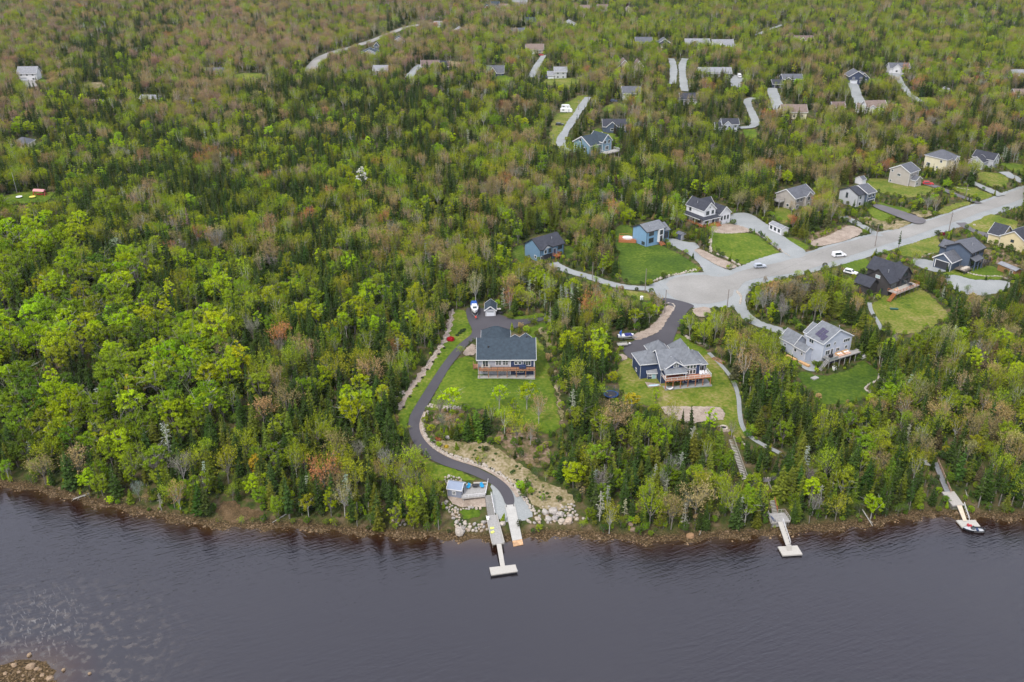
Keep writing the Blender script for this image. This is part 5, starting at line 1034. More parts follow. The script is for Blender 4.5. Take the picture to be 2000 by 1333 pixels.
# ------------------------------------------------------------------ far houses: (A, B, depth, eave, rise, ridge, yaw, walls, roof, label, extras)
FAR = [((37, 159), (74, 158), 9, 5.4, 3, 'x', 4, 'white', ROOF_PALE, 'white two-storey house with a grey roof alone in the far left wood', 'gw'),
 ((178, 208), (200, 207), 5, 2.2, 1.2, 'x', 0, 'white', ROOF_TAN, 'tiny white cottage with a reddish roof in the left wood', 'w'),
 ((275, 203), (309, 202), 7, 3.4, 1.2, 'x', -4, 'white', ROOF_PALE, 'low bright white bungalow in the left wood', 'w'),
 ((402, 151), (435, 150), 8, 2.8, 2.4, 'x', 3, 'red', ROOF_MID, 'dark red cottage beside the far clearing', 'w'),
 ((24, 292), (58, 290), 9, 2.8, 2.0, 'h', 0, 'cream', ROOF_MID, 'cream cottage with a grey hip roof at the far left edge', 'w'),
 ((250, 166), (262, 165), 4, 2.2, .9, 'x', 0, 'white', ROOF_PALE, 'small white shed among pink trees in the left wood', ''),
 ((705, 116), (730, 114), 12, 4.0, 2.4, 'y', 4, 'palegrey', ROOF_BLUE, 'pale blue gabled house inside the curve of the far road', 'w'),
 ((731, 103), (741, 102), 6, 5.5, 2, 'y', 0, 'slate', ROOF_BLUE, 'narrow slate blue house beside the far road', 'w'),
 ((768, 89), (790, 87), 9, 3.6, 2.4, 'y', 4, 'palegrey', ROOF_BLUE, 'pale house with a blue-grey gable above the far road curve', 'w'),
 ((730, 150), (757, 149), 8, 4.4, 2.2, 'x', 0, 'white', ROOF_PALE, 'white house with a pale grey roof left of the sandy lot', 'w2'),
 ((823, 138), (851, 137), 9, 3.0, 2.8, 'x', 2, 'tan', ROOF_BROWN, 'long brown-roofed house with stone borders', 'w'),
 ((856, 137), (876, 136), 8, 2.8, 2.4, 'x', 2, 'dark', ROOF_BLACK, 'dark garage beside the long brown-roofed house', ''),
 ((952, 151), (982, 151), 9, 3.2, 3.2, 'x', 0, 'dark', ROOF_MID, 'dark cottage with a slate roof and white gable trim', 'c'),
 ((886, 71), (909, 69), 10, 3.6, 2.6, 'y', 5, 'palegrey', ROOF_PALE, 'small pale blue gabled house high in the wood', 'w'),
 ((848, 55), (863, 54), 8, 3, 2, 'x', 0, 'white', ROOF_PALE, 'whitish house at the end of the far road', ''),
 ((943, 23), (958, 22), 9, 3, 3, 'x', 0, 'red', ROOF_BLUE, 'dark red house near the top of the wood', ''),
 ((960, 17), (975, 17), 9, 3, 3, 'x', 0, 'white', ROOF_BLUE, 'blue-roofed white house near the top of the wood', ''),
 ((975, 20), (992, 19), 9, 3.4, 2, 'x', 0, 'white', ROOF_TAN, 'white house with a tan roof near the top of the wood', ''),
 ((1000, 73), (1024, 72), 10, 3.2, 3, 'x', 3, 'blue', ROOF_MID, 'blue house with a grey roof on the wooded hillside', 'w'),
 ((1026, 49), (1045, 49), 9, 3.0, 2.6, 'x', 0, 'tan', ROOF_BLUE, 'orange-tan house high on the hillside', ''),
 ((1000, 14), (1024, 13), 9, 3, 3, 'x', 0, 'lgrey', ROOF_PALE, 'grey house just under the top of the picture', ''),
 ((1027, 108), (1059, 107), 10, 4.2, 2.8, 'x', 0, 'tan', ROOF_TAN, 'beige house with a brown roof at the end of a straight drive', 'g2w'),
 ((1134, 24), (1152, 23), 9, 3, 3, 'x', 0, 'tan', ROOF_TAN, 'tan-roofed house left of the purple tree', ''),
 ((1167, 23), (1185, 22), 9, 3.2, 3, 'x', 0, 'tan', ROOF_BROWN, 'brown-roofed house beside the purple tree', ''),
 ((1221, 27), (1232, 26), 8, 3.2, 3, 'y', 0, 'tan', ROOF_TAN, 'small brown gable right of the purple tree', ''),
 ((1102, 55), (1115, 54), 8, 3.2, 2.4, 'y', 10, 'white', ROOF_PALE, 'little white gabled house on the hillside', ''),
 ((1083, 155), (1106, 155), 8, 5.2, 2.0, 'x', 0, 'lgrey', ROOF_PALE, 'light grey two-storey house with a garage at its left', 'w2'),
 ((1070, 155), (1082, 155), 7, 2.8, 1.6, 'x', 0, 'white', ROOF_PALE, 'white garage joined to the light grey two-storey house', 'g'),
 ((1242, 93), (1272, 93), 11, 3.6, 2.8, 'x', 0, 'dark', ROOF_MID, 'navy house with a grey roof beside a white tent', 'w'),
 ((1283, 95), (1300, 95), 9, 3.4, 3.0, 'y', 0, 'dark', ROOF_MID, 'navy gabled garage beside the white tent', 'g'),
 ((1339, 96), (1377, 95), 11, 3.4, 3.0, 'x', 0, 'slate', ROOF_PALE, 'wide slate house with a pale roof behind the two tracks', 'w'),
 ((1392, 98), (1422, 97), 10, 3.4, 3.2, 'x', 0, 'white', ROOF_PALE, 'white house with a broad pale roof on the far ridge', 'w'),
 ((1425, 101), (1441, 100), 8, 2.8, 1.8, 'x', 0, 'white', ROOF_PALE, 'low white annexe right of the broad-roofed house', 'w'),
 ((1209, 138), (1230, 138), 9, 3.2, 3.2, 'y', 3, 'tan', ROOF_BROWN, 'brown gabled house left of the two tracks', 'w'),
 ((1240, 138), (1256, 138), 9, 3.0, 2.8, 'y', 3, 'tan', ROOF_BROWN, 'brown gabled garage left of the two tracks', ''),
 ((1366, 152), (1427, 151), 10, 3.0, 2.4, 'x', 0, 'lgrey', ROOF_PALE, 'very long low house with a grey roof beside the truck yard', 'w'),
 ((1216, 196), (1247, 194), 10, 4.4, 2.6, 'x', 0, 'lgrey', ROOF_MID, 'grey bungalow with a broad slate roof above a lawn', 'w'),
 ((1329, 206), (1361, 204), 10, 3.8, 2.2, 'x', 0, 'lgrey', ROOF_BLACK, 'grey house with a charcoal roof below the right-hand track', 'w2'),
 ((1178, 258), (1223, 254), 9, 3.2, 2.4, 'x', 0, 'slate', ROOF_BLACK, 'long dark-roofed bungalow with a green yard', 'w'),
 ((1509, 173), (1526, 172), 8, 3.0, 1.6, 'x', 0, 'dark', ROOF_BLACK, 'low dark garage attached to the dark far house', 'gd'),
 ((1528, 171), (1558, 169), 9, 5.6, 1.8, 'x', 0, 'dark', ROOF_MID, 'dark two-storey house with white upper windows', 'w3'),
 ((1526, 232), (1569, 231), 9, 4.0, 2.6, 'x', 0, 'cream', ROOF_TAN, 'cream house with a tan roof beside a small blue pool', 'w'),
 ((1657, 164), (1673, 163), 10, 5.0, 2.6, 'y', 0, 'dark', ROOF_MID, 'dark gabled house with a white garage door', 'gw'),
 ((1675, 162), (1691, 161), 8, 3.6, 2.4, 'y', 0, 'dark', ROOF_MID, 'dark gabled wing right of the white garage door', 'w'),
 ((1737, 143), (1771, 144), 9, 3.8, 2.2, 'x', -3, 'white', ROOF_MID, 'pale bungalow with white trim high on the right slope', 'w'),
 ((1626, 219), (1648, 218), 7, 3.0, 1.8, 'x', 0, 'white', ROOF_BROWN, 'small white cottage with a brown roof among pink trees', 'w'),
 ((1674, 222), (1690, 225), 8, 2.8, 2.0, 'x', -8, 'white', ROOF_TAN, 'white garage wing with a tan roof', 'g'),
 ((1691, 227), (1716, 223), 8, 5.4, 2.2, 'x', 6, 'white', ROOF_TAN, 'white two-storey house with a tan roof at the end of the grey drive', 'w3'),
 ((1554, 88), (1590, 89), 11, 3.0, 3.0, 'x', 0, 'tan', ROOF_BROWN, 'pinkish brown house in the far wood', ''),
 ((1843, 188), (1855, 187), 6, 2.6, 1.8, 'y', 0, 'lgrey', ROOF_PALE, 'small grey hut at the end of the winding drive', ''),
 ((1978, 156), (2006, 154), 9, 3.2, 2.4, 'x', 0, 'lgrey', ROOF_PALE, 'grey house at the far right edge of the wood', 'w'),
 ((1982, 196), (2008, 194), 9, 3.2, 2.4, 'x', 0, 'tan', ROOF_TAN, 'tan house at the far right edge of the wood', 'w')]
for A, B, dp, ev, rs_, ax_, yw, wl, rf, lb, ex in FAR:
    h = House('house' if 'garage' not in lb.split(' beside')[0] or 'house' in lb else 'garage', lb, A, B, None, yaw=yw, cat='house'); Wd = h.W; rs_ = rs_*1.3
    tr = WHITE if wl != 'black' else BLACKT
    if ax_ == 'h': h.hip(0, Wd, 0, dp, ev, rs_, SD[wl], rf, tr, corners=False)
    else: h.gable(0, Wd, 0, dp, ev, rs_, ax_, SD[wl], rf, tr, over=.5, corners=False)
    if 'c' not in ex and ax_ == 'x' and 13 < Wd < 40 and len(lb) % 2: ex += 'c'
    if 'c' in ex:
        h.gable(Wd*.12, Wd*.55, -1.2, dp*.5, ev, rs_*.9, 'y', SD[wl], rf, WHITE, over=.4, clear=False, corners=False); h.window(('f', -1.2), Wd*.33, 1, 1.4, 1.2)
        h.window(('f', 0), Wd*.75, 1, 2.2, 1.4, 3, 1)
    if 'g' in ex: h.garage(('f', 0), Wd*(.5 if Wd < 10 else .3), .1, min(4.6, Wd*.6), 2.3, GDARK if 'd' in ex else GDOOR)
    if 'w' in ex:
        n_ = max(2, int(Wd/4))
        for k_ in range(n_):
            x = Wd*(k_+.6)/(n_+.2)
            if ev > 4: h.window(('f', 0), x, ev-1.7, 1.3, 1.1, 2, 1)
            if not ('g' in ex and x < Wd*.55): h.window(('f', 0), x, .9, 1.3, 1.2, 2, 1)
    if '3' in ex: h.gable(Wd*.1, Wd*.4, -.8, 3, ev-.3, 1.4, 'y', SD[wl], rf, WHITE, over=.3, clear=False, corners=False)
# two mid-distance houses seen corner on
h = House('house', 'teal blue gabled house at the foot of the grey drive in the middle distance', (1152, 309), (1179, 302), 10.0, yaw=40, cat='house')
TB = SD['teal']
h.gable(0, 10.0, 0, 9.0, 4.8, 2.6, 'x', TB, ROOF_BLUE, WHITE, over=.45); h.gable(5.6, 10.4, -1.0, 6, 5.6, 2.4, 'y', TB, ROOF_BLUE, WHITE, over=.35, clear=False)
h.window(('f', -1), 6.9, 4.6, 1.0, 1.1); h.window(('f', -1), 9.0, 4.6, 1.0, 1.1); h.window(('f', -1), 8, 2.2, 1.6, 1.3, 2, 1); h.window(('f', 0), 2.4, 2.0, 2.0, 1.6, 2, 1); h.window(('l', 0), 5.5, 5.4, 1.0, 1.1); h.window(('l', 0), 3, 2.2, 1.0, 1.1); h.window(('l', 0), 8.0, 2.2, 1.0, 1.1)
h.deck(4.5, 12.0, -4, -1, 1.6, rails='flr', floor=WOODP, rail=WHITE, posts=4)
h = House('house', 'light grey house with twin dark gables beside the pale drive in the middle distance', (1410, 259), (1441, 261), 10.0, yaw=2, cat='house')
h.gable(0, 10.5, 0, 8.5, 5.2, 2.6, 'x', SD['palegrey'], ROOF_BLACK, WHITE, over=.4); h.gable(.3, 5.6, -1.2, 6, 4.8, 2.6, 'y', SD['palegrey'], ROOF_BLACK, WHITE, over=.4, clear=False); h.gable(-4, 0, 1.5, 8, 3.2, 2.0, 'x', SD['palegrey'], ROOF_BLACK, WHITE, over=.35)
h.window(('f', -1.2), 1.9, 3.0, 1.0, 1.5); h.window(('f', -1.2), 4.0, 3.0, 1.0, 1.5); h.window(('f', 0), 8.3, 3.0, 1.4, 1.6, 2, 1); h.window(('f', 0), 8.3, .6, 1.4, 1.2, 2, 1)
# ------------------------------------------------------------------ vehicles and boats
def paint(name, c): return mat(name, c, 0.3, 0.04, 1, spec=0.6)
def car(name, label, px, yaw, paintm, kind='suv', L_=4.6, W_=1.85, cat='car', group=None):
    e = empty(name, PV(*px)+Vector((0, 0, .2)), R(yaw), label, cat, group); H = {'suv': 1.7, 'sedan': 1.45, 'van': 1.95, 'truck': 2.3}[kind]; w = W_/2; l = L_/2
    prof = {'suv': [(-l, .45), (-l, .95), (-l+.15, 1.05), (-l+.35, H-.1), (-l+.7, H), (l*.15, H), (l*.45, 1.05), (l-.15, .92), (l, .75), (l, .4)],
            'sedan': [(-l, .45), (-l, .9), (-l+.6, .98), (-l+1.2, H-.03), (-.1, H), (l*.42, .98), (l-.15, .85), (l, .7), (l, .4)],
            'van': [(-l, .4), (-l, 1.1), (-l+.12, H-.1), (-l+.3, H), (l*.35, H), (l*.72, 1.1), (l-.1, .95), (l, .8), (l, .4)],
            'truck': [(-l, .5), (-l, 2.3), (l*.35, 2.3), (l*.36, 2.1), (l*.62, 2.05), (l*.78, 1.35), (l, 1.25), (l, .5)]}[kind]
    m = MB(); n = len(prof); inn = lambda z: w if z < 1.0 else w-.16
    vs = [(x, -inn(z), z) for x, z in prof]+[(x, inn(z), z) for x, z in prof]
    m.add(vs, [tuple(range(n)), tuple(range(2*n-1, n-1, -1))]+[(i, n+i, n+(i+1) % n, (i+1) % n) for i in range(n)]); m.build('body', paintm, e)
    g = MB(); zl, zh = 1.08, H-.12; x0 = -l+.55 if kind != 'truck' else l*.38; x1 = l*.12 if kind != 'truck' else l*.6
    if kind == 'sedan': x0 = -l+1.15
    for sg in (-1, 1): g.add([(x0-.05, sg*(w+.005), zl-.05), (x1+.25, sg*(w+.005), zl-.05), (x1-.05, sg*(w-.15), zh), (x0+.1, sg*(w-.15), zh)], [(0, 1, 2, 3)])
    g.build('side_glass', GLASS, e)
    f = MB(); xa, xb = (l*.43, l*.17) if kind in ('suv', 'van') else ((l*.38, .02) if kind == 'sedan' else (l*.77, l*.64)); za, zb_ = (1.12, H-.06) if kind != 'truck' else (1.42, 2.0)
    f.add([(xa+.03, -w+.2, za), (xa+.03, w-.2, za), (xb+.06, w-.25, zb_), (xb+.06, -w+.25, zb_)], [(0, 1, 2, 3)]); f.build('windscreen', GLASS, e)
    for x in (-l+.85, l-.85):
        for sg in (-1, 1): wl = MB().cyl((x, sg*(w-.22), .34), (x, sg*(w+.02), .34), .34, .34, 12).build('wheel', RUBBER, e); MB().cyl((x, sg*(w+.02), .34), (x, sg*(w+.035), .34), .2, .2, 10).build('rim', METALG, wl)
    for sg in (-1, 1): MB().box(l-.02, l+.03, sg*(w-.35)-.18, sg*(w-.35)+.18, .62, .76).build('headlight', WHITE, e)
    return e
WP, RP, SP_, BKP, DBP = paint('white_paint', (.72, .72, .73)), paint('red_paint', (.45, .02, .025)), paint('silver_paint', (.34, .37, .42)), paint('black_paint', (.02, .021, .024)), paint('dark_blue_paint', (.03, .05, .12))
car('parked_van', 'white van parked on the road shoulder opposite the pink gravel', (1638, 502), 12, WP, 'van', 5.3, 2.0, 'van')
car('parked_car', 'silver car parked at the edge of the gravel turning circle', (1484, 524), 8, SP_, 'suv')
car('parked_car', 'white estate car on the grass left of the black house', (1661, 536), -38, WP, 'suv', 5.0)
car('parked_car', 'bright red car in front of the tall taupe house', (1812, 362), -10, RP, 'suv', 4.9)
car('parked_car', 'black car beside the beige-grey house garage', (1596, 405), 5, BKP, 'suv')
car('parked_car', 'black car standing on the long grassy clearing', (1093, 246), -3, BKP, 'suv', 4.8)
car('parked_car', 'small red car at the end of the straight far drive', (1057, 110), 0, RP, 'sedan', 4.4)
car('parked_truck', 'white pickup truck seen head on in the far parking yard', (1444, 152), -95, WP, 'truck', 6.2, 2.3, 'truck')
car('parked_car', 'dark blue car beside the white garage in the far wood', (1064, 153), 0, DBP, 'suv')
car('parked_car', 'dark car in front of the dark-roofed cottage', (927, 149), 0, BKP, 'suv')
car('parked_car', 'blue car beneath the grey bungalow with the broad roof', (1199, 200), 0, DBP, 'suv')
for k_, (p, lb) in enumerate((((1105, 214), 'upper of two white camper trailers on the grassy clearing'), ((1106, 221), 'lower and longer of two white camper trailers on the clearing'))):
    e = empty('camper_trailer', PV(*p)+Vector((0, 0, .2)), R(-4), lb, 'camper', 'campers on the clearing'); L_ = (5.5, 7.5)[k_]
    m = MB(); pr = [(-L_/2, .5), (-L_/2, 2.4), (-L_/2+.3, 2.7), (L_/2-.8, 2.7), (L_/2, 1.6), (L_/2-.2, .5)]; n = len(pr)
    m.add([(x, -1.15, z) for x, z in pr]+[(x, 1.15, z) for x, z in pr], [tuple(range(n)), tuple(range(2*n-1, n-1, -1))]+[(i, n+i, n+(i+1) % n, (i+1) % n) for i in range(n)]); m.build('body', WP, e)
    MB().box(-L_/4-.6, -L_/4+.6, -1.18, -1.15, 1.5, 2.1).build('window', GLASS, e); MB().box(L_/6, L_/6+.7, -1.18, -1.15, .6, 2.2).build('door', SD['lgrey'], e)
    for sg in (-1, 1): MB().cyl((0, sg*.95, .35), (0, sg*1.18, .35), .36, .36, 10).build('wheel', RUBBER, e)
    MB().box(L_/2-.2, L_/2+1.2, -.06, .06, .4, .52).build('tow_bar', METALG, e)
def hull(L_, Bm, H, sheer=.25, nose=.5):
    """lofted boat hull with bow at +x: returns outer shell and deck rim positions"""
    st = [(-.5, .80, .0), (-.3, .95, .0), (0, 1.0, .0), (.22, .88, .04), (.38, .55, .12), (.5, .04, .3)]; V = []; F = []
    for t, b, k in st:
        x = t*L_; w = b*Bm/2; zt = H*(1+sheer*max(0, t)*2); V += [(x, -w, zt), (x-.0, -w*.82, H*.45+k*H), (x, 0, k*H*1.6), (x, w*.82, H*.45+k*H), (x, w, zt)]
    for i in range(len(st)-1):
        a = i*5
        for j in range(4): F.append((a+j, a+j+1, a+5+j+1, a+5+j))
    F.append((4, 3, 2, 1, 0))
    return V, F, st
def boat(name, label, loc, yaw, L_, Bm, H, hullm, deckm, cover=None, cabin=None, trailer=True, screen=None, cat='boat', lift=.55, tilt=0):
    e = empty(name, loc, yaw, label, cat); V, F, st = hull(L_, Bm, H); z0 = lift
    m = MB(); m.add([(x, y, z+z0) for x, y, z in V], F); m.build('hull', hullm, e)
    d = MB(); top = [(t*L_, b*Bm/2*.93, H*(1+.25*max(0, t)*2)-.06) for t, b, k in st]
    for i in range(len(top)-1):
        a, b = top[i], top[i+1]
        if i < 2 and not cover: d.poly([(a[0], -a[1], z0+H*.55), (b[0], -b[1], z0+H*.55), (b[0], b[1], z0+H*.55), (a[0], a[1], z0+H*.55)])
        else: d.poly([(a[0], -a[1], z0+a[2]), (b[0], -b[1], z0+b[2]), (b[0], b[1], z0+b[2]), (a[0], a[1], z0+a[2])])
    d.build('deck', deckm, e)
    if cabin:
        x0, x1, h_ = cabin; w = Bm*.36; c = MB(); c.hexa([(x0, -w, z0+H*.95), (x1, -w*.8, z0+H*.95), (x1, w*.8, z0+H*.95), (x0, w, z0+H*.95)], [(x0+.1, -w*.9, z0+H+h_), (x1-.9, -w*.7, z0+H+h_*.8), (x1-.9, w*.7, z0+H+h_*.8), (x0+.1, w*.9, z0+H+h_)]); c.build('cabin', deckm, e)
        MB().poly([(x1-.02, -w*.7, z0+H+.1), (x1-.02, w*.7, z0+H+.1), (x1-.82, w*.62, z0+H+h_*.78), (x1-.82, -w*.62, z0+H+h_*.78)]).build('windscreen', GLASS, e)
    if cover:
        x0, x1, h_, mt_ = cover; w = Bm*.44; c = MB(); c.hexa([(x0, -w, z0+H), (x1, -w, z0+H), (x1, w, z0+H), (x0, w, z0+H)], [(x0+.2, -w*.7, z0+H+h_), (x1-.3, -w*.7, z0+H+h_), (x1-.3, w*.7, z0+H+h_), (x0+.2, w*.7, z0+H+h_)]); c.build('canopy', mt_, e)
    if screen: MB().hexa([(screen, -Bm*.34, z0+H), (screen+.5, -Bm*.2, z0+H), (screen+.5, Bm*.2, z0+H), (screen, Bm*.34, z0+H)], [(screen-.3, -Bm*.3, z0+H+.5), (screen+.1, -Bm*.18, z0+H+.5), (screen+.1, Bm*.18, z0+H+.5), (screen-.3, Bm*.3, z0+H+.5)]).build('windscreen', GLASS, e)
    m = MB(); m.box(-L_/2-.35, -L_/2-.02, -.2, .2, z0+.1, z0+H+.25); m.build('outboard_motor', BLACKT, e)
    if trailer:
        t = MB(); t.bar((-L_*.4, -Bm*.36, .5), (L_*.3, -Bm*.36, .5), .1).bar((-L_*.4, Bm*.36, .5), (L_*.3, Bm*.36, .5), .1).bar((L_*.3, -Bm*.36, .5), (L_*.72, 0, .45), .1).bar((L_*.3, Bm*.36, .5), (L_*.72, 0, .45), .1).bar((-L_*.2, -Bm*.4, .45), (-L_*.2, Bm*.4, .45), .1); tr = t.build('trailer_frame', METALG, e)
        for sg in (-1, 1): MB().cyl((-L_*.2, sg*Bm*.38, .33), (-L_*.2, sg*(Bm*.38+.2), .33), .33, .33, 12).build('wheel', RUBBER, e)
    return e
BLUEC = mat('blue_canvas', (.03, .10, .36), .8, .1, 2)
b_ = boat('cabin_boat', 'big white cabin boat with a blue canopy on a trailer beside the small garage', PV(927, 611)+Vector((0, 0, .25)), R(-84), 7.6, 2.7, 1.35, WP, WP, cover=(-3.4, -1.3, .9, BLUEC), cabin=(-1.3, 1.6, .7))
MB().box(4.9, 5.9, -.25, .25, .35, .75).build('trailer_coupling', mat('red_cover', (.5, .06, .04), .6), b_)
b_ = boat('bowrider_boat', 'small white speedboat with a dark blue cover on a trailer by the navy house drive', PV(1222, 664)+Vector((0, 0, .25)), R(8), 5.2, 2.1, .95, WP, WP, cover=(-.4, 2.0, .35, mat('navy_canvas', (.025, .03, .16), .8)))
MB().hexa([(-1.9, -.9, 1.5), (-1.7, -.9, 1.5), (-1.7, .9, 1.5), (-1.9, .9, 1.5)], [(-2.5, -.8, 2.9), (-2.3, -.8, 2.9), (-1.2, .8, 2.9), (-1.4, .8, 2.9)]).build('bimini', BLUEC, b_)
e = prop('utility_trailer', 'flat wooden utility trailer below the covered speedboat', 'trailer', PV(1216, 677)+Vector((0, 0, .25)), R(10), [('bed', MB().box(-1.7, 1.5, -.9, .9, .5, .6), WOODP), ('side_rail', MB().bar((-1.7, -.9, .85), (1.5, -.9, .85), .07).bar((-1.7, .9, .85), (1.5, .9, .85), .07).bar((1.5, -.9, .85), (1.5, .9, .85), .07).bar((-1.7, -.9, .6), (-1.7, -.9, .85), .07).bar((1.5, -.9, .6), (1.5, -.9, .85), .07).bar((1.5, .9, .6), (1.5, .9, .85), .07), METALG), ('tow_bar', MB().bar((1.5, 0, .5), (2.9, 0, .45), .1), METALG), ('tool_box', MB().box(2.0, 2.5, -.3, .3, .5, .8), WP)])
for sg in (-1, 1): MB().cyl((-.2, sg*.92, .33), (-.2, sg*1.12, .33), .33, .33, 12).build('wheel', RUBBER, e)
e = prop('utility_vehicle', 'small dark buggy with a pale roof parked right of the small garage', 'buggy', PV(975, 614)+Vector((0, 0, .2)), 0, [('body', MB().box(-1.2, 1.2, -.6, .6, .35, .8).box(.5, 1.2, -.55, .55, .8, .95), BLACKT), ('roof', MB().box(-.9, .6, -.62, .62, 1.75, 1.83), CREAMB), ('frame', MB().bar((-.9, -.55, .8), (-.9, -.55, 1.75), .06).bar((.6, -.55, .9), (.45, -.55, 1.75), .06).bar((-.9, .55, .8), (-.9, .55, 1.75), .06).bar((.6, .55, .9), (.45, .55, 1.75), .06), BLACKT)])
for x in (-.8, .8):
    for sg in (-1, 1): MB().cyl((x, sg*.5, .3), (x, sg*.72, .3), .3, .3, 10).build('wheel', RUBBER, e)
# trampoline
e = empty('trampoline', PV(1193, 775), 0, 'round blue trampoline with a net on the edge of the navy house lawn', 'trampoline'); BL_ = mat('blue_pad', (.012, .05, .16), .7)
m = MB(); n = 24
for k in range(n):
    a, b = 2*math.pi*k/n, 2*math.pi*(k+1)/n; c = lambda r, t, z: (r*math.cos(t), r*math.sin(t), z); m.hexa([c(1.75, a, .78), c(2.15, a, .78), c(2.15, b, .78), c(1.75, b, .78)], [c(1.75, a, .9), c(2.15, a, .9), c(2.15, b, .9), c(1.75, b, .9)])
m.build('pad', BL_, e); MB().cyl((0, 0, .82), (0, 0, .84), 1.76, 1.76, 24).build('mat', BLACKT, e)
for k in range(6): t = k*math.pi/3; MB().cyl((2.2*math.cos(t), 2.2*math.sin(t), 0), (2.2*math.cos(t), 2.2*math.sin(t), 2.5), .04, .04, 6).build('pole', BL_, e)
m = MB()
for z in (1.2, 1.6, 2.0, 2.45):
    for k in range(n): a, b = 2*math.pi*k/n, 2*math.pi*(k+1)/n; m.bar((2.18*math.cos(a), 2.18*math.sin(a), z), (2.18*math.cos(b), 2.18*math.sin(b), z), .02)
m.build('net', BL_, e)
prop('paddle_board', 'pale blue paddle board lying in front of the little navy shed', 'paddle board', PV(1277, 754)+Vector((0, 0, .12)), R(8), [('board', MB().add([(-1.7, 0, 0), (-1.2, -.35, 0), (.9, -.38, 0), (1.75, 0, 0), (.9, .38, 0), (-1.2, .35, 0)]+[(-1.7, 0, .15), (-1.2, -.35, .12), (.9, -.38, .12), (1.75, 0, .2), (.9, .38, .12), (-1.2, .35, .12)], [(5, 4, 3, 2, 1, 0), (6, 7, 8, 9, 10, 11)]+[(k, (k+1) % 6, 6+(k+1) % 6, 6+k) for k in range(6)]), mat('pale_blue_foam', (.42, .58, .66), .5))])
# fire pit
e = empty('fire_pit', PV(1413, 837), 0, 'round stone fire pit at the end of the navy house lawn', 'fire pit'); m = MB()
for k in range(14): t = k*2*math.pi/14; m.box(1.0*math.cos(t)-.22, 1.0*math.cos(t)+.22, 1.0*math.sin(t)-.2, 1.0*math.sin(t)+.2, 0, .42)
m.build('stone_ring', STONE, e); MB().cyl((0, 0, .02), (0, 0, .2), .8, .8, 14).build('ash_bed', RUBBER, e); MB().box(-1.8, 1.8, -1.8, 1.8, -.3, .06).build('paving', PINK, e)
for k_, (p, lb) in enumerate((((1345, 710), 'left'), ((1351, 709), 'middle'), ((1357, 708), 'right'))):   # chairs on the navy deck
    pass
navy = next(o for o in C.objects if o.type == 'EMPTY' and str(o.get('label', '')).startswith('navy blue house'))
def on(house_label, x, y, z):
    o = next(q for q in C.objects if q.type == 'EMPTY' and str(q.get('label', '')).startswith(house_label)); c, n = math.cos(o.rotation_euler.z), math.sin(o.rotation_euler.z)
    return Vector((o.location.x+c*x-n*y, o.location.y+n*x+c*y, o.location.z+z)), o.rotation_euler.z
for k_, x in enumerate((12.4, 13.5, 14.5)):
    l, yw = on('navy blue house', x*.94, -.6, 2.83)
    prop('deck_chair', 'white deck chair, %s of three on the navy house deck' % ['left', 'middle', 'right'][k_], 'chair', l, yw+R([-20, 10, 25][k_]), [('seat', MB().hexa([(-.35, -.4, .3), (.35, -.4, .3), (.35, .3, .2), (-.35, .3, .2)], [(-.35, -.4, .38), (.35, -.4, .38), (.35, .3, .28), (-.35, .3, .28)]), WHITE), ('backrest', MB().hexa([(-.35, .25, .25), (.35, .25, .25), (.35, .33, .25), (-.35, .33, .25)], [(-.3, .6, 1.05), (.3, .6, 1.05), (.3, .68, 1.05), (-.3, .68, 1.05)]), WHITE), ('armrest', MB().box(-.45, -.33, -.4, .35, .5, .55).box(.33, .45, -.4, .35, .5, .55), WHITE)], 'chairs on the navy house deck')
l, yw = on('navy blue house', 3.4, -.7, 2.83); prop('outdoor_sofa', 'dark red sofa in the shade of the navy house porch roof', 'sofa', l, yw, [('seat', MB().box(-1.3, 1.3, -.5, .4, 0, .45), mat('dark_red_fabric', (.22, .05, .03), .9)), ('backrest', MB().box(-1.3, 1.3, .35, .6, .45, .9), mat('dark_red_back', (.18, .04, .03), .9))])
l, yw = on('long grey house', 13.3, -.7, 2.68); prop('outdoor_sofa', 'dark blue sofa on the brown balcony of the long grey house', 'sofa', l, yw, [('seat', MB().box(-1.0, 1.0, -.5, .4, 0, .45), DBP), ('backrest', MB().box(-1.0, 1.0, .35, .6, .45, .9), DBP)])
# red shelter in the garden at the left
e = prop('garden_swing', 'red and white garden swing frame on the lawn at the far left', 'swing', PV(79, 383), R(-10), [('frame', MB().bar((-3, -1, 0), (-2.6, 0, 3), .25).bar((-3, 1, 0), (-2.6, 0, 3), .25).bar((3, -1, 0), (2.6, 0, 3), .25).bar((3, 1, 0), (2.6, 0, 3), .25).bar((-2.6, 0, 3), (2.6, 0, 3), .25), RP), ('canopy', MB().hexa([(-2.8, -1.2, 2.4), (2.8, -1.2, 2.4), (2.8, 1.2, 2.4), (-2.8, 1.2, 2.4)], [(-2.8, -.3, 3.2), (2.8, -.3, 3.2), (2.8, .3, 3.2), (-2.8, .3, 3.2)]), mat('faded_red_cloth', (.5, .25, .25), .9)), ('seat', MB().box(-1.8, 1.8, -.5, .5, .8, 1.0), RP)])
prop('flagpole', 'thin pale pole at the far left beside the garden', 'pole', PV(33, 376), 0, [('pole', MB().cyl((0, 0, 0), (-.2, 0, 9.5), .1, .06, 6), WHITE)])
for p, lb, cl in (((38, 388), 'pale round garden table on the far left lawn', HT), ((64, 388), 'yellow bench on the far left lawn', mat('yellow_paint', (.7, .6, .1), .6))):
    prop('garden_table', lb, 'table', PV(*p), 0, [('tabletop', MB().cyl((0, 0, .8), (0, 0, .95), 1.4, 1.4, 12), cl), ('leg', MB().cyl((0, 0, 0), (0, 0, .8), .15, .15, 6), METALG)])
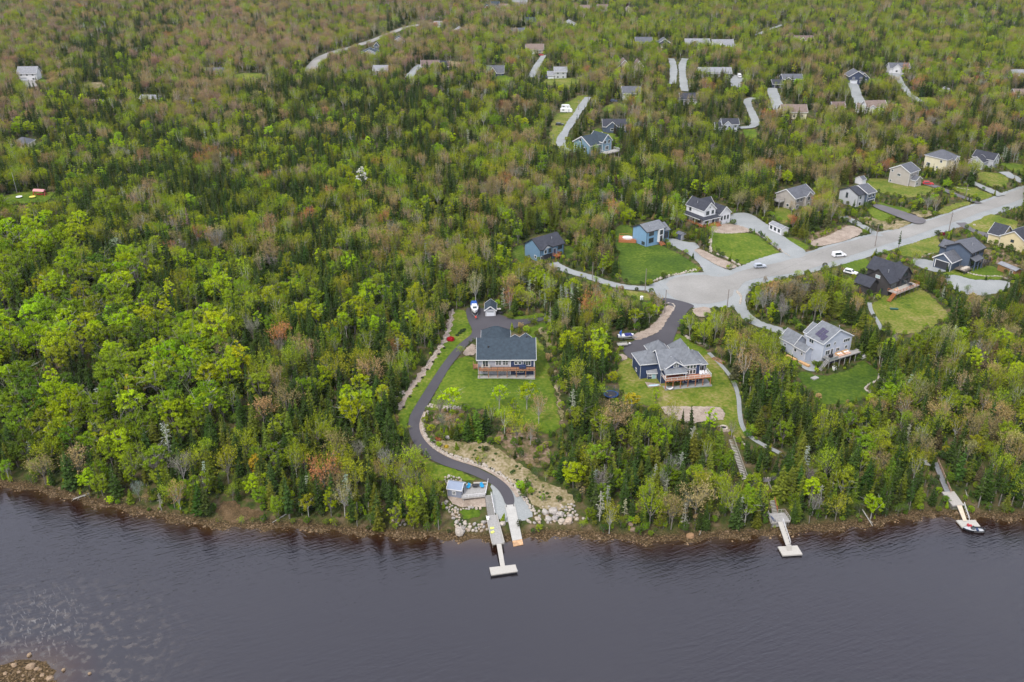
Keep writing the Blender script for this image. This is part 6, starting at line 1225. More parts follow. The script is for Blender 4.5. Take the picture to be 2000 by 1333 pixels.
# above ground pool, tent, play things
prop('swimming_pool', 'small round blue pool in front of the cream house with a tan roof', 'pool', PV(1534, 240), 0, [('wall', MB().cyl((0, 0, 0), (0, 0, 1.2), 3.6, 3.6, 20), WHITE), ('pool_water', MB().cyl((0, 0, 1.2), (0, 0, 1.23), 3.3, 3.3, 20), mat('pool_water', (.06, .30, .48), .1, spec=.6))])
prop('party_tent', 'bright white tent between two navy buildings', 'tent', PV(1277, 92), 0, [('canopy', MB().hexa([(-3, -3, 2.2), (3, -3, 2.2), (3, 3, 2.2), (-3, 3, 2.2)], [(-.2, -.2, 4.4), (.2, -.2, 4.4), (.2, .2, 4.4), (-.2, .2, 4.4)]), WHITE), ('side_panel', MB().box(-2.9, 2.9, -2.9, 2.9, 0, 2.2), WHITE)])
prop('utility_box', 'flat dark green box lid on the rough lawn below the black house', 'utility box', PV(1746, 605), R(-8), [('box', MB().box(-1.3, 1.3, -.5, .5, 0, .35), mat('dark_green_plastic', (.01, .05, .035), .6)), ('lid', MB().box(-1.36, 1.36, -.56, .56, .36, .44), mat('green_lid', (.015, .08, .06), .5))])
prop('water_tank', 'round white tank among bushes left of the navy house drive', 'tank', PV(1253, 586), 0, [('tank', MB().cyl((0, 0, 0), (0, 0, 1.3), .55, .55, 12), HT), ('lid', MB().cyl((0, 0, 1.3), (0, 0, 1.45), .3, .2, 10), HT)])
prop('planter_box', 'long low timber planter beside the footpath behind the navy house', 'planter', PV(1403, 706), R(-52), [('frame', MB().box(-2.2, 2.2, -.6, -.5, 0, .5).box(-2.2, 2.2, .5, .6, 0, .5).box(-2.2, -2.1, -.5, .5, 0, .5).box(2.1, 2.2, -.5, .5, 0, .5), WOODB), ('soil', MB().box(-2.1, 2.1, -.5, .5, 0, .4), MULCH)])
# utility poles
def utility_pole(base, top_y, label, cross=True, lamp=False):
    b = PV(*base); s_ = (base[1]+236)*CP/(CAM_Z-b.z); ang = math.atan((base[1]-666.5)/FPX)+R(PITCH); H = (base[1]-top_y)/(s_*math.cos(ang)*1.02)
    e = empty('utility_pole', b, R(30), label, 'utility pole', 'wooden utility poles along the road'); MB().cyl((0, 0, -.5), (0, 0, H), .17, .11, 8).build('pole', mat_pole, e)
    if cross: MB().box(-.9, .9, -.06, .06, H-.8, H-.66).build('cross_arm', mat_pole, e)
    MB().cyl((.28, 0, H-2.2), (.28, 0, H-1.3), .2, .2, 8).build('transformer', METALG, e) if lamp else None
    return b+Vector((0, 0, H-.2))
mat_pole = mat('weathered_pole', (.20, .17, .15), .9, .2, 3)
tops = [utility_pole((1853, 452), 415, 'utility pole by the road nearest the red shrub bed', lamp=True), utility_pole((1708.7, 482), 440, 'utility pole beside the road above the black house', cross=False), utility_pole((1418.8, 612), 565, 'utility pole at the lower right rim of the turning circle', cross=False),
        utility_pole((1298, 612), 566, 'utility pole at the top of the pink gravel verge', cross=False), utility_pole((1259.5, 572), 525, 'utility pole at the left rim of the turning circle', cross=False), utility_pole((1157, 547), 512, 'utility pole among trees by the curving drive', cross=False),
        utility_pole((1884, 392), 360, 'pale utility pole near the bushes up the road', cross=True), utility_pole((1138, 188), 172, 'utility pole at the head of the grassy clearing'), utility_pole((1130, 217), 195, 'utility pole beside the grey drive with campers'), utility_pole((1080, 288), 262, 'utility pole at the foot of the grassy clearing')]
def wire(i, j, label):
    a, b = tops[i], tops[j]; m = MB(); p = [a.lerp(b, t)-Vector((0, 0, 3.2*t*(1-t)*(a-b).length/60)) for t in np.linspace(0, 1, 9)]
    for u, v in zip(p[:-1], p[1:]): m.bar(u, v, .014)
    tag(m.build('overhead_wire', BLACKT), label, 'wire', 'overhead wires')
for i, j, lb in ((0, 1, 'wire sagging between the two poles above the black house'), (1, 2, 'wire from the road pole to the rim of the turning circle'), (3, 4, 'wire between the two poles left of the turning circle'), (4, 5, 'wire running from the turning circle into the trees'), (6, 0, 'wire along the upper road')): wire(i, j, lb)
# ------------------------------------------------------------------ river side: boathouse, docks, ramp
h = House('boathouse', 'small slate grey boathouse with a metal roof beside the driveway foot', (874.5, 970.5), (901.2, 975), 3.6, cat='boathouse')
h.gable(0, 3.6, 0, 3.4, 2.5, 1.0, 'x', SD['boat'], mat('blue_metal_roof', (.19, .23, .31), .5, .05, 1, spec=.5), WHITE, over=.2, corners=False); h.window(('f', 0), 1.7, 1.0, .75, .8, 2, 2); h.door(('r', 3.6), 1.7, .2, 1.2, 2.0, GLASS)
def quad(px4, z0s, z1s=None):
    """photo corners at given heights -> world points"""
    return [Vector((*[float(v) for v in flat(p[0], p[1], z)], z)) for p, z in zip(px4, z0s)]
def slab(name, px4, zs, t, mt_, parent=None):
    q = quad(px4, zs); return MB().hexa([p-Vector((0, 0, t)) for p in q], q).build(name, mt_, parent), q
def boards(q, n, gap, mt_, parent, t=.06, along=0):
    """plank courses across a platform given by its four corners"""
    a, b, c, d = q if not along else (q[1], q[2], q[3], q[0]); m = MB()
    for i in range(n):
        f0, f1 = i/n, (i+1-gap)/n; p = [a.lerp(d, f0), b.lerp(c, f0), b.lerp(c, f1), a.lerp(d, f1)]; m.hexa([v+Vector((0, 0, .01)) for v in p], [v+Vector((0, 0, t)) for v in p])
    return m.build('planking', mt_, parent)
def rail_line(p, q, hgt, n, mt_, parent, name='railing', w=.07):
    m = MB(); m.bar(p+Vector((0, 0, hgt)), q+Vector((0, 0, hgt)), w, w); m.bar(p+Vector((0, 0, hgt*.5)), q+Vector((0, 0, hgt*.5)), w*.7, w*.7)
    for i in range(n+1): v = p.lerp(q, i/n); m.bar(v, v+Vector((0, 0, hgt)), w, w)
    return m.build(name, mt_, parent)
def dock_posts(q, parent, mt_, down=-2.0, inset=.12):
    c = sum(q, Vector())/4
    for v in q:
        w = v.lerp(c, inset); MB().box(w.x-.12, w.x+.12, w.y-.12, w.y+.12, down, w.z-.1).build('post', mt_, parent)
def stairs(name, label, tl, tr, bl, br, zt, zb, n, mt_, rail='r', railm=None, group=None):
    q = quad((tl, tr, br, bl), (zt, zt, zb, zb)); e = empty(name, (0, 0, 0), 0, label, 'stairs', group); m = MB()
    for i in range(n):
        f0, f1 = i/n, (i+.68)/n; z = zt+(zb-zt)*(i+.5)/n; p = [q[0].lerp(q[3], f0), q[1].lerp(q[2], f0), q[1].lerp(q[2], f1), q[0].lerp(q[3], f1)]
        p = [Vector((v.x, v.y, z)) for v in p]; m.hexa([v-Vector((0, 0, .06)) for v in p], p)
    m.build('treads', mt_, e); MB().bar(q[0]-Vector((0, 0, .15)), q[3]-Vector((0, 0, .15)), .09, .28).build('stringer', WOODD, e); MB().bar(q[1]-Vector((0, 0, .15)), q[2]-Vector((0, 0, .15)), .09, .28).build('stringer', WOODD, e)
    if 'r' in rail: rail_line(q[1], q[2], .95, max(3, n//4), railm or mt_, e)
    if 'l' in rail: rail_line(q[0], q[3], .95, max(3, n//4), railm or mt_, e)
    CLEAR.append(np.array([tl, tr, br, bl], float)); return e, q
def gz(px, py): return float(P(px, py)[2])
# boathouse deck
zd = gz(925, 972)+.9
e = empty('boathouse_deck', (0, 0, 0), 0, 'pale boathouse deck with white rails and blue chairs above the pebbled terrace', 'deck')
o, q = slab('floor', [(902, 974), (948, 969.5), (953.5, 941), (912, 941)], [zd]*4, .25, WOODP, e); boards(q, 18, .06, WOODG, e); rail_line(q[0], q[1], .95, 7, WHITE, e); rail_line(q[1], q[2], .95, 4, WHITE, e); dock_posts(q, e, WOODP, zd-2.5)
CLEAR.append(np.array([(870, 930), (956, 936), (958, 975), (870, 980)])); c_ = (q[0]+q[1]+q[2]+q[3])/4
CH = mat('bright_blue_plastic', (.02, .28, .52), .5)
for k_, (dx, dy, lb) in enumerate(((-1.9, .4, 'left'), (1.6, .7, 'right'))):
    prop('garden_chair', 'bright blue garden chair, %s of the pair on the boathouse deck' % lb, 'chair', c_+Vector((dx, dy, .08)), R([-25, 20][k_]), [('seat', MB().box(-.4, .4, -.4, .35, .3, .4), CH), ('backrest', MB().hexa([(-.4, .3, .3), (.4, .3, .3), (.4, .4, .3), (-.4, .4, .3)], [(-.35, .6, 1.15), (.35, .6, 1.15), (.35, .68, 1.15), (-.35, .68, 1.15)]), CH), ('armrest', MB().box(-.5, -.36, -.4, .4, .55, .6).box(.36, .5, -.4, .4, .55, .6), CH)], 'chairs on the boathouse deck')
prop('fire_table', 'dark square table between the two bright blue chairs', 'table', c_+Vector((-.1, .9, .08)), 0, [('tabletop', MB().box(-.9, .9, -.5, .5, .5, .58), BLACKT), ('base', MB().box(-.5, .5, -.3, .3, 0, .5), GDARK)])
prop('bench', 'pale L-shaped bench at the back of the boathouse deck', 'bench', c_+Vector((1.6, 2.2, .08)), R(2), [('seat', MB().box(-2.2, 1.2, -.3, .3, .35, .45), WOODP), ('leg', MB().box(-2.1, -1.9, -.25, .25, 0, .35).box(.9, 1.1, -.25, .25, 0, .35), WOODP)])
zp = 1.55
stairs('wooden_stairs', 'grey wooden stairs from the boathouse deck down to the pier', (947, 968), (959, 967), (952.5, 1008), (966.5, 1006.5), zd, zp, 20, WOODG, 'r', WHITE)
e = empty('pier', (0, 0, 0), 0, 'wide weathered pier below the boathouse stairs', 'pier')
o, q = slab('deck', [(961.6, 1063.5), (984.9, 1061), (970.2, 1005.7), (949.5, 1008.3)], [zp]*4, .3, WOODP, e); boards(q, 34, .08, WOODG, e); dock_posts(q, e, WOODD, -1.5); MB().bar(q[1]+Vector((0, 0, .15)), q[2]+Vector((0, 0, .15)), .2, .2).build('kerb_rail', WOODP, e); MB().bar(q[0]+Vector((0, 0, .15)), q[3]+Vector((0, 0, .15)), .2, .2).build('kerb_rail', WOODP, e)
CLEAR.append(np.array([(945, 1005), (972, 1002), (990, 1065), (958, 1068)]))
for k_, (px, lb) in enumerate((((961, 1033), 'yellow-green folded kayak paddles on the pier'), ((962, 1041), 'yellow-green life vest on the pier'))):
    prop('life_vest', lb, 'vest', Vector((*[float(v) for v in flat(px[0], px[1], zp)], zp+.07)), R(30*k_), [('vest', MB().box(-.45, .1, -.3, .3, 0, .2).box(.1, .5, -.15, .4, 0, .16), mat('neon_yellow', (.62, .66, .15), .7))])
prop('dock_box', 'white box at the head of the pier', 'box', Vector((*[float(v) for v in flat(953, 1015, zp)], zp+.07)), 0, [('box', MB().box(-.3, .3, -.4, .4, 0, .5), HT), ('lid', MB().box(-.33, .33, -.43, .43, .5, .56), HT)])
e = empty('gangway', (0, 0, 0), 0, 'narrow pale gangway from the wide pier to its float', 'gangway')
q = quad([(977.3, 1107), (986.2, 1105.8), (978.9, 1061), (969.7, 1062.5)], [.6, .6, 1.5, 1.5]); MB().hexa([p-Vector((0, 0, .18)) for p in q], q).build('frame', METALG, e); boards(q, 26, .1, CREAMB, e)
e = empty('float', (0, 0, 0), 0, 'long rectangular float at the end of the wide pier', 'float')
o, q = slab('deck', [(959, 1124), (1010.8, 1116.5), (1006.7, 1103.3), (955.9, 1109)], [.55]*4, .2, WOODP, e); boards(q, 22, .06, CREAMB, e, along=1); MB().hexa([p.lerp(sum(q, Vector())/4, .05)-Vector((0, 0, .6)) for p in q], [p.lerp(sum(q, Vector())/4, .05)-Vector((0, 0, .21)) for p in q]).build('float_tank', BLACKT, e)
for v in (q[1], q[0]): MB().box(v.x-.08, v.x+.08, v.y+.1, v.y+.26, .6, .8).build('cleat', METALG, e)
e = empty('boat_ramp', (0, 0, 0), 0, 'long plank boat ramp running from the black driveway into the river', 'ramp')
q = quad([(1003, 1067.5), (1022, 1063.8), (1005.8, 985.5), (986.3, 987.3)], [.12, .12, 1.8, 1.8]); zr_ = gz(996, 987)+.22; q = quad([(1003, 1067.5), (1022, 1063.8), (1005.8, 985.5), (986.3, 987.3)], [.12, .12, zr_, zr_]); RM = ramp_mat('bleached_planks', [(.3, (.33, .32, .30)), (.7, (.46, .45, .42))], .5, 3)
qa = [q[0].lerp(q[3], .13), q[1].lerp(q[2], .13), q[2], q[3]]; MB().hexa([p-Vector((0, 0, .3)) for p in qa], qa).build('deck', RM, e); boards(qa, 40, .07, RM, e, .05)
qb = [q[0], q[1], q[1].lerp(q[2], .127), q[0].lerp(q[3], .127)]; MB().hexa([p-Vector((0, 0, .3)) for p in qb], qb).build('lower_end', mat('rust_stained_planks', (.44, .27, .15), .9, .35, 1.2), e); CLEAR.append(np.array([(984, 984), (1008, 983), (1025, 1066), (1000, 1070)]))
for sg in (0, 1): v = q[3].lerp(q[2], .12+.76*sg); MB().cyl(v+Vector((0, -.7, 0)), v+Vector((0, -.7, .6)), .08, .08, 8).build('bollard', BLACKT, e)
# middle dock
zt = gz(1428, 858); zm = gz(1455, 934)+.3
stairs('wooden_stairs', 'upper flight of pale plank steps going down from the navy house lawn', (1423.4, 859), (1432, 858), (1450, 938), (1459.5, 936), zt, zm, 26, WOODP, 'r', WOODP, 'plank steps to the middle dock')
z1 = gz(1496, 947)+.1
stairs('wooden_stairs', 'middle flight of pale steps below the grey landing path', (1491.7, 947.3), (1500.4, 946.3), (1498.5, 969), (1509, 968), z1, z1-1.8, 9, WOODP, 'r', WOODP, 'plank steps to the middle dock')
zpl = 2.1
stairs('wooden_stairs', 'short lowest flight of pale steps onto the railed platform', (1503.4, 978), (1512.5, 977), (1508.5, 1003), (1518.5, 1002), zpl+1.6, zpl, 9, WOODP, 'r', WOODR, 'plank steps to the middle dock')
e = empty('dock_platform', (0, 0, 0), 0, 'square railed platform between the lowest steps and the middle gangway', 'platform')
o, q = slab('deck', [(1506, 1021.4), (1543.4, 1018.5), (1532, 1001.5), (1499.5, 1003.5)], [zpl]*4, .3, WOODP, e); boards(q, 14, .07, WOODG, e); dock_posts(q, e, WOODD, -1); c0 = sum(q, Vector())/4
CB = [p.lerp(c0, .25) for p in q]; MB().hexa([Vector((p.x, p.y, -1)) for p in CB], [Vector((p.x, p.y, zpl-.31)) for p in CB]).build('crib', FOUND, e)
rail_line(q[1], q[2], 1.0, 4, WOODP, e); rail_line(q[0], q[3], 1.0, 4, WOODP, e); rail_line(q[2], q[2].lerp(q[3], .4), 1.0, 2, WOODP, e); rail_line(q[0], q[0].lerp(q[1], .3), 1.0, 2, WOODP, e)
CLEAR.append(np.array([(1497, 990), (1536, 990), (1546, 1022), (1503, 1025)]))
prop('kayak_rack', 'dark blue kayaks leaning on the left rail of the platform', 'kayak', q[0].lerp(q[3], .5)+Vector((.5, 0, .05)), R(110), [('hull', MB().hexa([(-1.4, -.3, 0), (1.4, -.3, 0), (1.4, .3, 0), (-1.4, .3, 0)], [(-1.7, -.1, .4), (1.7, -.1, .4), (1.7, .1, .4), (-1.7, .1, .4)]), DBP)])
e = empty('gangway', (0, 0, 0), 0, 'long narrow gangway of the middle dock with one handrail', 'gangway')
q = quad([(1534.8, 1065), (1543.4, 1064), (1528.7, 1019.4), (1519.4, 1020.4)], [.75, .75, zpl, zpl]); MB().hexa([p-Vector((0, 0, .15)) for p in q], q).build('frame', METALG, e); boards(q, 24, .1, CREAMB, e); rail_line(q[1], q[2], .95, 6, WHITE, e)
e = empty('float', (0, 0, 0), 0, 'square white float of the middle dock', 'float')
o, q = slab('deck', [(1528.7, 1085.4), (1567.4, 1082.8), (1557, 1065.9), (1519, 1068.2)], [.5]*4, .3, CREAMB, e); boards(q, 14, .05, CREAMB, e, .04); MB().hexa([p.lerp(sum(q, Vector())/4, .06)-Vector((0, 0, .6)) for p in q], [p.lerp(sum(q, Vector())/4, .06)-Vector((0, 0, .31)) for p in q]).build('float_tank', BLACKT, e)
stp = MB()
for i in range(4): p = quad([(1535.5+i*.4, 1065+i*2.6), (1545.5+i*.3, 1064.5+i*2.6), (1545.8+i*.3, 1067+i*2.6), (1536+i*.4, 1067.4+i*2.6)], [.95-.1*i]*4); stp.hexa([v-Vector((0, 0, .08)) for v in p[::-1]], p[::-1])
stp.build('steps', WOODP, e)
# right dock
zt = gz(1826, 904)+.2; zpr = 2.0
stairs('wooden_stairs', 'long grey riverside stairs with a reddish handrail on the right', (1822, 904), (1831.7, 903.6), (1846.6, 964), (1856.7, 963.4), zt, zpr, 30, METALG, 'r', mat('pinkish_rail', (.42, .27, .22), .8))
e = empty('dock_platform', (0, 0, 0), 0, 'sloping pale platform below the long grey stairs', 'platform')
o, q = slab('deck', [(1860.8, 988), (1882.4, 986.5), (1863.5, 960.3), (1839, 961)], [zpr]*4, .3, WOODG, e); boards(q, 18, .05, WOODP, e); dock_posts(q, e, WOODD, -1); c0 = sum(q, Vector())/4
CB = [p.lerp(c0, .12) for p in q]; MB().hexa([Vector((p.x, p.y, -.6)) for p in CB], [Vector((p.x, p.y, zpr-.31)) for p in CB]).build('crib', mat('mossy_timber', (.17, .18, .13), .9, .2, 2), e); CLEAR.append(np.array([(1836, 955), (1866, 956), (1886, 988), (1858, 1000)]))
e = empty('gangway', (0, 0, 0), 0, 'tan gangway with one white handrail on the right dock', 'gangway')
q = quad([(1881.7, 1018.5), (1888.6, 1017.8), (1878.3, 987.3), (1868.9, 988)], [.65, .65, zpr, zpr]); MB().hexa([p-Vector((0, 0, .15)) for p in q], q).build('frame', METALG, e); boards(q, 20, .05, mat('tan_boards', (.50, .42, .32), .8), e); rail_line(q[1]+Vector((.5, 0, 0)), q[2]+Vector((.5, 0, 0)), .9, 5, WHITE, e)
e = empty('float', (0, 0, 0), 0, 'cream float of the right dock with a dark boat tied to it', 'float')
o, q = slab('deck', [(1879.7, 1031.2), (1914.8, 1028.5), (1904.6, 1016), (1867.5, 1016.6)], [.5]*4, .3, CREAMB, e); boards(q, 10, .04, CREAMB, e, .04)
a_, b__ = flat(1882, 1037.5, 0.0), flat(1921, 1040, 0.0)
b_ = boat('motor_boat', 'dark navy motor boat with a grey deck moored at the cream float', Vector(((float(a_[0])+float(b__[0]))/2, (float(a_[1])+float(b__[1]))/2+.4, -.25)), R(180)+math.atan2(b__[1]-a_[1], b__[0]-a_[0]), 4.9, 1.9, .85, BKP, SD['lgrey'], trailer=False, screen=.1, lift=0)
MB().box(-1.2, -.7, -.5, .5, .5, .8).box(-.4, 0, -.7, -.2, .5, .95).build('seat', DBP, b_)
prop('fuel_can', 'red canister and bag standing on the cream float', 'canister', Vector((*[float(v) for v in flat(1892, 1028.5, .5)], .55)), 0, [('body', MB().box(-.4, 0, -.3, .3, 0, .6).box(.15, .7, -.25, .25, 0, .35), mat('red_plastic', (.42, .04, .05), .5)), ('cap', MB().cyl((-.2, 0, .6), (-.2, 0, .7), .07, .07, 8), BLACKT)])
prop('tarpaulin', 'pale crumpled tarpaulin over a heap beside the top of the long grey stairs', 'tarpaulin', PV(1811, 906), R(-15), [('cover', MB().add([(-1.8, -.8, 0), (1.8, -.8, 0), (1.8, .8, 0), (-1.8, .8, 0), (-.9, -.2, .9), (.2, -.3, 1.1), (1.1, .2, .6), (-.4, .3, 1.0)], [(0, 1, 5, 4), (1, 6, 5), (1, 2, 6), (2, 7, 6), (2, 3, 7), (3, 4, 7), (3, 0, 4), (4, 5, 7), (5, 6, 7)]), mat('pale_tarp', (.5, .5, .48), .7))])
for k_, (px, lb) in enumerate((((1791, 893), 'right'), ((1782, 899), 'left'))): prop('blue_barrel', 'blue barrel in the trees, %s of two above the right dock' % lb, 'barrel', PV(*px), 0, [('drum', MB().cyl((0, 0, 0), (0, 0, 1.1), .42, .42, 12), mat('blue_drum', (.03, .16, .42), .6)), ('lid', MB().cyl((0, 0, 1.1), (0, 0, 1.16), .44, .44, 12), DBP)], 'blue barrels above the right dock'); 
# ------------------------------------------------------------------ stones
def rock_mesh(name, seed, mt_, sub=2, flat_=.72):
    import bmesh
    bm = bmesh.new(); bmesh.ops.create_icosphere(bm, subdivisions=sub, radius=1.0); r_ = random.Random(seed); off = Vector((r_.uniform(0, 50), r_.uniform(0, 50), 0))
    sx, sy = r_.uniform(.8, 1.2), r_.uniform(.75, 1.1)
    for v in bm.verts:
        d = noise.noise(v.co*1.1+off)*.35+noise.noise(v.co*2.6+off)*.12; v.co *= 1+d
        for ax in range(3): v.co[ax] = max(-.85, min(.85, v.co[ax]))
        v.co = Vector((v.co.x*sx, v.co.y*sy, v.co.z*flat_))
    me = bpy.data.meshes.new(name); bm.to_mesh(me); bm.free(); me.materials.append(mt_)
    return me
def rock_mat(name, cols):
    m = ramp_mat(name, cols, 1.2, 5, mixw=.5, bump=.4); t = m.node_tree; b = t.nodes['Principled BSDF']; src = b.inputs['Base Color'].links[0].from_socket
    oi = t.nodes.new('ShaderNodeAttribute'); oi.attribute_type = 'INSTANCER'; oi.attribute_name = 'tint'; mx = t.nodes.new('ShaderNodeMix'); mx.data_type = 'RGBA'; mx.blend_type = 'MULTIPLY'; mx.inputs[0].default_value = 1
    t.links.new(src, mx.inputs[6]); t.links.new(oi.outputs['Color'], mx.inputs[7]); t.links.new(mx.outputs[2], b.inputs['Base Color']); return m
RK = rock_mat('boulder_stone', [(.34, (.22, .20, .18)), (.5, (.36, .33, .30)), (.66, (.50, .46, .41))])
ROCKS = [rock_mesh('boulder_%d' % k, k+3, RK) for k in range(7)]
rr = random.Random(44); nb_ = {}
def boulder(px, py, size, label, group, tint=None, sink=.3, zoff=0):
    o = bpy.data.objects.new('boulder', rr.choice(ROCKS)); put(o); p = PV(px, py); o.location = (p.x, p.y, p.z+size*(.55-sink)+zoff); o.scale = (size*rr.uniform(.9, 1.1),)*3; o.rotation_euler = (rr.uniform(-.25, .25), rr.uniform(-.25, .25), rr.uniform(0, 6.3))
    t = tint or rr.choice([(1, .97, .92), (1, .93, .84), (.9, .9, .9), (1, .88, .76), (.82, .82, .84)]); o['tint'] = [t[0]*1.0, t[1]*1.0, t[2]*1.0]; tag(o, label, 'boulder', group); return o
def fill(poly, n, s0, s1, place, group, mind=.85):
    """boulders packed in an outline; labels count them from the left within size classes"""
    poly = np.array(poly, float); got = []; tries = 0
    while len(got) < n and tries < n*60:
        tries += 1; x, y = rr.uniform(poly[:, 0].min(), poly[:, 0].max()), rr.uniform(poly[:, 1].min(), poly[:, 1].max())
        if not inpoly(np.array([x]), np.array([y]), poly)[0]: continue
        s = rr.uniform(s0, s1)*(1 if rr.random() < .75 else .7); w = PV(x, y)
        if all((w-g[3]).length > (s+g[2])*mind for g in got): got.append((x, y, s, w))
    got.sort(); cls = {}
    for g in got: cls.setdefault('large' if g[2] > s0+(s1-s0)*.6 else ('middling' if g[2] > s0+(s1-s0)*.25 else 'small'), []).append(g)
    for c, v in cls.items():
        for k, g in enumerate(v): boulder(g[0], g[1], g[2], '%s pale boulder %s, %s from the left' % (c, place, ordinal(k+1)), group)
ORD = ['', 'first', 'second', 'third', 'fourth', 'fifth', 'sixth', 'seventh', 'eighth', 'ninth', 'tenth', 'eleventh', 'twelfth', 'thirteenth', 'fourteenth', 'fifteenth', 'sixteenth', 'seventeenth', 'eighteenth', 'nineteenth', 'twentieth']
def ordinal(n):
    if n <= 20: return ORD[n]
    tens = {2: 'twenty', 3: 'thirty', 4: 'forty', 5: 'fifty', 6: 'sixty', 7: 'seventy', 8: 'eighty', 9: 'ninety'}[n//10]
    return tens+'-'+ORD[n % 10] if n % 10 else tens[:-1]+'ieth'
big = [(1065, 1003, 1.0, 'flat topped'), (1080, 1001, 1.35, 'biggest rounded'), (1094, 1006, 1.05, 'squarish'), (1084, 1014, .95, 'grey'), (1071, 1016, .95, 'cream'), (1097, 1020, 1.0, 'blocky cream'), (1110, 1019, 1.05, 'tall cream'), (1114, 1010, .95, 'far right'), (1051, 1016, .75, 'left'), (1032, 1019, .6, 'leftmost small')]
for x, y, s, w_ in big: boulder(x, y, s, '%s boulder of the big ones right of the boat ramp' % w_, 'big boulders right of the boat ramp')
fill([(1046, 998), (1060, 990), (1090, 988), (1122, 984), (1124, 1000), (1140, 1014), (1120, 1024), (1060, 1024), (1030, 1022), (1020, 1017), (1050, 1010)], 60, .32, .62, 'right of the boat ramp', 'boulders right of the boat ramp')
fill([(885, 1010), (900, 1022), (930, 1024), (948, 1020), (952, 1036), (930, 1040), (905, 1040), (886, 1028)], 34, .4, .75, 'at the grass terrace foot', 'boulders round the grass terrace')
fill([(858, 984), (872, 980), (890, 990), (930, 988), (942, 984), (940, 994), (895, 997), (902, 1014), (914, 1020), (900, 1022), (886, 1008)], 44, .28, .5, 'on the grass terrace rim', 'boulders round the grass terrace')
fill([(865, 934), (880, 928), (905, 937), (900, 941), (878, 938), (872, 955), (866, 962)], 22, .25, .45, 'behind the boathouse', 'stones behind the boathouse')
fill([(763, 1018), (780, 1012), (806, 1016), (804, 1026), (780, 1030)], 9, .35, .8, 'on the bank left of the terrace', 'boulders on the bank')
for x, y, s, lb, tn in ((897, 1041, 1.45, 'very big pale boulder at the lower left of the grass terrace', (1, .97, .92)), (594, 984, 1.7, 'huge pale boulder alone in the trees on the left bank', (.95, .95, .95)), (1348, 1049, 1.1, 'orange-brown boulder at the waterline below the navy house', (.75, .5, .3)), (981, 1025, .9, 'pale boulder between the pier and the boat ramp', (1, .97, .92)),
                        (1236, 1036, .7, 'brown boulder at the waterline right of the stone bank', (.6, .48, .38)), (1232, 1024, .8, 'brownish boulder under the trees right of the stone bank', (.75, .6, .5)), (1228, 1019, .9, 'grey slab boulder under the trees right of the stone bank', (.85, .85, .85)), (1189, 1019, .65, 'pale boulder right of the stone bank, farther of two', (1, .98, .94)), (1146, 1015, .6, 'pale boulder just right of the stone bank', (.95, .95, .95)),
                        (1455, 740, 1.0, 'round white boulder in the trees right of the navy house path', (1, .98, .95)), (1336, 652, 1.0, 'big white boulder at the top of the curved rock border', (1, .98, .95)), (874, 856, .7, 'white boulder in the mulched bed inside the driveway bend', (1, 1, 1)), (930, 848, .6, 'pale flat boulder on the brown slope', (1, .96, .9)), (849, 862, .45, 'small white rock by the driveway bend', (1, .98, .95)), (1349, 628, .9, 'pale boulder in the bed beside the navy house drive', (1, .96, .9)),
                        (51, 1171, .35, 'orange rock alone in the shallow left of the foam', (.9, .55, .35)), (243, 1217, .4, 'orange-brown rock alone in open water at the left', (.8, .5, .3)), (1903, 441, .8, 'white boulder on the lawn beside the yellow house drive', (1, 1, 1)), (1491, 874, .55, 'white boulder at the end of the footpath', (1, 1, 1))):
    boulder(x, y, s, lb, None, tn, sink=.3, zoff=(.0 if y < 1100 else 0))
for x, y, s, lb in ((28, 1300, .9, 'round'), (60, 1303, 1.3, 'long flat'), (72, 1308, .8, 'pale topped'), (37, 1314, .6, 'small pale'), (57, 1280, .75, 'outer upper'), (124, 1309, .6, 'right hand lone'), (98, 1326, 1.0, 'right edge'), (10, 1317, .7, 'left edge'), (45, 1321, .5, 'small middle'), (82, 1320, .55, 'inner'), (175, 1316, .45, 'farthest right'), (65, 1328, .6, 'bottom')):
    o = bpy.data.objects.new('boulder', rr.choice(ROCKS)); put(o); x_, y_ = flat(x, y, .1); o.location = (float(x_), float(y_), .12); o.scale = (s*.8,)*3; o.rotation_euler = (.1, .1, rr.uniform(0, 6)); o['tint'] = [.72, .56, .40]; tag(o, lb+' brown rock of the shoal in the near shallows', 'rock', 'rocks of the near shoal')
def stone_row(name, pts, size, label, gap=1.7, rows=1, jit=.25, tint=(1, .96, .9), cat='stone wall'):
    p = smooth_line(pts, 2); x, y, z = P(p[:, 0], p[:, 1]); c = np.column_stack([x, y]); seg = np.hypot(*np.diff(c, axis=0).T); s_ = np.concatenate([[0], np.cumsum(seg)]); n = max(3, int(s_[-1]/(size*gap)))
    V = []; F = []; off = 0
    for r_ in range(rows):
        for k in range(n):
            t = (k+rr.uniform(-jit, jit))/n*s_[-1]; X = np.interp(t, s_, c[:, 0])+rr.uniform(-1, 1)*size*(.35+.6*(rows > 1)); Y = np.interp(t, s_, c[:, 1])+(r_-(rows-1)/2)*size*1.7+rr.uniform(-.3, .3)*size; sz = size*rr.uniform(.65, 1.2)
            me = rr.choice(ROCKS); v = np.array([w.co[:] for w in me.vertices]); a = rr.uniform(0, 6.28); v = v@np.array([[math.cos(a), math.sin(a), 0], [-math.sin(a), math.cos(a), 0], [0, 0, 1]])
            V.append(v*sz+np.array([X, Y, float(height(X, Y))+sz*.35])); F.append(np.array([list(f.vertices) for f in me.polygons]).ravel()+off); off += len(v)
    me = nmesh(name, np.vstack(V), np.concatenate(F), 3, [RK]); o = put(bpy.data.objects.new(name, me)); o['tint'] = [*tint]; return tag(o, label, cat)
INNER = [(834, 806), (824, 829), (829, 852), (849, 874), (866, 885), (888, 894), (930, 906), (958, 916), (986, 934), (1006, 952), (1022, 972), (1036, 990), (1048, 1006)]
